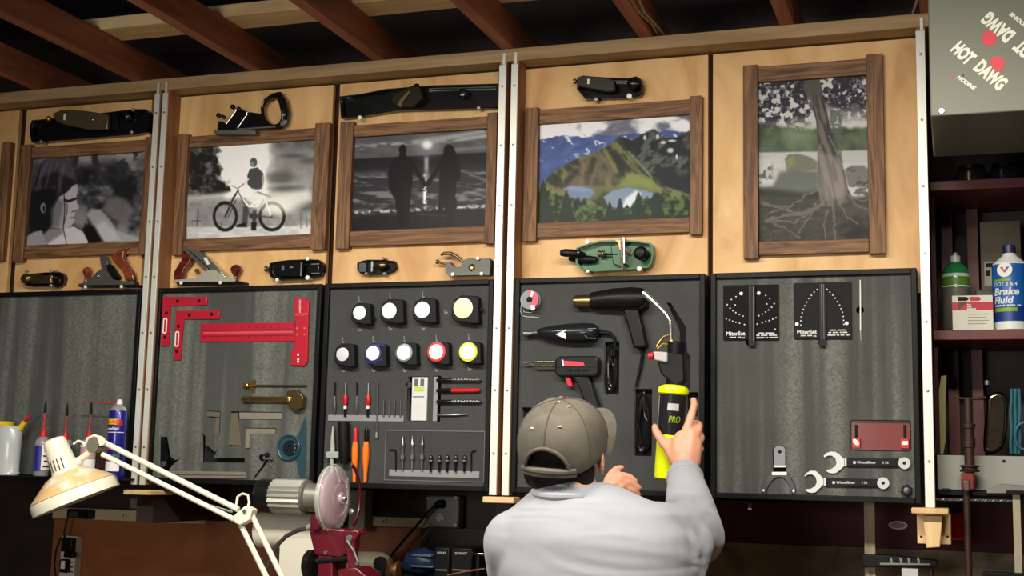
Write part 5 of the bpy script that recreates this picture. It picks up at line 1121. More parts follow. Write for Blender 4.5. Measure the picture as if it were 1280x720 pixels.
for (hd, rc, hb, lab, tx) in (
    ([(492, 330), (515, 308), (545, 299), (580, 302), (612, 325), (640, 352), (642, 402), (610, 432), (585, 450), (560, 456), (530, 450), (508, 436), (520, 425), (550, 420), (575, 402), (582, 378), (574, 350), (552, 332), (525, 332), (500, 347)], (1055, 382), [(640, 350), (1025, 352), (1025, 406), (640, 402)], 'open ended wrench with black handle, the upper of two', (700, 385, 860, 386, 905, 386, 945, 387)),
    ([(358, 472), (378, 446), (405, 432), (440, 433), (468, 455), (495, 488), (497, 530), (470, 558), (440, 586), (410, 590), (385, 584), (362, 570), (374, 560), (405, 558), (435, 540), (446, 510), (438, 480), (415, 462), (385, 463), (366, 478)], (908, 520), [(496, 486), (880, 494), (880, 544), (496, 540)], 'open ended wrench with black handle, the lower of two', (556, 524, 716, 525, 760, 525, 797, 526))):
    t = thing('open_wrench', lab, 'wrench', 'open ended wrenches')
    put('jaw', MB().pprism(k55(hd), -.060, TS), WS, t, bev=.0012)
    put('shank', MB().pprism(k55(hb), -.0585, TS), WS, t)
    s = [(hb[0][0] + 14, hb[0][1] - 4), (hb[1][0] - 8, hb[1][1] - 2), (hb[2][0] - 8, hb[2][1] + 2), (hb[3][0] + 14, hb[3][1] + 1)]
    put('grip', MB().pprism(k55(s), -.0625, -.0542), BLK, t, bev=.0015)
    q = k55([rc])[0]; r = 7.4 * psz(q[0], q[1], -.06)
    c = W(q[0], q[1], -.060)
    sheet('ring_end', [(c.x + r * math.cos(a * .2618), c.z + r * math.sin(a * .2618)) for a in range(24)], [[(c.x + r * .3 * math.cos(a * .5236), c.z + r * .3 * math.sin(a * .5236)) for a in range(12)]], -.0632, TS, WS, t)
    a = k55([tx[0:2], tx[2:4], tx[4:6], tx[6:8]])
    lettering('lettering', [('WoodRiver', flatmap(a[0][0] + 5, a[0][1], a[1][0], a[1][1], -.063, 3.2), .02, .2), ('1¼', flatmap(a[2][0], a[2][1], a[3][0], a[3][1], -.063, 3), .02, 0)], WD, t)
    put('emblem', MB().lathe(W(a[0][0] + 1.6, a[0][1] - 1.4, -.0627), (0, -1, 0), [(0, .0042), (.0005, .004)], 12), WD, t)
t = thing('hex_nut', 'black hexagonal nut in the corner below the wrenches', 'nut')
c = W(1133.3, 613, -.06)
put('hexagon', MB().prism([(c.x + .016 * math.cos(math.radians(60 * k + 20)), c.z + .016 * math.sin(math.radians(60 * k + 20))) for k in range(6)], -.066, TS), JAPAN, t, bev=.002)
put('centre_nut', MB().lathe((c.x, -.0662, c.z), (0, -1, 0), [(0, .008), (.003, .0075), (.004, .003)], 12), SH, t)
# ================================================================= BELOW AND BESIDE THE TOOL WALL
MAR = mat('maroon_board', (62, 24, 22), .55, var=.2, scale=8)
MARS = mat('maroon_shelf', (96, 40, 38), .45, var=.15, scale=12)
BEIGE = mat('beige_metal', (176, 164, 132), .5, var=.06)
GRYM = mat('grey_metal', (112, 112, 108), .5, .4, var=.12)
# lower wall cladding (fixed to the wall)
struct('trim_3', MB().box(W(65, 690, .40).x, W(525, 690, .40).x, .400, .4195, .95, W(300, 652, .40).z), ramp_mat('brown_hardboard', [(0.3, (120, 68, 34)), (0.7, (152, 92, 50))], (3, 3, 3), rough=.5, use='World'))
struct('trim_4', MB().box(W(525, 690, .40).x + .001, W(700, 690, .40).x, .400, .4195, .95, W(560, 660, .40).z), ramp_mat('olive_board', [(0.3, (44, 42, 34)), (0.7, (62, 58, 46))], (3, 3, 3), rough=.6, use='World'))
struct('trim_5', MB().box(W(700, 690, .40).x + .001, W(1300, 690, .40).x + .3, .400, .4195, W(1000, 681, .40).z, W(1000, 628, .40).z), MAR)
struct('trim_6', MB().box(W(700, 690, .40).x + .001, W(1300, 690, .40).x + .3, .398, .4195, .95, W(1000, 681, .40).z - .001), ramp_mat('dirty_grey_board', [(0.3, (66, 58, 48)), (0.55, (104, 94, 78)), (0.8, (128, 118, 98))], (6, 6, 9), rough=.75, use='World'))
# workbench
t = thing('workbench', 'long dark workbench below the tool trays', 'workbench')
put('bench_top', MB().box(-4.6, 2.2, -.72, .397, .90, .948), ramp_mat('bench_wood', [(.3, (98, 72, 46)), (.7, (136, 104, 68))], (2, 12, 12), rough=.5, use='World'), t, bev=.004)
for x in (-4.4, -2.4, -.35, 1.9):
    for y in (-.62, .28): put('leg', MB().box(x, x + .09, y, y + .09, 0.0005, .8995), WALLM, t)
put('apron', MB().box(-4.35, 1.9, -.60, -.575, .78, .8995), WALLM, t)
# riser shelf that carries the speakers and the old motor
t = thing('riser_shelf', 'dark riser shelf at the back of the bench under the outlet box', 'shelf')
RZ = W(500, 727, .02).z
put('board', MB().box(W(432, 700, .02).x, -1.30, .02, .395, RZ - .02, RZ), BLKM, t)
for x in (W(432, 700, .02).x, -1.33): put('side_panel', MB().box(x, x + .02, .03, .39, .9485, RZ - .0205), BLKM, t)

# raceway with sockets
def outlet(x, y, Y, t, m, s=1.0):
    z = psz(x, y, Y); c = W(x, y, Y)
    put('socket', MB().box(c.x - 7 * z * s, c.x + 7 * z * s, Y - .002, Y - .0002, c.z - 5 * z * s, c.z + 5 * z * s), m, t, bev=.001)
    for dx, dz in ((-2.6, 0), (1.6, 1.8), (1.6, -2.0)): put('socket_hole', MB().lathe((c.x + dx * z * s, Y - .0021, c.z + dz * z * s), (0, -1, 0), [(0, .0028 * s), (.0006, .0026 * s)], 8), BLKM, t)
t = thing('socket_strip', 'long beige socket strip on the wall below the left trays', 'power strip')
a = W(65, 645, .37); b = W(256, 645, .37)
put('housing', MB().box(a.x, b.x, .37, .3995, W(160, 651.5, .37).z, W(160, 637.5, .37).z), BEIGE, t, bev=.003)
for x in (157, 208): outlet(x, 644.5, .37, t, BEIGE)
t2 = thing('socket_strip', 'short beige socket strip on the wall next to the round outlet box', 'power strip')
put('housing', MB().prect(440, 646, 533, 658.5, .37, .3995), BEIGE, t2, bev=.003)
outlet(482, 651.5, .37, t2, BEIGE)
t = thing('power_adapter', 'black power adapter plugged into the beige socket strip behind the white lamp', 'adapter')
put('adapter_body', MB().prect(83, 636.5, 112, 648.5, .335, .3695), BLK, t, bev=.004)
put('adapter_label', MB().prect(86, 639.5, 98, 646.5, .3342, .3348), mat('adapter_label_grey', (50, 54, 58), .4), t)
put('cord', ptube(MB(), [(84, 647, 1), (83, 655, 1), (80, 665, 1), (80, 676, 1)], .35), BLKM, t)
o = put('junction_cover', MB().prect(162, 624, 242, 637, .37, .3995), GRYM, bev=.002); tag(o, 'flat grey metal cover above the beige socket strip', 'cover')
t = thing('outlet_strip', 'white vertical outlet strip full of plugs hanging on the brown board', 'power strip')
put('strip_body', MB().pprism([(77, 669), (96, 670.5), (90, 740), (72, 740)], .36, .3995), mat('strip_white', (196, 194, 184), .5), t, bev=.003)
for (a, b, c_, d) in ((76, 672, 90, 690), (74, 699, 83, 716), (79, 690, 91, 697)): put('plug', MB().prect(a, b, c_, d, .335, .3595), BLK, t, bev=.004)
put('plug_label', MB().prect(76, 701, 81, 711, .3343, .3348), WHITE, t)
for k in range(4): put('slot', MB().prect(86, 696 + 6 * k, 91, 697.5 + 6 * k, .359, .3596), BLKM, t)
put('cord', ptube(MB(), [(76, 672, 1.2), (70, 688, 1.2), (68, 705, 1.2), (70, 722, 1.2)], .35), BLKM, t)
# round outlet box with plug
t = thing('outlet_box', 'square grey metal outlet box with a black plug in its upper socket', 'outlet')
put('box', MB().prect(532, 619, 573.5, 660, .35, .3995), GRYM, t, bev=.006)
for a, b in ((535.5, 623), (570, 622), (535, 656.5), (570, 656.5)): put('corner_screw', MB().lathe(W(a, b, .3495), (0, -1, 0), [(0, .006), (.003, .005)], 12), STEEL, t)
put('receptacle', MB().lathe(W(550.5, 647, .3495), (0, -1, 0), [(0, .0145), (.003, .014)], 20), mat('receptacle_cream', (178, 172, 152), .5), t)
for a, b in ((548.2, 645), (552.6, 645), (550.5, 650.3)): put('socket_hole', MB().lathe(W(a, b, .3462), (0, -1, 0), [(0, .0024), (.0006, .002)], 8), BLKM, t)
t = thing('plugged_cord', 'black power cord plugged into the grey outlet box', 'cord')
put('plug', MB().loft([W(553, 630, .345), W(549, 630, .32), W(543, 632, .31)], [(.012, .015), (.013, .014), (.007, .007)], 14), BLKM, t)
put('cord', ptube(MB(), [(545, 631, 1.8), (535, 640, 1.8), (520, 658, 1.7), (505, 675, 1.6), (492, 690, 1.5), (484, 704, 1.5), (480, 719, 1.5)], .31), BLKM, t)
o = put('cable', ptube(MB(), [(536, 661, 1.3), (530, 670, 1.5), (520, 682, 1.7), (514, 689, 1.7)], .34), mat('grey_cable', (112, 110, 98), .5)); tag(o, 'short grey cable hanging from the bottom of the outlet box', 'cable')
o = put('wood_post', MB().prect(436, 612, 456, 664, .30, .36), mat('grey_white_board', (150, 146, 136), .6), bev=.002); tag(o, 'short pale grey upright board behind the grinder guard', 'board')
# paper roll and white sheet behind the grinder
t = thing('paper_towel_roll', 'white paper towel roll lying behind the grinder motor', 'paper roll')
PT_ = mat('paper_towel', (226, 222, 206), .85, var=.03, bump=.1)
a = W(326, 662, .20); b = W(402, 662, .20)
put('roll', MB().lathe(a, (1, 0, 0), [(0, .02), (0.0005, .058), (b.x - a.x - .0005, .058), (b.x - a.x, .02)], 36), PT_, t)
put('loose_sheet', MB().box(W(350, 690, .148).x, W(402, 690, .148).x, .1455, .1475, .9488, a.z - .01), PT_, t)
# old grey motor
t = thing('electric_motor', 'old dirty grey electric motor with exposed brass gears', 'motor')
c = W(468, 722, .10)
Y = .12
cz = W(460, 689, .12).z - .046
put('housing', MB().lathe((W(438, 710, Y).x, Y, cz), (1, 0, 0), [(0, .026), (.006, .040), (.02, .044), (.10, .046), (.115, .043), (.135, .03), (.138, .02)], 28), mat('dirty_grey_paint', (104, 98, 80), .55, .2, var=.35, scale=25, bump=.2), t)
put('gear_case', MB().lathe((W(488, 710, Y).x, Y - .02, cz - .01), (1, 0, 0), [(0, .022), (.004, .032), (.012, .032), (.016, .022), (.03, .022), (.032, .032), (.040, .032), (.042, .015)], 14), mat('dirty_brass', (128, 98, 56), .4, .7, var=.3), t)
put('gear', MB().lathe((W(478, 700, Y - .06).x, Y - .07, cz + .015), (0, -1, 0), [(0, .022), (.010, .022), (.011, .008)], 14), DKIRON, t)
put('mount', MB().box(W(445, 710, Y).x, W(485, 710, Y).x, Y - .05, Y + .05, RZ + .0005, max(RZ + .005, cz - .038)), DKIRON, t)
# speakers / black radio units
def unit(x0, x1, ytop, lab, txt, Y=.09, col=BLK, cat='speaker'):
    t = thing('speaker_unit', lab, cat)
    a = W(x0, ytop, Y); b = W(x1, ytop, Y)
    put('cabinet', MB().box(a.x, b.x, Y, Y + .14, RZ + .0005, a.z), col, t, bev=.004)
    put('trim_line', MB().box(a.x + .006, b.x - .006, Y - .002, Y - .0003, W(x0, 712, Y).z - .002, W(x0, 712, Y).z + .002), GRYM, t)
    if txt: lettering('lettering', [(txt, flatmap(x0 + (x1 - x0) * .18, ytop + 8.6, x0 + (x1 - x0) * .78, ytop + 8.8, Y - .0006, 3.0), .02, 0)], mat('pale_print', (170, 170, 170), .5), t)
    return t
unit(543, 562, 684, 'narrow black electronic unit between the blue bag and another black unit', 'SONY')
unit(564, 590, 684.5, 'black electronic unit with white maker lettering, nearest the man', 'SONY')
t = thing('blue_power_tool', 'dark blue rounded tool case on the shelf under the outlet box', 'tool')
Y = .07
NB = mat('navy_plastic', (24, 34, 58), .35, var=.2)
put('shell', ptube(MB(), [(512, 712, 12), (516, 706, 17), (530, 703, 19), (541, 706, 16), (544, 712, 11)], Y + .05, 18, yr=1.1), NB, t)
put('band', MB().prect(515, 693, 539, 696, Y + .002, Y + .06).prect(513, 707, 541, 709.5, Y - .004, Y + .06), mat('blue_grey_band', (62, 84, 104), .35), t, bev=.002)
t = thing('steel_rod', 'bright steel rod end beside the black unit and the man', 'rod')
o = put('rod', MB().loft([W(592, 693, .12), W(606, 693, .12)], .006, 12), CHROME, t); put('stand', MB().box(W(596, 693, .12).x, W(600, 693, .12).x, .115, .125, RZ + .0005, W(596, 694, .12).z), DKIRON, t)
t = thing('parts_tray', 'shallow brown tray with a red rim near the man\'s elbow', 'tray')
put('tray', MB().loft([W(560, 719, .0), W(585, 714, .0), W(606, 711, .0)], [(.003, .006)] * 3, 8), mat('brown_leather', (108, 74, 52), .5), t)
put('stand', MB().box(W(575, 718, 0).x, W(590, 718, 0).x, -.01, .01, .9485, W(580, 718, 0).z), BLKM, t)
# thin black clamp under tray F and its clip
o = put('bar_clip', MB().prect(935, 629, 939.5, 637, -.03, -.026), GRYM); tag(o, 'tiny grey clip under the tray with the mitre gauges', 'clip'); 
o = put('cord', ptube(MB(), [(907, 627.5, .7), (925, 627, .7), (937, 629, .7)], -.028), GRYM); tag(o, 'thin grey wire under the tray with the mitre gauges', 'wire')

# ---------------- dark red shelving at the right
X0 = W(1164, 320, .08).x; X1 = 1.15
t = thing('shelf_unit', 'dark red open shelf unit at the right with thin slats', 'shelf')
z1 = W(1220, 224, .06).z; z2 = W(1220, 412, .06).z; z3 = W(1220, 569, .06).z
th = .028
for z in (z1, z2): put('shelf_board', MB().box(X0, X1, .06, .397, z - th, z), MARS, t, bev=.002)
for zt, zb_, xs in ((z1 - th - .0005, z2 + .0005, (1184, 1216)), (z2 - th - .0005, z3 + .0005, (1192, 1222))):
    for x in xs:
        xx = W(x, (230 + 400) / 2 if zt > z2 else 480, .36).x; put('slat', MB().box(xx - .015, xx + .015, .345, .365, zb_, zt), MARS, t)
for x in (X0, X1 - .02): put('side_panel', MB().box(x, x + .012, .10, .397, z3 + .0005, z1 - th - .0005), MAR, t)
put('lower_board', MB().box(X0, X1, .06, .397, z3 - .018, z3), BLKM, t)
put('leg', MB().box(X1 - .08, X1 - .04, .34, .38, .9485, z3 - .0185), BLKM, t)
# pale lip board in front of the lower shelf
t = thing('pale_board', 'pale grey painted board along the front of the lowest red shelf', 'board')
put('board', MB().box(X0 + .004, X1, .036, .0595, W(1220, 613, .04).z, W(1220, 569.5, .04).z), mat('grey_white_paint', (150, 150, 142), .6, var=.12, scale=10), t, bev=.002)
put('hole', MB().lathe(W(1255, 576.5, .0358), (0, -1, 0), [(0, .0042), (.0005, .004)], 12), BLKM, t)
# items on the shelves
def zbase(px, py, Y): return W(px, py, Y).z
def bottle(px, Y, prof, m, name='bottle_body', t=None, zb=None, n=28):
    """prof: (height m, radius m)"""
    c = W(px, 400, Y); return put(name, MB().lathe((c.x, Y, zb), (0, 0, 1), prof, n), m, t)
def cylmap(cx, cy, r, ang0, ang1, z0, z1):
    """text wrapped on a vertical cylinder, angle 0 faces -Y, positive to +X"""
    def f(u, v):
        a = math.radians(ang0 + (ang1 - ang0) * u); return Vector((cx + r * math.sin(a), cy - r * math.cos(a), z0 + (z1 - z0) * v))
    return f
def wrap(name, cx, cy, r, a0, a1, z0, z1, m, t, n=16):
    mb = MB(); vs = []
    for k in range(n + 1):
        a = math.radians(a0 + (a1 - a0) * k / n)
        for rr in (r, r + .0006):
            for z in (z0, z1): vs.append((cx + rr * math.sin(a), cy - rr * math.cos(a), z))
    fs = []
    for k in range(n):
        i = 4 * k; fs += [(i + 2, i + 6, i + 7, i + 3), (i, i + 1, i + 5, i + 4), (i, i + 4, i + 6, i + 2), (i + 1, i + 3, i + 7, i + 5)]
    fs += [(0, 2, 3, 1), (4 * n, 4 * n + 1, 4 * n + 3, 4 * n + 2)]
    mb.verts(vs, fs); return put(name, mb, m, t)
ZS = z2 + .0005
# brake fluid
t = thing('brake_fluid_bottle', 'white and blue brake fluid bottle on the dark red shelf', 'bottle')
Y = .13; cx = W(1264, 380, Y - .03).x; s = psz(1264, 380, Y - .045); r = 21.0 * s
H = lambda y: max(0.0, W(1264, y, Y - .03).z - ZS)
bottle(1264, Y, [(0, r * .9), (.003, r), (H(331), r), (H(328), r * .97), (H(318), r * .42), (H(315), r * .36)], WHITE, t=t, zb=ZS); t.children[0].data.transform(Matrix.Translation((cx - W(1264, 400, Y).x, 0, 0)))
put('cap', MB().lathe((cx, Y, ZS + H(315) + .0003), (0, 0, 1), [(0, r * .36), (.001, r * .38), (H(305) - H(315), r * .36), (H(305) - H(315) + .001, r * .3)], 20), mat('dark_blue_cap', (36, 34, 84), .4), t)
BLUE = mat('label_blue', (28, 92, 170), .35, var=.08, scale=12)
wrap('label', cx, Y, r + .0003, -100, 100, ZS + H(402), ZS + H(330), BLUE, t)
wrap('label_base', cx, Y, r + .001, -100, 100, ZS + H(401), ZS + H(383), mat('label_dark_blue', (30, 52, 130), .35), t)
L0 = r + .0018
wrap('green_band', cx, Y, L0, -62, 0, ZS + H(352), ZS + H(349.2), mat('label_green', (120, 160, 40), .4), t)
wrap('green_text_block', cx, Y, L0, -58, 18, ZS + H(390), ZS + H(385), mat('label_green', (120, 160, 40)), t)
lettering('lettering', [('DOT 3 & 4', cylmap(cx, Y, L0, -58, 20, ZS + H(358), ZS + H(353)), .01, .1), ('Brake', cylmap(cx, Y, L0, -60, 26, ZS + H(369.5), ZS + H(360)), .03, .2),
    ('Fluid', cylmap(cx, Y, L0, -60, 8, ZS + H(380), ZS + H(371)), .03, .2), ('------ ---- --', cylmap(cx, Y, L0, -58, 30, ZS + H(383.5), ZS + H(381.5)), .01, 0)], WHITE, t)
a0 = math.radians(-18); c = Vector((cx + (L0 - .0005) * math.sin(a0), Y - (L0 - .0005) * math.cos(a0), ZS + H(338)))
nrm = Vector((math.sin(a0), -math.cos(a0), 0))
put('badge', MB().lathe(c, nrm, [(0, 9.5 * s), (.0015, 9.2 * s)], 24), WHITE, t)
mb = MB(); u = Vector((math.cos(a0), math.sin(a0), 0)); q = c + nrm * .0018
def quad(mb, pts): mb.verts([q + u * (a * s) + Vector((0, 0, b * s)) for a, b in pts], [tuple(range(len(pts)))])
quad(mb, [(-6, 3.5), (-2.5, 3.5), (0, -1), (0, -4)]); put('v_mark_red', mb, REDP, t, smooth=False)
mb = MB(); quad(mb, [(0, -4), (0, -1), (2.5, 3.5), (6, 3.5)]); put('v_mark_blue', mb, mat('v_blue', (30, 50, 140), .4), t, smooth=False)
# green soap bottle
t = thing('green_bottle', 'green soap bottle with a white cap at the left end of the red shelf', 'bottle')
Y = .22; cx = W(1195.5, 380, Y - .03).x; s = psz(1195, 370, Y - .03); r = 16.5 * s
H = lambda y: max(0.0, W(1195, y, Y - .03).z - ZS)
put('bottle_body', MB().lathe((cx, Y, ZS), (0, 0, 1), [(0, r * .9), (.004, r), (H(345), r), (H(335), r * .9), (H(329), r * .6), (H(326), r * .35)], 28), mat('green_soap', (36, 120, 70), .25, var=.1, coat=.4), t)
put('cap', MB().lathe((cx, Y, ZS + H(326) + .0003), (0, 0, 1), [(0, r * .38), (H(318) - H(326), r * .36), (H(318) - H(326) + .001, r * .15), (H(314) - H(326), r * .12)], 18), mat('cap_grey_white', (190, 194, 190), .35), t)
for y0, y1, m in ((411, 359, mat('label_pale_grey', (104, 100, 92), .5, var=.4, scale=90)), (358.6, 356.5, WHITE), (356, 346.5, mat('label_green2', (92, 130, 40), .4)), (346, 341.5, mat('label_mint', (190, 204, 190), .4))):
    wrap('label_band', cx, Y, r + .0004, -95, 95, ZS + H(y0) + .001, ZS + H(y1), m, t)
# white box with red band
t = thing('cardboard_box', 'small white box with a red band between the green and the blue bottle', 'box')
Y = .085; a = W(1197, 390, Y); b = W(1241.5, 390, Y); zt = W(1220, 369, Y).z
put('box', MB().box(a.x - .014, b.x, Y, Y + .07, ZS, zt), mat('box_white', (216, 212, 200), .55, var=.04), t, bev=.0012)
hb = lambda y: W(1220, y, Y).z
put('red_band', MB().box(a.x - .0142, b.x + .0002, Y - .0006, Y + .06, hb(387.5), hb(377.5)), mat('box_red', (184, 26, 42), .5), t)
put('black_badge', MB().pprism([(1197.5, 371), (1208, 371), (1211, 373.5), (1208, 376), (1197.5, 376)], Y - .0012, Y - .0004), BLKM, t)
put('red_badge', MB().pprism([(1211.5, 371), (1224, 371), (1226, 373.5), (1224, 376), (1213, 376)], Y - .0012, Y - .0004), mat('box_red', (184, 26, 42)), t)
put('diagonal_stripe', MB().pprism([(1198, 377), (1209, 377), (1199, 387), (1198, 387)], Y - .0013, Y - .0007), mat('box_brown', (76, 42, 36), .5), t)
lettering('lettering', [('--', flatmap(1209, 381.2, 1213.5, 381.2, Y - .0013, 1.2), .01, 0), ('---', flatmap(1209, 384.2, 1214.5, 384.2, Y - .0013, 2), .01, 0), ('------', flatmap(1209, 387.2, 1220, 387.2, Y - .0013, 2), .01, 0)], WHITE, t)
for k in range(4): put('text_line', MB().prect(1210, 392 + 4 * k, 1236 - 3 * (k % 2), 393 + 4 * k, Y - .0006, Y - .0001), mat('print_grey', (150, 146, 136), .5), t)
# dim boxes behind
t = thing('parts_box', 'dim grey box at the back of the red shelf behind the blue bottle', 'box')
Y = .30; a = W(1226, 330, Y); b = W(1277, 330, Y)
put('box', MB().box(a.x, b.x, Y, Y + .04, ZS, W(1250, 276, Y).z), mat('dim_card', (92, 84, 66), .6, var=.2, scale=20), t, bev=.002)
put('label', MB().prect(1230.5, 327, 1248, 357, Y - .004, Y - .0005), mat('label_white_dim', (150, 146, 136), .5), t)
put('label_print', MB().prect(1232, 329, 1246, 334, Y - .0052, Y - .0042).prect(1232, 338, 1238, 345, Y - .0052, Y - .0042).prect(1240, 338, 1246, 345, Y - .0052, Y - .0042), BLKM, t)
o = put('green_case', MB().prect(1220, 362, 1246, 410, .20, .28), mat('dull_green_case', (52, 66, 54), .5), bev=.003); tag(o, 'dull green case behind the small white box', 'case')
bx_ = o.data; zmin = min(v.co.z for v in bx_.vertices)
for v in bx_.vertices:
    if abs(v.co.z - zmin) < 1e-5: v.co.z = ZS
# things on the top shelf
ZT_ = z1 + .0005
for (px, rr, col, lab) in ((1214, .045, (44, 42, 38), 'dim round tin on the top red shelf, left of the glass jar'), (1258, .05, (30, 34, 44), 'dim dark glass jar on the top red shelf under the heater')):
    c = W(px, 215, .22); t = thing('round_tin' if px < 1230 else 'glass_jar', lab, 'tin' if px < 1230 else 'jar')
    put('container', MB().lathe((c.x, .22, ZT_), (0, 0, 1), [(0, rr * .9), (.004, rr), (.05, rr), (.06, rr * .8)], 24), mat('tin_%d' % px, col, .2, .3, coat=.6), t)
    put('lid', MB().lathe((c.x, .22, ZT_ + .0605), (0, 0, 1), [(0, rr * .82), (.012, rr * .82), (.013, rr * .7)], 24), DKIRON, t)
# things on the lower shelf (z3)
ZL = z3 + .0005
t = thing('hand_saw', 'pale yellow toothed saw standing in the dark lower compartment', 'saw')
Y = .12
a = [(1176.5, 470), (1183, 469), (1182.5, 500)] + [(1182.5 - (k % 2) * 1.0, 502 + 2.2 * k) for k in range(24)] + [(1179, 568), (1168.5, 568), (1170, 530), (1173, 495)]
put('blade', MB().prism([(p[0], max(p[1], ZL)) for p in ppoly(a, Y)], Y, Y + .006), mat('pale_yellow', (150, 142, 92), .5, var=.15), t)
t = thing('chrome_housing', 'shiny chrome housing with rounded lower end in the lower compartment', 'housing')
Y = .14
pts = [(1232, 500), (1236, 492), (1246, 488), (1257, 492), (1261, 505), (1260, 535), (1257, 552), (1251, 564), (1242, 567), (1230, 567), (1229, 552), (1231, 525)]
pp = [(p[0], max(p[1], ZL)) for p in ppoly(pts, Y)]
put('body', MB().prism(pp, Y, Y + .07), mat('worn_chrome', (190, 176, 150), .12, 1.0, var=.3, scale=20), t, bev=.012, seg=4)
put('top_cap', MB().lathe(W(1234, 481, Y + .03), (0, 0, 1), [(0, .008), (.012, .008)], 12), GSTEEL, t)
put('neck', MB().loft([W(1234, 482, Y + .03), W(1237, 494, Y + .03)], .004, 8), DKIRON, t)
TC_ = mat('teal_cord', (44, 98, 112), .45)
mb = MB()
for k in range(5):
    cx_ = 1264 + 2.6 * k; mb.loft([W(cx_ + .6 * math.sin(q * 1.3 + k), 486 + q * 8.1, .13 + .012 * (k % 2)) for q in range(11)], .0042, 8)
mb.loft([W(1281 + 12 * math.cos(f), 545 + 17 * math.sin(f), .118) for f in [math.pi * 2 * q / 24 for q in range(24)]], .0042, 8, closed=True)
o = put('teal_cord', mb, TC_); tag(o, 'bundle of teal cord hanging in the lower compartment', 'cord')
# pipe clamp in front
t = thing('pipe_clamp', 'dark red pipe clamp standing upright in front of the pale board', 'clamp')
Y = -.02; RC = mat('clamp_red', (112, 34, 28), .5, .2, var=.3, scale=40); RU = mat('rusty_pipe', (58, 38, 32), .55, .4, var=.3, scale=60)
cx = W(1211, 540, Y).x
zz_ = lambda y: W(1211, y, Y).z
put('screw_shaft', MB().lathe((cx, Y, zz_(598)), (0, 0, 1), [(0, .013), (zz_(560) - zz_(598), .013), (zz_(559) - zz_(598), .016), (zz_(548) - zz_(598), .016), (zz_(547) - zz_(598), .013), (zz_(536) - zz_(598), .013), (zz_(535) - zz_(598), .017), (zz_(530) - zz_(598), .017), (zz_(529) - zz_(598), .011), (zz_(498) - zz_(598), .010)], 16), RU, t)
put('handle_bar', ptube(MB(), [(1193, 494, 1.3), (1194, 495, 1.8), (1200, 498, 1.8), (1222, 498.5, 1.8), (1231, 497, 2.2), (1233, 496.5, 1.4)], Y), RU, t)
put('collar', MB().lathe((cx, Y, zz_(590)), (0, 0, 1), [(0, .024), (.004, .026), (.008, .020), (.012, .020), (.014, .026), (.018, .024)], 18), RU, t)
put('head', MB().prect(1201.5, 590.5, 1218.5, 613, Y - .02, Y + .02), RC, t, bev=.005)
put('jaw_face', MB().prect(1204, 600, 1212, 614, Y - .028, Y - .0205), mat('worn_iron', (92, 80, 66), .5, .5), t, bev=.003)
put('pipe', MB().lathe((cx - .009, Y, .9488), (0, 0, 1), [(0, .009), (zz_(613.5) - .9488, .009)], 14), RU, t)
# steel rail and wires under the pale board
t = thing('steel_rail', 'dark steel rail under the pale board', 'rail')
put('rail', MB().box(X0 + .004, X1, .0, .034, W(1220, 620, .0).z, W(1220, 614, .0).z), DKIRON, t, bev=.002)
put('bracket', MB().pprism([(1233, 613), (1252, 605), (1280, 607), (1290, 613), (1290, 617), (1233, 617)], -.012, -.0005), GSTEEL, t, bev=.002)
put('bolt_head', MB().prect(1178, 610.5, 1188, 614.5, -.01, .02), DKIRON, t, bev=.002)
mb = MB()
for ph in (0, math.pi):
    mb.loft([W(1165 + k * 1.3, 624.3 + .0 * k + 1.1 * math.sin(k * .9 + ph) + .02 * k, -.016 + .002 * math.cos(k * .9 + ph)) for k in range(85)], .0018, 6)
o = put('twisted_wire', mb, GSTEEL); tag(o, 'twisted steel wire rope stretched below the dark rail', 'wire rope')
# bar clamps
AW = ramp_mat('aged_pale_bar', [(.3, (110, 98, 72)), (.7, (166, 152, 122))], (30, 30, 4), rough=.55, use='World')
t = thing('bar_clamp', 'bar clamp with a pale aged bar and a black slanted jaw', 'clamp')
Y = .1
put('bar', MB().box(W(1080.5, 680, Y).x, W(1094, 680, Y).x, Y, Y + .012, .9488, W(1087, 625, Y).z), AW, t, bev=.001)
put('jaw', MB().pprism([(1076, 693), (1110, 694), (1172, 700), (1172, 708), (1168, 709.5), (1078, 709)], Y - .03, Y - .0005), BLK, t, bev=.003)
put('jaw_rib', MB().pprism([(1100, 703.5), (1162, 704.5), (1162, 706.2), (1100, 706)], Y - .0325, Y - .0305), GSTEEL, t)
for x in (1112, 1124, 1134, 1146): put('jaw_web', MB().pprism([(x, 697), (x + 3, 697.3), (x + 4, 704), (x + 1.5, 704)], Y - .0322, Y - .0305), GSTEEL, t)
put('screw', MB().loft([W(1163.5, 711, Y - .012), W(1164.5, 745, Y - .012)], .008, 10), RU, t)
t = thing('bar_clamp', 'bar clamp with a smooth pale bar right of the red pipe clamp', 'clamp')
Y = -.03
put('bar', MB().box(W(1267.5, 680, Y).x, W(1277, 680, Y).x, Y, Y + .012, .9488, W(1272, 618, Y).z), mat('pale_steel_bar', (160, 150, 130), .5, .2), t, bev=.001)
put('jaw', MB().prect(1258, 613, 1285, 618.5, Y - .02, Y + .0), DKIRON, t, bev=.002)
put('jaw', MB().prect(1229, 716, 1285, 726, Y - .03, Y - .0005), DKIRON, t, bev=.002)
o = put('clamp_pad', MB().prect(1127, 711, 1148, 722, .05, .09), mat('clamp_pad_white', (190, 190, 190), .5), bev=.002); tag(o, 'white clamp pad under the black slanted jaw', 'clamp pad')
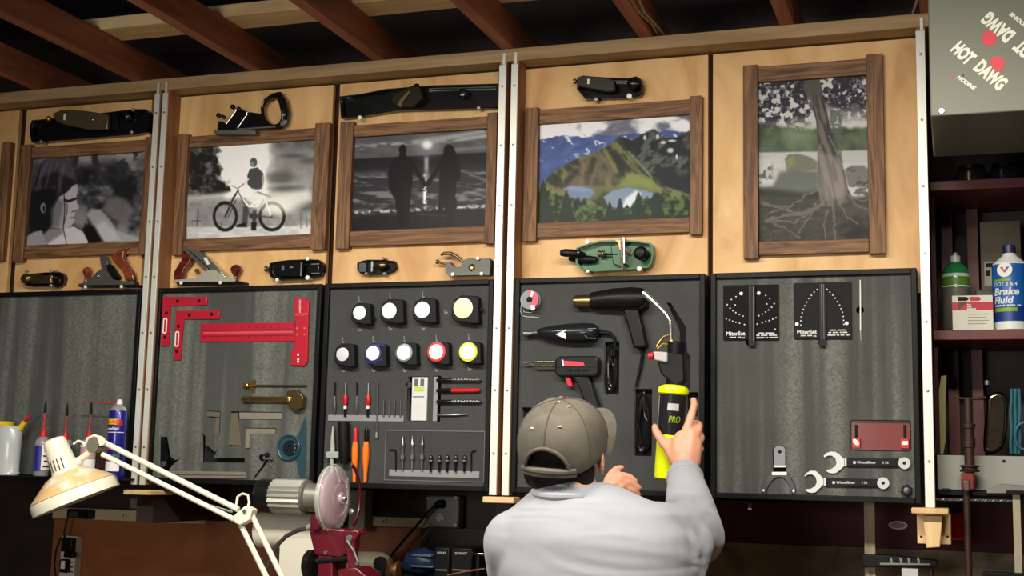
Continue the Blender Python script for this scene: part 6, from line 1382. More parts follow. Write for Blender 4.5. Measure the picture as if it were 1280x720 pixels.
# badge, red box on the maroon board
t = thing('oval_badge', 'oval metal badge on the dark maroon board', 'badge')
c = W(1122.5, 656.5, .3995)
mb = MB(); mb.prism([(c.x + .0275 * math.cos(k * .2618), c.z + .0125 * math.sin(k * .2618) - .05 * 0) for k in range(24)], .3955, .3995); put('badge_plate', mb, mat('badge_pale', (150, 138, 124), .4, .3), t)
mb = MB(); mb.prism([(c.x + .022 * math.cos(k * .2618), c.z + .0085 * math.sin(k * .2618)) for k in range(24)], .3945, .3954); put('badge_centre', mb, mat('badge_dark', (96, 78, 70), .4, .3), t)
t = thing('red_reflector', 'bright red rectangular reflector behind the wooden bracket', 'reflector')
put('reflector', MB().prect(1176, 640, 1205.5, 675, .30, .397), mat('reflector_red', (190, 16, 22), .25, coat=.5), t, bev=.004)
put('ridge', MB().prect(1178, 640.5, 1205, 643, .293, .2995), mat('dark_red_edge', (96, 12, 14), .4), t)

# ---------------- ceiling heater
t = thing('unit_heater', 'grey green ceiling heater box with slanted white HOT DAWG lettering', 'heater')
Yh = -.55; a = W(1161.5, 73, Yh); zb0 = W(1163, 145.5, Yh).z; b = a.x + .62
q = W(1175, 196, 0); 
HM = mat('heater_grey_green', (98, 100, 86), .45, var=.05, scale=4)
put('cabinet', MB().box(a.x, b, Yh, Yh + .42, zb0, zb0 + .36), HM, t, bev=.003)
put('side_seam', MB().box(a.x - .001, b, Yh + .425, Yh + .43, zb0 + .005, zb0 + .35), mat('heater_dark', (50, 50, 44), .5), t)
put('screw', MB().lathe(W(1177, 138.7, Yh - .0003), (0, -1, 0), [(0, .0075), (.002, .006)], 14), STEEL, t)
for dx in (.03, .55):
    for dy in (.05, .36): put('hanging_rod', MB().loft([(a.x + dx, Yh + dy, zb0 + .3605), (a.x + dx, Yh + dy, 3.20)], .006, 8), GSTEEL, t)
HW = mat('heater_print', (222, 222, 206), .5)
k36 = lambda x, y: (1150 + x / 3.6, y / 3.6)
def hm(x0, y0, x1, y1, h):
    p = k36(x0, y0); q = k36(x1, y1); return flatmap(p[0], p[1], q[0], q[1], Yh - .0007, h)
# reading down to the right, and again upside down
LT = [('HOT', hm(132, 228, 207, 298, 18), .055, 0), ('DAWG', hm(235, 312, 352, 412, 18), .055, 0)]
p = k36(318, 50)
def hm2(xa, ya, xb, yb, h):
    return hm(xa, ya, xb, yb, h)
LT += [('HOT', hm(545, 245, 463, 172, 18), .055, 0), ('DAWG', hm(435, 148, 318, 48, 18), .055, 0)]
LT += [('MODINE', hm(163, 352, 243, 407, 5), .05, .2), ('MODINE', hm(492, 118, 412, 52, 5), .05, .2)]
lettering('lettering', LT, HW, t)
def blob(pts, m, nm): put(nm, MB().pprism([k36(*p) for p in pts], Yh - .0011, Yh - .0004), m, t)
HR = mat('heater_red', (200, 30, 52), .45)
blob([(280, 160), (292, 142), (312, 136), (335, 148), (345, 165), (338, 190), (330, 208), (310, 205), (288, 200), (278, 182)], HR, 'red_mark')
blob([(318, 262), (340, 252), (372, 262), (382, 282), (374, 305), (360, 325), (340, 318), (322, 300), (314, 280)], HR, 'red_mark')
blob([(142, 332), (152, 330), (156, 348), (146, 346)], HR, 'red_mark'); blob([(188, 330), (200, 334), (198, 346), (188, 342)], mat('heater_blue', (40, 50, 90), .5), 'blue_mark')
# ================================================================= OIL BOTTLES AT THE LEFT
YB = -.115
ZB = W(100, 596.3, YB).z
TA_ = [o for o in COL.objects if o.get('label', '').startswith('foam tray behind the oil')][0]
put('tray_ledge', MB().box(W(-40, 600, YB).x, W(160, 600, YB).x, YB - .035, YT - .0005, ZB - .007, ZB - .0005), BLKR, TA_)
def hh(px, y, Y=YB): return W(px, y, Y).z - ZB
def oil(px, top, cap0, lab, cells, rpx=9.6, body=None):
    t = thing('oil_bottle', lab, 'bottle', 'red capped oil bottles on the ledge of the left tray')
    c = W(px, 570, YB); s = psz(px, 570, YB); r = rpx * s
    put('bottle_body', MB().lathe((c.x, YB, ZB), (0, 0, 1), [(0, r * .92), (.003, r), (hh(px, 555), r), (hh(px, 550), r * .9), (hh(px, cap0 + 1), r * .5)], 24), body or mat('oil_grey', (140, 140, 142), .25, coat=.4), t)
    put('cap', MB().lathe((c.x, YB, ZB + hh(px, cap0 + 1) + .0003), (0, 0, 1), [(0, r * .52), (.018, r * .46), (.02, r * .25), (.028, r * .14)], 16), REDP, t)
    put('spout', MB().lathe((c.x, YB, ZB + hh(px, cap0 + 1) + .029), (0, 0, 1), [(0, r * .14), (.02, r * .12), (.05, r * .1)], 8), REDP, t)
    put('spout_tip', MB().lathe((c.x, YB, ZB + hh(px, cap0 + 1) + .0795), (0, 0, 1), [(0, r * .2), (.022, r * .16), (.04, r * .06)], 8), BLKM, t)
    for (a0, a1, y0, y1, m) in cells: wrap('label', c.x, YB, r + .0004, a0, a1, ZB + hh(px, y0), ZB + hh(px, y1), m, t, 10)
    return t, c, r
VIO = mat('label_violet', (44, 40, 130), .4)
t, c, r = oil(52.5, 500, 545, 'oil bottle with violet and white label, next to the big jug', [(-80, 34, 589, 557, VIO), (34.5, 120, 587, 556, PAPER)])
for k in range(4): wrap('text_line', c.x, YB, r + .0014, 52 if k % 2 else 46, 96, ZB + hh(52, 584 - 6.5 * k), ZB + hh(52, 582 - 6.5 * k), mat('ink_dark', (40, 38, 60), .5), t, 6)
oil(80, 512, 549, 'oil bottle with violet label half hidden behind the lamp head', [(-100, 100, 589, 557, VIO)])
t, c, r = oil(110, 510, 548, 'oil bottle with a white and pink label between lamp and spray can', [(-100, 100, 588, 574, PAPER), (-100, 100, 573.5, 560, mat('label_pinkish', (196, 150, 160), .4)), (-100, 100, 559.5, 556, WHITE)])
o = put('tin_box', MB().prect(121, 566, 132.5, 596, YB - .012, YB + .02), mat('dark_brown_tin', (52, 30, 28), .35), bev=.003); tag(o, 'small dark brown tin between an oil bottle and the blue spray can', 'tin')
for v in o.data.vertices:
    if v.co.z < ZB + .01: v.co.z = ZB
# spray can
t = thing('spray_can', 'blue spray can with white top and red straw on the tray ledge', 'spray can')
px = 145.5; c = W(px, 560, YB); s = psz(px, 560, YB); r = 11.6 * s
put('can_body', MB().lathe((c.x, YB, ZB), (0, 0, 1), [(0, r * .94), (.003, r), (hh(px, 515), r), (hh(px, 513.5), r * .95)], 28), mat('can_blue', (30, 34, 130), .3, .2, coat=.3), t)
put('dome', MB().lathe((c.x, YB, ZB + hh(px, 513.5) + .0003), (0, 0, 1), [(0, r * .92), (.010, r * .78), (.018, r * .5), (.020, r * .45)], 24), mat('dome_grey', (176, 178, 176), .3, .5), t)
put('nozzle', MB().lathe((c.x + .002, YB, ZB + hh(px, 513.5) + .0208), (0, 0, 1), [(0, r * .36), (.012, r * .30), (.016, r * .18)], 14), WHITE, t)
put('straw', MB().loft([W(97, 502, YB - .01), W(120, 502.8, YB - .01), W(146, 505.5, YB - .01)], .0017, 8), REDP, t)
wrap('label_yellow', c.x, YB, r + .0004, -100, 40, ZB + hh(px, 531), ZB + hh(px, 524), mat('can_yellow', (226, 170, 40), .4), t)
wrap('label_red', c.x, YB, r + .0006, 30, 62, ZB + hh(px, 532), ZB + hh(px, 525), REDP, t)
wrap('label_line', c.x, YB, r + .0004, -70, 75, ZB + hh(px, 541), ZB + hh(px, 540.2), WHITE, t)
wrap('label_panel', c.x, YB, r + .0004, -62, 58, ZB + hh(px, 589), ZB + hh(px, 577), PAPER, t)
wrap('label_green', c.x, YB, r + .0004, -62, 58, ZB + hh(px, 573), ZB + hh(px, 568), mat('can_green', (60, 96, 70), .4), t)
wrap('label_stripe', c.x, YB, r + .0004, -70, 60, ZB + hh(px, 562.5), ZB + hh(px, 560), mat('can_pink', (170, 40, 90), .4), t)
lettering('lettering', [('WD-40', cylmap(c.x, YB, r + .0016, -115, 44, ZB + hh(px, 530.5), ZB + hh(px, 525)), .03, 0)], mat('can_orange', (214, 70, 30), .4), t)
lettering('lettering', [('Specialist', cylmap(c.x, YB, r + .0012, -92, 44, ZB + hh(px, 538.5), ZB + hh(px, 534)), .02, .2)], WHITE, t)
# glue jug
t = thing('glue_jug', 'big translucent white jug with a yellow lid and yellow spout', 'jug')
c = W(8, 560, YB); s = psz(8, 560, YB)
JM = mat('milky_plastic', (186, 190, 192), .3, var=.05, coat=.3)
put('jug_body', MB().loft([(c.x, YB, ZB), (c.x, YB, ZB + .006), (c.x, YB, ZB + .014), (c.x, YB, ZB + hh(8, 560)), (c.x, YB, ZB + hh(8, 537)), (c.x, YB, ZB + hh(8, 532.5))], [(19 * s, .036), (20.5 * s, .038), (19.2 * s, .036), (19.6 * s, .037), (20.6 * s, .037), (17 * s, .032)], 28, up=(0, 1, 0)), JM, t)
put('lid', MB().lathe((W(3, 530, YB).x, YB, ZB + hh(8, 532.5) + .0003), (0, 0, 1), [(0, 14 * s), (.002, 14.4 * s), (.012, 14.2 * s), (.015, 12.5 * s)], 28), mat('jug_yellow', (214, 184, 34), .4), t)
put('spout_base', MB().loft([W(25, 536, YB), W(31, 527, YB)], [.011, .008], 12), mat('jug_yellow', (214, 184, 34)), t)
put('spout', MB().loft([W(31.5, 526, YB), W(36, 521.5, YB), W(40, 517.5, YB)], [.006, .005, .003], 10), REDP, t)

# ================================================================= SWING ARM LAMP
YL = -.60
t = thing('desk_lamp', 'old cream white swing arm lamp with a tinted conical shade', 'lamp')
s = psz(94, 600, YL)
axis = (W(75.5, 546.6, YL) - W(94, 621, YL)); axis.normalize(); axis = (axis + Vector((0, -.19, 0))).normalized()
b0 = W(94, 621, YL)
SH_M = bpy.data.materials.new('yellowed_cream_enamel'); SH_M.use_nodes = True
_nt = SH_M.node_tree; _b = _nt.nodes['Principled BSDF']; _tc = _nt.nodes.new('ShaderNodeTexCoord'); _n = _nt.nodes.new('ShaderNodeTexNoise'); _n.inputs['Scale'].default_value = 13; _n.inputs['Detail'].default_value = 4
_sp = _nt.nodes.new('ShaderNodeSeparateXYZ'); _ml = _nt.nodes.new('ShaderNodeMath'); _ml.operation = 'MULTIPLY_ADD'; _ml.inputs[1].default_value = .16
_nt.links.new(_tc.outputs['Object'], _n.inputs['Vector']); _nt.links.new(_n.outputs['Fac'], _ml.inputs[0]); _cr = _nt.nodes.new('ShaderNodeValToRGB')
_cr.color_ramp.elements[0].position = .40; _cr.color_ramp.elements[0].color = lin((226, 222, 204)); _cr.color_ramp.elements[1].position = .52; _cr.color_ramp.elements[1].color = lin((214, 178, 128))
_nt.links.new(_n.outputs['Fac'], _cr.inputs[0]); _nt.links.new(_cr.outputs[0], _b.inputs['Base Color']); _b.inputs['Roughness'].default_value = .32; _b.inputs['Coat Weight'].default_value = .3
def shell(prof): return [(a * s, r * s) for a, r in prof]
outer = shell([(-6.5, 54), (-6, 55.5), (6, 55), (8, 54), (29, 27), (33, 18.5)])
inner = shell([(32, 17), (28, 25), (7, 52.5), (-6, 54)])
mb = MB(); mb.lathe(b0, axis, outer + inner, 40, cap=False)
put('shade', mb, CREAM, t)
put('shade_cone', MB().lathe(b0, axis, shell([(8.6, 54.6), (29.5, 27.5), (33.2, 19)]), 40, cap=False), SH_M, t)
put('reflector_lining', MB().lathe(b0, axis, shell([(-2, 52.5), (6, 51.5), (27, 24), (31, 16)]), 40, cap=False), mat('lamp_inside_grey', (150, 150, 146), .4), t)
put('socket_housing', MB().lathe(b0, axis, shell([(33.2, 18.5), (36, 17.2), (58, 15.6), (74, 14), (77, 12.5), (78.5, 9)]), 32), CREAM, t)
put('bulb', MB().ball(b0 + axis * 14 * s, (.024, .024, .028)).lathe(b0 + axis * 20 * s, axis, [(0, .013), (.022, .013)], 14), mat('unlit_bulb', (200, 200, 196), .25), t)
ux = Vector((axis.z, 0, -axis.x)).normalized(); uy = axis.cross(ux)
if uy.y > 0: uy = -uy
for k, ang in enumerate((-38, -20, -2, 16, 34)):
    d = (ux * math.sin(math.radians(ang)) + uy * math.cos(math.radians(ang)))
    p0 = b0 + axis * 38 * s + d * 17.0 * s; p1 = b0 + axis * 52 * s + d * 15.9 * s
    put('vent_slot', MB().loft([p0, p1], [(.0016, .0016), (.0016, .0016)], 8), BLKM, t)
# arms
def arm(pts, r, m=CREAM, nm='arm_tube', yy=YL): return put(nm, MB().loft([W(p[0], p[1], yy + (p[2] if len(p) > 2 else 0)) for p in pts], r, 10), m, t)
put('swivel_knuckle', MB().loft([W(99, 575, YL), W(108, 569, YL), W(116, 563, YL)], [.009, .010, .008], 10).ball(W(98, 577, YL), .013), CREAM, t)
put('pivot_disc', MB().lathe(W(115.5, 557, YL - .012), (0, 1, 0), [(0, .020), (.024, .020)], 22), mat('old_chrome', (176, 172, 156), .3, .7), t)
put('pivot_plate', MB().pprism([(121, 547), (127, 545), (131, 549), (130, 556), (124, 558)], YL - .016, YL - .0125), CREAM, t, bev=.002)
arm([(92, 555), (98, 551), (104, 553), (107, 558)], .0035, nm='cord_loop')
arm([(107, 556), (110, 548), (118, 544.5), (126, 547), (128, 552)], .0045, nm='neck_loop')
arm([(126, 551), (298, 637)], .0078); arm([(128, 568), (294, 650)], .0072)
arm([(205, 606), (250, 628), (291, 640)], .003, GSTEEL, 'tension_spring')
put('elbow_plate', MB().pprism([(290, 646), (306, 632), (315, 637), (312, 650), (300, 657), (293, 654)], YL - .018, YL + .014), CREAM, t, bev=.003)
put('elbow_bolt', MB().lathe(W(306, 639, YL - .0185), (0, -1, 0), [(0, .006), (.004, .005)], 12), STEEL, t)
arm([(295, 634), (297, 621), (303, 617), (310, 619), (311.5, 628), (309, 638)], .0035, nm='spring_hook')
arm([(299, 652), (336, 727), (380, 818)], .0075); arm([(313, 640), (354, 724), (398, 812)], .0075)
bz = .9488; be = W(389, 818, YL)
put('base_bracket', MB().box(be.x - .035, be.x + .035, YL - .03, YL + .03, be.z - .03, be.z + .012), CREAM, t, bev=.004)
put('base_post', MB().lathe((be.x, YL, bz), (0, 0, 1), [(0, .045), (.01, .045), (.012, .012), (be.z - .03 - bz, .012)], 20), CREAM, t)

# ================================================================= SAW CHAIN GRINDER
t = thing('chain_grinder', 'red bench grinder with silver finned motor and clear round guard', 'grinder')
YG = -.34; s = psz(370, 620, YG)
zc = W(360, 620.5, YG).z; xx = lambda px: W(px, 622, YG).x
GR = mat('grinder_red', (88, 10, 28), .35, var=.1, coat=.3)
ax = Vector((1, 0, -.02)).normalized()
put('motor_end_cap', MB().lathe((xx(323), YG, zc), ax, [(0, 14 * s), (.003, 19 * s), (.010, 21.6 * s), (xx(343) - xx(323), 22 * s)], 30), mat('grinder_black', (20, 20, 22), .25, coat=.4), t)
mb = MB(); nf = 20; rings = []
for xq in (xx(343) + .0004, xx(382)):
    rings.append([mb.bm.verts.new((xq, YG + math.cos(2 * math.pi * k / (nf * 2)) * (21.8 if k % 2 == 0 else 19.4) * s, zc + math.sin(2 * math.pi * k / (nf * 2)) * (21.8 if k % 2 == 0 else 19.4) * s)) for k in range(nf * 2)])
for k in range(nf * 2): mb.bm.faces.new((rings[0][k], rings[0][(k + 1) % (nf * 2)], rings[1][(k + 1) % (nf * 2)], rings[1][k]))
mb.bm.faces.new(rings[0]); mb.bm.faces.new(rings[1][::-1])
put('finned_motor', mb, mat('cast_aluminium', (196, 196, 186), .35, .75, var=.06), t, smooth=False)
put('gear_flange', MB().lathe((xx(382) + .0004, YG, zc), ax, [(0, 21 * s), (.008, 21.5 * s), (.012, 18 * s), (xx(405) - xx(382), 16 * s)], 26), mat('flange_grey', (120, 118, 110), .45, .5, var=.15), t)
xw = xx(415); zw = zc - .001
put('grinding_wheel', MB().lathe((xw, YG, zw), (1, 0, 0), [(0, 30 * s), (.001, 33 * s), (.009, 33 * s), (.010, 30 * s)], 40), mat('pink_stone', (214, 130, 176), .7, var=.1, scale=80), t)
GL = bpy.data.materials.new('clear_guard_plastic'); GL.use_nodes = True
_b = GL.node_tree.nodes['Principled BSDF']; _b.inputs['Base Color'].default_value = (.62, .60, .58, 1); _b.inputs['Roughness'].default_value = .12; _b.inputs['Alpha'].default_value = .46; _b.inputs['Specular IOR Level'].default_value = .8; _b.inputs['Coat Weight'].default_value = 1.0; _b.inputs['Coat Roughness'].default_value = .05
xg = xx(412)
put('clear_guard', MB().lathe((xg, YG, zw), (1, 0, 0), [(0, 41 * s), (.012, 41.5 * s), (.020, 40 * s), (.030, 33 * s), (.034, 22 * s), (.030, 20 * s), (.034, 18 * s), (.036, 8 * s), (.044, 7 * s), (.045, 1 * s)], 40, cap=False), GL, t)
put('guard_bead', MB().loft([(xg + .012, YG + 41.6 * s * math.cos(2 * math.pi * k / 40), zw + 41.6 * s * math.sin(2 * math.pi * k / 40)) for k in range(40)], .0022, 8, closed=True), mat('bead_clear', (200, 196, 190), .15, coat=.6), t)
for a in (-60, -20, 40, 100):
    put('guard_rib', MB().loft([(xg + .034, YG + 20 * s * math.cos(math.radians(a)), zw + 20 * s * math.sin(math.radians(a))), (xg + .022, YG + 39 * s * math.cos(math.radians(a)), zw + 39 * s * math.sin(math.radians(a)))], .0018, 6), mat('bead_clear', (200, 196, 190)), t)
put('hub_bolt', MB().lathe((xg + .0455, YG, zw), (1, 0, 0), [(0, .009), (.006, .008), (.007, .004)], 14), STEEL, t)
put('guard_screw', MB().lathe(W(440, 639, YG - .03), (0, -1, 0), [(0, .008), (.007, .007), (.008, .003)], 14), STEEL, t)
put('red_guard_arm', MB().loft([(xg + .038, YG + .02 + 45 * s * math.sin(math.radians(a)), zw + 45 * s * math.cos(math.radians(a))) for a in range(20, 150, 10)], [(.006, .004)] * 13, 8, up=(1, 0, 0)), GR, t)
zz2 = lambda y: W(400, y, YG).z
def gp(nm, pts, y0, y1, m=GR, bev=.004): return put(nm, MB().pprism(pts, YG + y0, YG + y1), m, t, bev=bev)
gp('yoke', [(388, 644), (402, 643), (405, 660), (430, 662), (440, 668), (438, 690), (425, 697), (393, 694), (387, 668)], -.03, .03)
gp('side_cheek', [(428, 664), (447, 662), (449, 668), (443, 676), (447, 715), (436, 718), (432, 690)], -.05, -.031)
gp('bracket', [(387, 650), (393, 645), (399, 647), (399, 662), (390, 664)], -.045, -.031)
put('cable_gland', MB().loft([W(384, 660, YG - .01), W(391, 657, YG - .01)], [.008, .009], 12), mat('gland_grey', (150, 146, 136), .4), t)
put('pivot_rod', MB().loft([W(396, 702, YG - .02), W(440, 698, YG - .02)], .011, 14), DKIRON, t)
put('adjusting_wheel', MB().lathe(W(384, 706, YG - .02), (1, 0, 0), [(0, .038), (.004, .042), (.020, .042), (.024, .03)], 24), mat('grinder_black', (20, 20, 22)), t)
put('lock_knob', MB().loft([W(447, 666, YG - .04), W(456, 663, YG - .04)], [.006, .011], 12), GR, t)
put('vise_lever', MB().loft([W(434, 676, YG - .055), W(442, 688, YG - .055), W(448, 704, YG - .055)], .004, 8), STEEL, t)
put('bolt_head', MB().lathe(W(407, 691, YG - .031), (0, -1, 0), [(0, .006), (.004, .005)], 12), STEEL, t)
put('bolt_head', MB().lathe(W(437, 673, YG - .0515), (0, -1, 0), [(0, .010), (.006, .009)], 14), STEEL, t)
put('bolt_head', MB().lathe(W(447, 704, YG - .0515), (0, -1, 0), [(0, .006), (.006, .005)], 12), STEEL, t)
gp('column', [(397, 690), (415, 690), (417, 760), (396, 760)], -.028, .028)
gp('vise_body', [(421, 712), (445, 709), (460, 722), (462, 745), (424, 745)], -.06, .03)
put('stand', MB().box(W(396, 760, YG).x, W(462, 760, YG).x, YG - .07, YG + .06, .9488, W(400, 744, YG).z), GR, t, bev=.006)
o = put('power_cord', MB().loft([W(p[0], p[1], YG - .01) for p in ((384, 660.5), (372, 663), (358, 670), (346, 682), (339, 696), (333, 712), (326, 730), (322, 770))], .0062, 10), mat('cord_grey_black', (52, 52, 50), .4)); o.parent = t
# ================================================================= THE TORCH AND THE MAN
YTC = -.38
t = thing('blow_torch', 'yellow gas torch with a black head and curved steel tube, held in the man\'s hand', 'torch')
tb = W(834, 601, YTC); tp = W(841.5, 492, YTC); ax = (tp - tb).normalized(); TL = (tp - tb).length; st = psz(838, 540, YTC); r = .0345
YEL = mat('torch_yellow', (226, 236, 20), .35, var=.04, coat=.2)
put('cylinder', MB().lathe(tb, ax, [(0, r * .7), (.006, r * .96), (.012, r), (TL * .52, r)], 32), YEL, t)
put('cylinder_label', MB().lathe(tb + ax * (TL * .52 + .0003), ax, [(0, r + .0004), (TL * .46, r + .0004), (TL * .47, r * .9)], 32), mat('torch_label_black', (30, 30, 32), .3), t)
# small printed patch on the label, and a highlight painted down its left edge
def tmap(a0, a1, t0, t1, rr=r + .0016):
    e1 = Vector((1, 0, 0)); e1 = (e1 - ax * ax.dot(e1)).normalized(); e2 = e1.cross(ax); 
    if e2.y > 0: e2 = -e2
    def f(u, v):
        a = math.radians(a0 + (a1 - a0) * u); return tb + ax * (TL * (t0 + (t1 - t0) * v)) + e1 * (rr * math.sin(a)) + e2 * (rr * math.cos(a))
    return f
def tpatch(nm, a0, a1, t0, t1, m, rr=r + .0012):
    f = tmap(a0, a1, t0, t1, rr); mb = MB(); n = 10
    mb.verts([f(k / n, v) for k in range(n + 1) for v in (0, 1)], [(2 * k, 2 * k + 2, 2 * k + 3, 2 * k + 1) for k in range(n)]); return put(nm, mb, m, t)
tpatch('edge_highlight', -90, -58, .53, .97, mat('torch_grey', (170, 172, 170), .3))
tpatch('white_patch', -8, 40, .80, .88, mat('torch_grey', (170, 172, 170)))
lettering('lettering', [('PRO', tmap(0, 50, .66, .74), .03, .2)], mat('torch_lime', (130, 145, 30), .4), t)
put('collar', MB().lathe(tp + ax * -.004, ax, [(0, r * .98), (.004, r * 1.14), (.012, r * 1.18), (.020, r * 1.08), (.026, r * .72), (.027, r * .45)], 32), YEL, t)
hb = tp + ax * .0235
put('head', MB().lathe(hb, ax, [(0, .020), (.03, .022), (.055, .021), (.085, .023), (.110, .023), (.112, .015)], 24), BLK, t)
put('grip_block', MB().prism([(W(a, b, YTC).x, W(a, b, YTC).z) for a, b in ((822, 446), (838, 440), (856, 444), (858, 476), (846, 484), (838, 476), (828, 468))], YTC - .022, YTC + .022), BLK, t, bev=.004)
put('igniter', MB().loft([W(811, 445, YTC - .02), W(817, 444.5, YTC - .02)], [.008, .010], 14), REDP, t)
put('igniter_housing', MB().pprism([(816, 439), (834, 440), (834, 453), (818, 450)], YTC - .034, YTC - .010), mat('igniter_grey', (166, 160, 162), .35), t, bev=.003)
put('brass_fitting', MB().lathe(W(839, 441, YTC), ax, [(0, .014), (.006, .014), (.007, .009), (.014, .009), (.015, .012), (.022, .012), (.023, .007), (.034, .006)], 14), BRASS, t)
put('brass_hook', MB().loft([W(821, 434, YTC), W(825, 427, YTC), W(830, 421, YTC), W(836, 419, YTC), W(840, 422, YTC)], .0035, 8).loft([W(822, 436, YTC), W(829, 430, YTC), W(836, 431, YTC)], .003, 8), BRASS, t)
put('burner_tube', MB().loft([W(839, 426, YTC), W(838.5, 412, YTC), (W(837.5, 401, YTC)), W(833, 394, YTC), W(826, 386, YTC), W(818, 378, YTC), W(808, 369, YTC), W(804, 366, YTC)], [.006, .006, .006, .006, .006, .0075, .009, .0095], 14), mat('burnished_steel', (186, 184, 176), .22, .9), t)

def remesh(o, vox, it=4, fac=.5):
    m1 = o.modifiers.new('r', 'REMESH'); m1.mode = 'VOXEL'; m1.voxel_size = vox; m1.use_smooth_shade = True
    m2 = o.modifiers.new('s', 'SMOOTH'); m2.iterations = it; m2.factor = fac
    dg = bpy.context.evaluated_depsgraph_get(); dg.update(); me = bpy.data.meshes.new_from_object(o.evaluated_get(dg))
    old = o.data; o.modifiers.clear(); mats = list(old.materials); o.data = me; bpy.data.meshes.remove(old)
    me.materials.clear()
    for q in mats: me.materials.append(q)
    me.polygons.foreach_set('use_smooth', [True] * len(me.polygons)); return o
man = thing('person', 'man seen from behind in grey sweatshirt and taupe cap, raising a torch', 'person')
YM = -.95
SKIN = mat('skin', (208, 148, 122), .5, var=.08, scale=14)
SKIN.node_tree.nodes['Principled BSDF'].inputs['Subsurface Weight'].default_value = .12; SKIN.node_tree.nodes['Principled BSDF'].inputs['Subsurface Radius'].default_value = (.01, .004, .002)
Wm = lambda x, y, Y=YM: W(x, y, Y)
hc_ = Wm(707, 561, -.93)                       # head centre
yaw, pitch, roll = math.radians(-5), math.radians(17), math.radians(3)
HR_ = Matrix.Rotation(yaw, 3, 'Z') @ Matrix.Rotation(roll, 3, 'Y') @ Matrix.Rotation(pitch, 3, 'X')
hp = lambda x, y, z: hc_ + HR_ @ Vector((x, y, z))   # x right, y forward, z up, metres
cxm = Wm(742, 700).x
floor = 0.0
b = MB()
# head
b.ball(hp(0, -.012, .025), (.078, .094, .088), 24, HR_); b.ball(hp(0, .020, -.03), (.062, .072, .085), 20, HR_)
b.ball(hp(0, .055, -.085), (.034, .030, .026), 14, HR_); b.ball(hp(0, .030, -.062), (.052, .055, .045), 16, HR_)
b.ball(hp(0, .098, -.012), (.010, .016, .020), 12, HR_); b.cap2(hp(0, .088, .022), hp(0, .106, -.022), .008, .0125)      # nose
b.cap2(hp(-.020, .086, -.056), hp(.020, .086, -.056), .008, .008); b.cap2(hp(-.016, .086, -.068), hp(.016, .086, -.068), .0085, .0085)   # lips
for sx in (-1, 1):
    b.ball(hp(sx * .034, .066, -.022), (.020, .020, .018), 12, HR_); b.cap2(hp(sx * .014, .090, .026), hp(sx * .046, .078, .026), .008, .007)
    for q in range(9):      # ear rim
        a0 = math.radians(-100 + q * 32); a1 = math.radians(-100 + (q + 1) * 32)
        if q < 8: b.cap2(hp(sx * (.086 + .006 * math.cos(a0)), -.004 + .014 * math.cos(a0) * -1, -.022 + .026 * math.sin(a0)), hp(sx * (.086 + .006 * math.cos(a1)), -.004 + .014 * math.cos(a1) * -1, -.022 + .026 * math.sin(a1)), .0048, .0048, 8)
    b.ball(hp(sx * .083, -.002, -.024), (.008, .014, .024), 10, HR_)
# neck
nb = Vector((cxm - .055, -.945, 1.475))
b.cap2(hp(0, -.030, -.055), nb + Vector((0, 0, .02)), .058, .064, 20); b.cap2(nb + Vector((0, 0, .02)), nb + Vector((0.01, 0, -.06)), .066, .085, 20)
# trunk
LS = Wm(645, 678); RS = Wm(806, 672, -.93)
LE = W(652, 768, -.74); LW = W(750, 626, -.46)
RE = W(868, 668, -.68); RW = W(855, 590, -.447)
trunk = [(0, .94, .150, .105), (0, 1.02, .155, .110), (0, 1.10, .150, .105), (0, 1.22, .160, .108), (0, 1.34, .172, .112), (0, 1.42, .165, .100), (0, 1.465, .12, .075)]
b.loft([(cxm + q[0], YM, q[1]) for q in trunk], [(q[2], q[3]) for q in trunk], 28, up=(0, 1, 0))
b.cap2(LS, RS, .055, .055); b.ball(LS, .058); b.ball(RS, .058)
for S, E_, Wr in ((LS, LE, LW), (RS, RE, RW)):
    b.cap2(S, E_, .052, .042); M_ = E_.lerp(Wr, .3); b.cap2(E_, M_, .042, .043); b.cap2(M_, Wr, .043, .027)
# legs and feet
for sx in (-1, 1):
    h_ = Vector((cxm + sx * .085, YM, .93)); k_ = Vector((cxm + sx * .105, YM + .02, .50)); a_ = Vector((cxm + sx * .12, YM - .02, .085))
    b.cap2(h_, k_, .088, .056, 18); b.cap2(k_, k_.lerp(a_, .35), .056, .056, 16); b.cap2(k_.lerp(a_, .35), a_, .056, .036, 16)
    b.cap2(a_ + Vector((0, 0, -.04)), a_ + Vector((sx * .015, .13, -.055)), .036, .026)
# right hand round the torch
P_ = lambda q: W(q[0], q[1], q[2])
def chain(pts):
    for p0, p1 in zip(pts, pts[1:]): b.cap2(P_(p0), P_(p1), p0[3], p1[3], 10)
b.cap2(RW, W(855, 575, -.445), .027, .028)
chain([(852, 582, -.445, .026), (850, 566, -.446, .024), (848, 554, -.444, .019), (850, 546, -.440, .015)])
chain([(860, 582, -.444, .025), (861, 566, -.444, .024), (863, 552, -.440, .020), (865, 542, -.436, .015)])
chain([(845, 564, -.442, .017), (837, 556, -.437, .013)]); chain([(852, 552, -.442, .015), (842, 552, -.436, .011), (834, 552, -.432, .009)])
chain([(866, 578, -.440, .020), (868, 566, -.438, .019), (870, 554, -.434, .016)])
chain([(845, 574, -.446, .019), (838, 563, -.438, .0155), (830, 555, -.433, .0125), (824, 546, -.430, .0115), (819.5, 538, -.425, .0105), (818.5, 533.5, -.421, .009)])   # thumb
chain([(856, 546, -.440, .0150), (861, 531, -.435, .0125), (865, 517, -.424, .0108), (868, 506, -.408, .0098), (867, 500, -.392, .0088)])     # index, laid along the torch
chain([(867, 548, -.437, .0145), (872.5, 537, -.424, .0120), (874, 531, -.400, .0105), (870, 529, -.365, .0098), (860, 529, -.338, .0088), (852, 530, -.334, .008)])
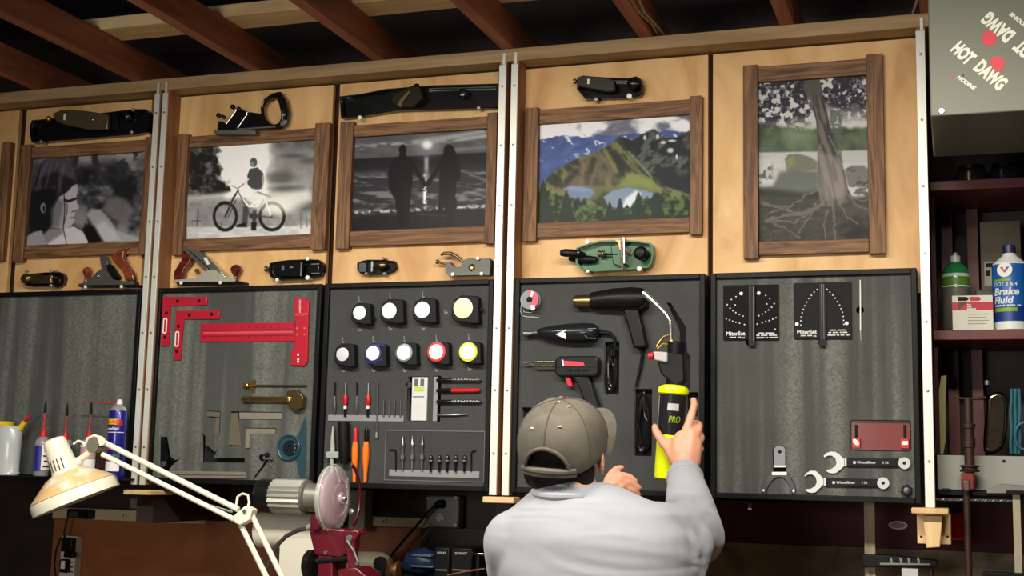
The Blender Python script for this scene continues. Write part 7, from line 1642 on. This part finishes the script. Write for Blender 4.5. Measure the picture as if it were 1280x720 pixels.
chain([(869, 556, -.436, .0140), (875.5, 548, -.418, .0118), (875.5, 544, -.390, .0103), (869, 543, -.355, .0096), (858, 543, -.335, .0086)])
chain([(870, 566, -.436, .0130), (875, 561, -.415, .0108), (873.5, 558, -.390, .0095), (867, 557, -.360, .0088), (858, 556, -.338, .008)])
# left hand, fingers pointing right
b.cap2(LW, W(758, 618, -.445), .026, .024)
chain([(756, 614, -.44, .022), (766, 606, -.43, .020), (772, 602, -.425, .016)]); chain([(758, 622, -.44, .020), (768, 614, -.43, .018), (776, 609, -.425, .015)])
chain([(768, 598, -.425, .0120), (778, 594, -.418, .0098), (787, 596, -.410, .0088), (794, 601, -.404, .0078)])
chain([(773, 604, -.424, .0120), (783, 602.5, -.414, .0098), (792, 605, -.405, .0086), (799, 609.5, -.398, .0076)])
chain([(775, 611, -.424, .0115), (785, 611.5, -.412, .0095), (793, 614.5, -.402, .0084), (798, 618, -.394, .0074)])
chain([(773, 618, -.424, .0110), (781, 620, -.412, .0088), (788, 623, -.402, .0078), (792, 626, -.395, .007)])
chain([(760, 600, -.43, .012), (765, 591, -.42, .0100), (771, 586, -.41, .0090), (777, 584.5, -.402, .0080)])
body = put('body', b, SKIN, man, bev=0)
remesh(body, .0042, 3)
# fingernails on the visible thumb
# ---- hair
HAIR = mat('dark_hair', (26, 20, 17), .6, var=.4, scale=90, bump=.8)
hb_ = MB()
hb_.ball(hp(0, -.016, .022), (.081, .098, .089), 24, HR_); hb_.ball(hp(-.004, -.052, -.040), (.062, .052, .062), 20, HR_); hb_.ball(hp(-.006, -.056, -.085), (.048, .032, .036), 16, HR_)
for sx in (-1, 1): hb_.cap2(hp(sx * .074, .018, .01), hp(sx * .074, .020, -.035), .011, .007); hb_.ball(hp(sx * .060, -.045, -.035), (.022, .035, .045), 12, HR_)
ho = put('hair', hb_, HAIR, man); remesh(ho, .006, 3)
# ---- cap
CAPM = ramp_mat('taupe_twill', [(.3, (76, 71, 62)), (.7, (98, 92, 81))], (14, 14, 14), rough=.85, dist=.6, bump=.3)
A_, B_, C_ = .094, .108, .100; c0 = (0, -.014, .020)
def dome(th, ph, k=1.0):
    """th around (0 = back), ph from the crown (0) downwards"""
    x = math.sin(th) * math.sin(ph); y = -math.cos(th) * math.sin(ph); z = math.cos(ph)
    bump = 1 + .012 * math.sin(3 * th + 1) * math.sin(ph) * (1 - math.sin(ph)) * 2
    sq = (abs(x) ** 2.3 + abs(y) ** 2.3 + abs(z) ** 2.3) ** (-1 / 2.3)
    return hp(c0[0] + A_ * x * sq * k * bump, c0[1] + B_ * y * sq * k * bump, c0[2] + C_ * z * sq * k * bump - .004)
NT, NP = 72, 30
mb = MB(); vid = {}
def phmax(th):
    d = abs((th + math.pi) % (2 * math.pi) - math.pi)        # 0 at the back
    return math.radians(116 - 18 * ss(.4, 2.2, np.array(d)))
def hole(th, ph):
    d = abs((th + math.pi) % (2 * math.pi) - math.pi); return (d / .56) ** 2 + ((math.degrees(ph) - 112) / 32.0) ** 2 < 1 and math.degrees(ph) < 106
rows = []
for i in range(NT):
    th = 2 * math.pi * i / NT; pm = float(phmax(th)); rows.append([(th, pm * (j / NP)) for j in range(1, NP + 1)])
top = mb.bm.verts.new(dome(0, 0)); V = [[mb.bm.verts.new(dome(*p)) for p in rw] for rw in rows]
for i in range(NT):
    i2 = (i + 1) % NT; mb.bm.faces.new((top, V[i][0], V[i2][0]))
    for j in range(NP - 1):
        th = (rows[i][j][0] + .5 * 2 * math.pi / NT); ph = (rows[i][j][1] + rows[i2][j + 1][1]) / 2
        if hole(th, ph): continue
        mb.bm.faces.new((V[i][j], V[i][j + 1], V[i2][j + 1], V[i2][j]))
loose = [v for v in mb.bm.verts if not v.link_faces]
for v in loose: mb.bm.verts.remove(v)
capo = put('baseball_cap', mb, CAPM, man); so = capo.modifiers.new('thick', 'SOLIDIFY'); so.thickness = .0035; so.offset = -1
ss2 = capo.modifiers.new('sub', 'SUBSURF'); ss2.levels = 1; ss2.render_levels = 1
# arch hem around the opening, strap, seams, button, brim
def path_on(pts, r, nm, m=CAPM, k=1.012, closed=False): return put(nm, MB().loft([dome(a, p, k) for a, p in pts], r, 8, closed=closed), m, capo)
path_on([(.56 * math.sin(math.radians(q)) , math.radians(112 - 32 * math.cos(math.radians(q)))) for q in range(-76, 77, 8)], (.0045), 'opening_hem')
path_on([(a, math.radians(108)) for a in [x * .1 for x in range(-7, 8)]], .0062, 'strap'); path_on([(a, math.radians(113)) for a in [x * .1 for x in range(-7, 8)]], .0062, 'strap')
SEAM = mat('cap_seam', (74, 69, 60), .9)
for k in range(6):
    a = math.radians(60 * k + (0 if True else 30)); e = 80 if k == 0 else 100
    path_on([(a, math.radians(q)) for q in range(2, e, 6)], .0016, 'seam', SEAM, 1.004)
put('button', MB().ball(dome(0, 0, 1.01), .007), CAPM, capo)
bm_ = MB(); NR = 24
BR_ = Matrix.Rotation(math.radians(-15), 3, 'Z') @ Matrix.Rotation(math.radians(22), 3, 'X')
def brim(u, v, dz=0):      # u -1..1 across, v 0..1 outwards
    a = u * 1.25; x0 = math.sin(a) * A_ * .98; y0 = math.cos(a) * B_ * .98 + c0[1]
    ex = .060 * math.cos(u * 1.45) + .001; x = x0 * (1 + .02 * v); y = y0 + ex * v
    q = BR_ @ Vector((x, y, -.012 - .028 * u * u - .012 * v + dz)); return hp(q.x, q.y, q.z + .022)
vv = []
for dz in (.0025, -.0015):
    for i in range(NR + 1):
        for j in range(7): vv.append(brim(-1 + 2 * i / NR, j / 6, dz))
ix = lambda s_, i, j: s_ * (NR + 1) * 7 + i * 7 + j
ff = []
for i in range(NR):
    for j in range(6): ff += [(ix(0, i, j), ix(0, i + 1, j), ix(0, i + 1, j + 1), ix(0, i, j + 1)), (ix(1, i, j), ix(1, i, j + 1), ix(1, i + 1, j + 1), ix(1, i + 1, j))]
    ff += [(ix(0, i, 6), ix(0, i + 1, 6), ix(1, i + 1, 6), ix(1, i, 6)), (ix(0, i + 1, 0), ix(0, i, 0), ix(1, i, 0), ix(1, i + 1, 0))]
for i in (0, NR):
    for j in range(6): ff.append((ix(0, i, j), ix(0, i, j + 1), ix(1, i, j + 1), ix(1, i, j)))
bm_.verts(vv, ff); put('brim', bm_, CAPM, capo)
STI = mat('pale_stitch', (206, 200, 186), .6)
for th, ph in ((-.42, 58), (.34, 54), (.1, 12), (.75, 26)):
    p = dome(th, math.radians(ph), 1.012); q = dome(th + .07 / max(.3, math.sin(math.radians(ph))), math.radians(ph), 1.012)
    put('embroidery', MB().loft([p, q], [(.0018, .0028)] * 2, 6), STI, capo)
# ---- sweatshirt
SWE = bpy.data.materials.new('grey_sweatshirt'); SWE.use_nodes = True
_nt = SWE.node_tree; _b = _nt.nodes['Principled BSDF']; _b.inputs['Base Color'].default_value = lin((140, 143, 152)); _b.inputs['Roughness'].default_value = .9; _b.inputs['Sheen Weight'].default_value = .2
_tc = _nt.nodes.new('ShaderNodeTexCoord'); _mp = _nt.nodes.new('ShaderNodeMapping'); _mp.inputs['Scale'].default_value = (2.6, 3, 10); _mp.inputs['Rotation'].default_value = (0, .12, 0); _n = _nt.nodes.new('ShaderNodeTexNoise'); _n.inputs['Scale'].default_value = 1; _n.inputs['Detail'].default_value = 2; _n.inputs['Distortion'].default_value = .6
_bp = _nt.nodes.new('ShaderNodeBump'); _bp.inputs['Strength'].default_value = .9; _bp.inputs['Distance'].default_value = .03
_nt.links.new(_tc.outputs['Object'], _mp.inputs[0]); _nt.links.new(_mp.outputs[0], _n.inputs['Vector']); _nt.links.new(_n.outputs['Fac'], _bp.inputs['Height']); _nt.links.new(_bp.outputs['Normal'], _b.inputs['Normal'])
sw = MB()
tr2 = [(0, .90, .185, .135), (0, .98, .190, .140), (0, 1.10, .190, .138), (0, 1.22, .200, .138), (0, 1.34, .212, .140), (0, 1.42, .205, .125), (0, 1.465, .165, .10), (0, 1.49, .11, .08)]
sw.loft([(cxm + q[0], YM, q[1]) for q in tr2], [(q[2], q[3]) for q in tr2], 28, up=(0, 1, 0))
sw.cap2(LS + Vector((.01, 0, -.005)), Vector((cxm - .09, YM, 1.46)), .075, .07, 18); sw.cap2(RS, Vector((cxm + .02, YM, 1.455)), .078, .075, 18)
sw.cap2(nb + Vector((-.01, -.005, .0)), nb + Vector((0, 0, -.05)), .078, .10, 20)
sw.cap2(LS, LE, .074, .066, 18); M_ = LE.lerp(LW, .45); sw.cap2(LE, M_, .066, .056, 16); sw.cap2(M_, LE.lerp(LW, .90), .056, .040, 16)
sw.cap2(RS, RE, .080, .070, 18); sw.ball(RE + Vector((.004, 0, -.006)), .068); M_ = RE.lerp(RW, .5); sw.cap2(RE, M_, .070, .058, 18); sw.cap2(M_, RE.lerp(RW, .93), .058, .043, 16)
sw.cap2(W(842, 690, -.88), W(815, 820, -.95), .062, .07, 16); sw.cap2(W(862, 680, -.80), W(832, 760, -.90), .055, .06, 16)
# folds: soft ridges pulled between the shoulder blades and along the sleeves
for (a, b_, r_) in (((835, 640, -.80), (872, 625, -.64), .016), ((830, 655, -.86), (884, 648, -.70), .016)):
    sw.cap2(W(*a), W(*b_), r_, r_, 10)
swo = put('sweatshirt', sw, SWE, man); remesh(swo, .0085, 7)
cf = MB()
for (a_, b2, r1, r2) in ((RE, RW, .047, .042), (LE, LW, .043, .039)):
    d_ = (b2 - a_).normalized(); p_ = b2 - d_ * .030
    cf = MB().lathe(p_, d_, [(-.012, r1 * .96), (0, r1), (.020, r2), (.028, r2 * .92), (.026, r2 * .8)], 24); put('cuff', cf, SWE, swo)
put('collar', MB().loft([nb + Vector((-.006 + .073 * math.cos(f), -.006 + .070 * math.sin(f), .030 + .010 * math.sin(f) * 1)) for f in [2 * math.pi * q / 32 for q in range(32)]], (.009), 10, closed=True), SWE, swo)
# ---- trousers and shoes
tr = MB()
tr.loft([(cxm, YM, .97), (cxm, YM, .90), (cxm, YM, .84)], [(.168, .122), (.176, .128), (.172, .125)], 24, up=(0, 1, 0))
for sx in (-1, 1):
    tr.cap2((cxm + sx * .088, YM, .88), (cxm + sx * .106, YM + .018, .50), .098, .072, 18); tr.cap2((cxm + sx * .106, YM + .018, .50), (cxm + sx * .12, YM - .015, .10), .072, .060, 18)
tro = put('trousers', tr, mat('dark_denim', (44, 52, 70), .85, var=.15, scale=80), man); remesh(tro, .012, 4)
for sx in (-1, 1):
    x = cxm + sx * .122; y = YM - .02
    sh = MB().loft([(x, y - .07, .045), (x, y - .05, .05), (x, y + .03, .055), (x + sx * .012, y + .12, .042), (x + sx * .016, y + .19, .034), (x + sx * .016, y + .215, .028)], [(.032, .042), (.042, .048), (.044, .052), (.050, .040), (.044, .032), (.022, .022)], 18, up=(0, 0, 1))
    for v in sh.bm.verts: v.co.z = max(v.co.z, .012)
    so_ = put('shoe', sh, mat('work_shoe', (60, 48, 38), .6), man)
    put('sole', MB().loft([(x, y - .078, .0068), (x, y + .03, .0068), (x + sx * .012, y + .12, .0068), (x + sx * .016, y + .222, .0068)], [(.034, .0062), (.046, .0062), (.052, .0062), (.024, .0062)], 16, up=(0, 0, 1)), BLKM, so_)
# ================================================================= settle origins: every top-level thing gets its origin at its base
def settle():
    bpy.context.view_layer.update()
    tops = [o for o in COL.objects if o.parent is None and o.type in ('MESH', 'EMPTY') and o.name != 'camera']
    for r in tops:
        ms = [o for o in [r] + list(r.children_recursive) if o.type == 'MESH']
        if not ms: continue
        lo = Vector((1e9,) * 3); hi = -lo
        for o in ms:
            a = np.empty(len(o.data.vertices) * 3); o.data.vertices.foreach_get('co', a); a = a.reshape(-1, 3)
            lo = Vector([min(lo[k], a[:, k].min()) for k in range(3)]); hi = Vector([max(hi[k], a[:, k].max()) for k in range(3)])
        base = Vector(((lo.x + hi.x) / 2, (lo.y + hi.y) / 2, lo.z))
        done = set()
        for o in ms:
            if o.data.name in done: continue
            done.add(o.data.name); o.data.transform(Matrix.Translation(-base))
        r.location = base
settle()
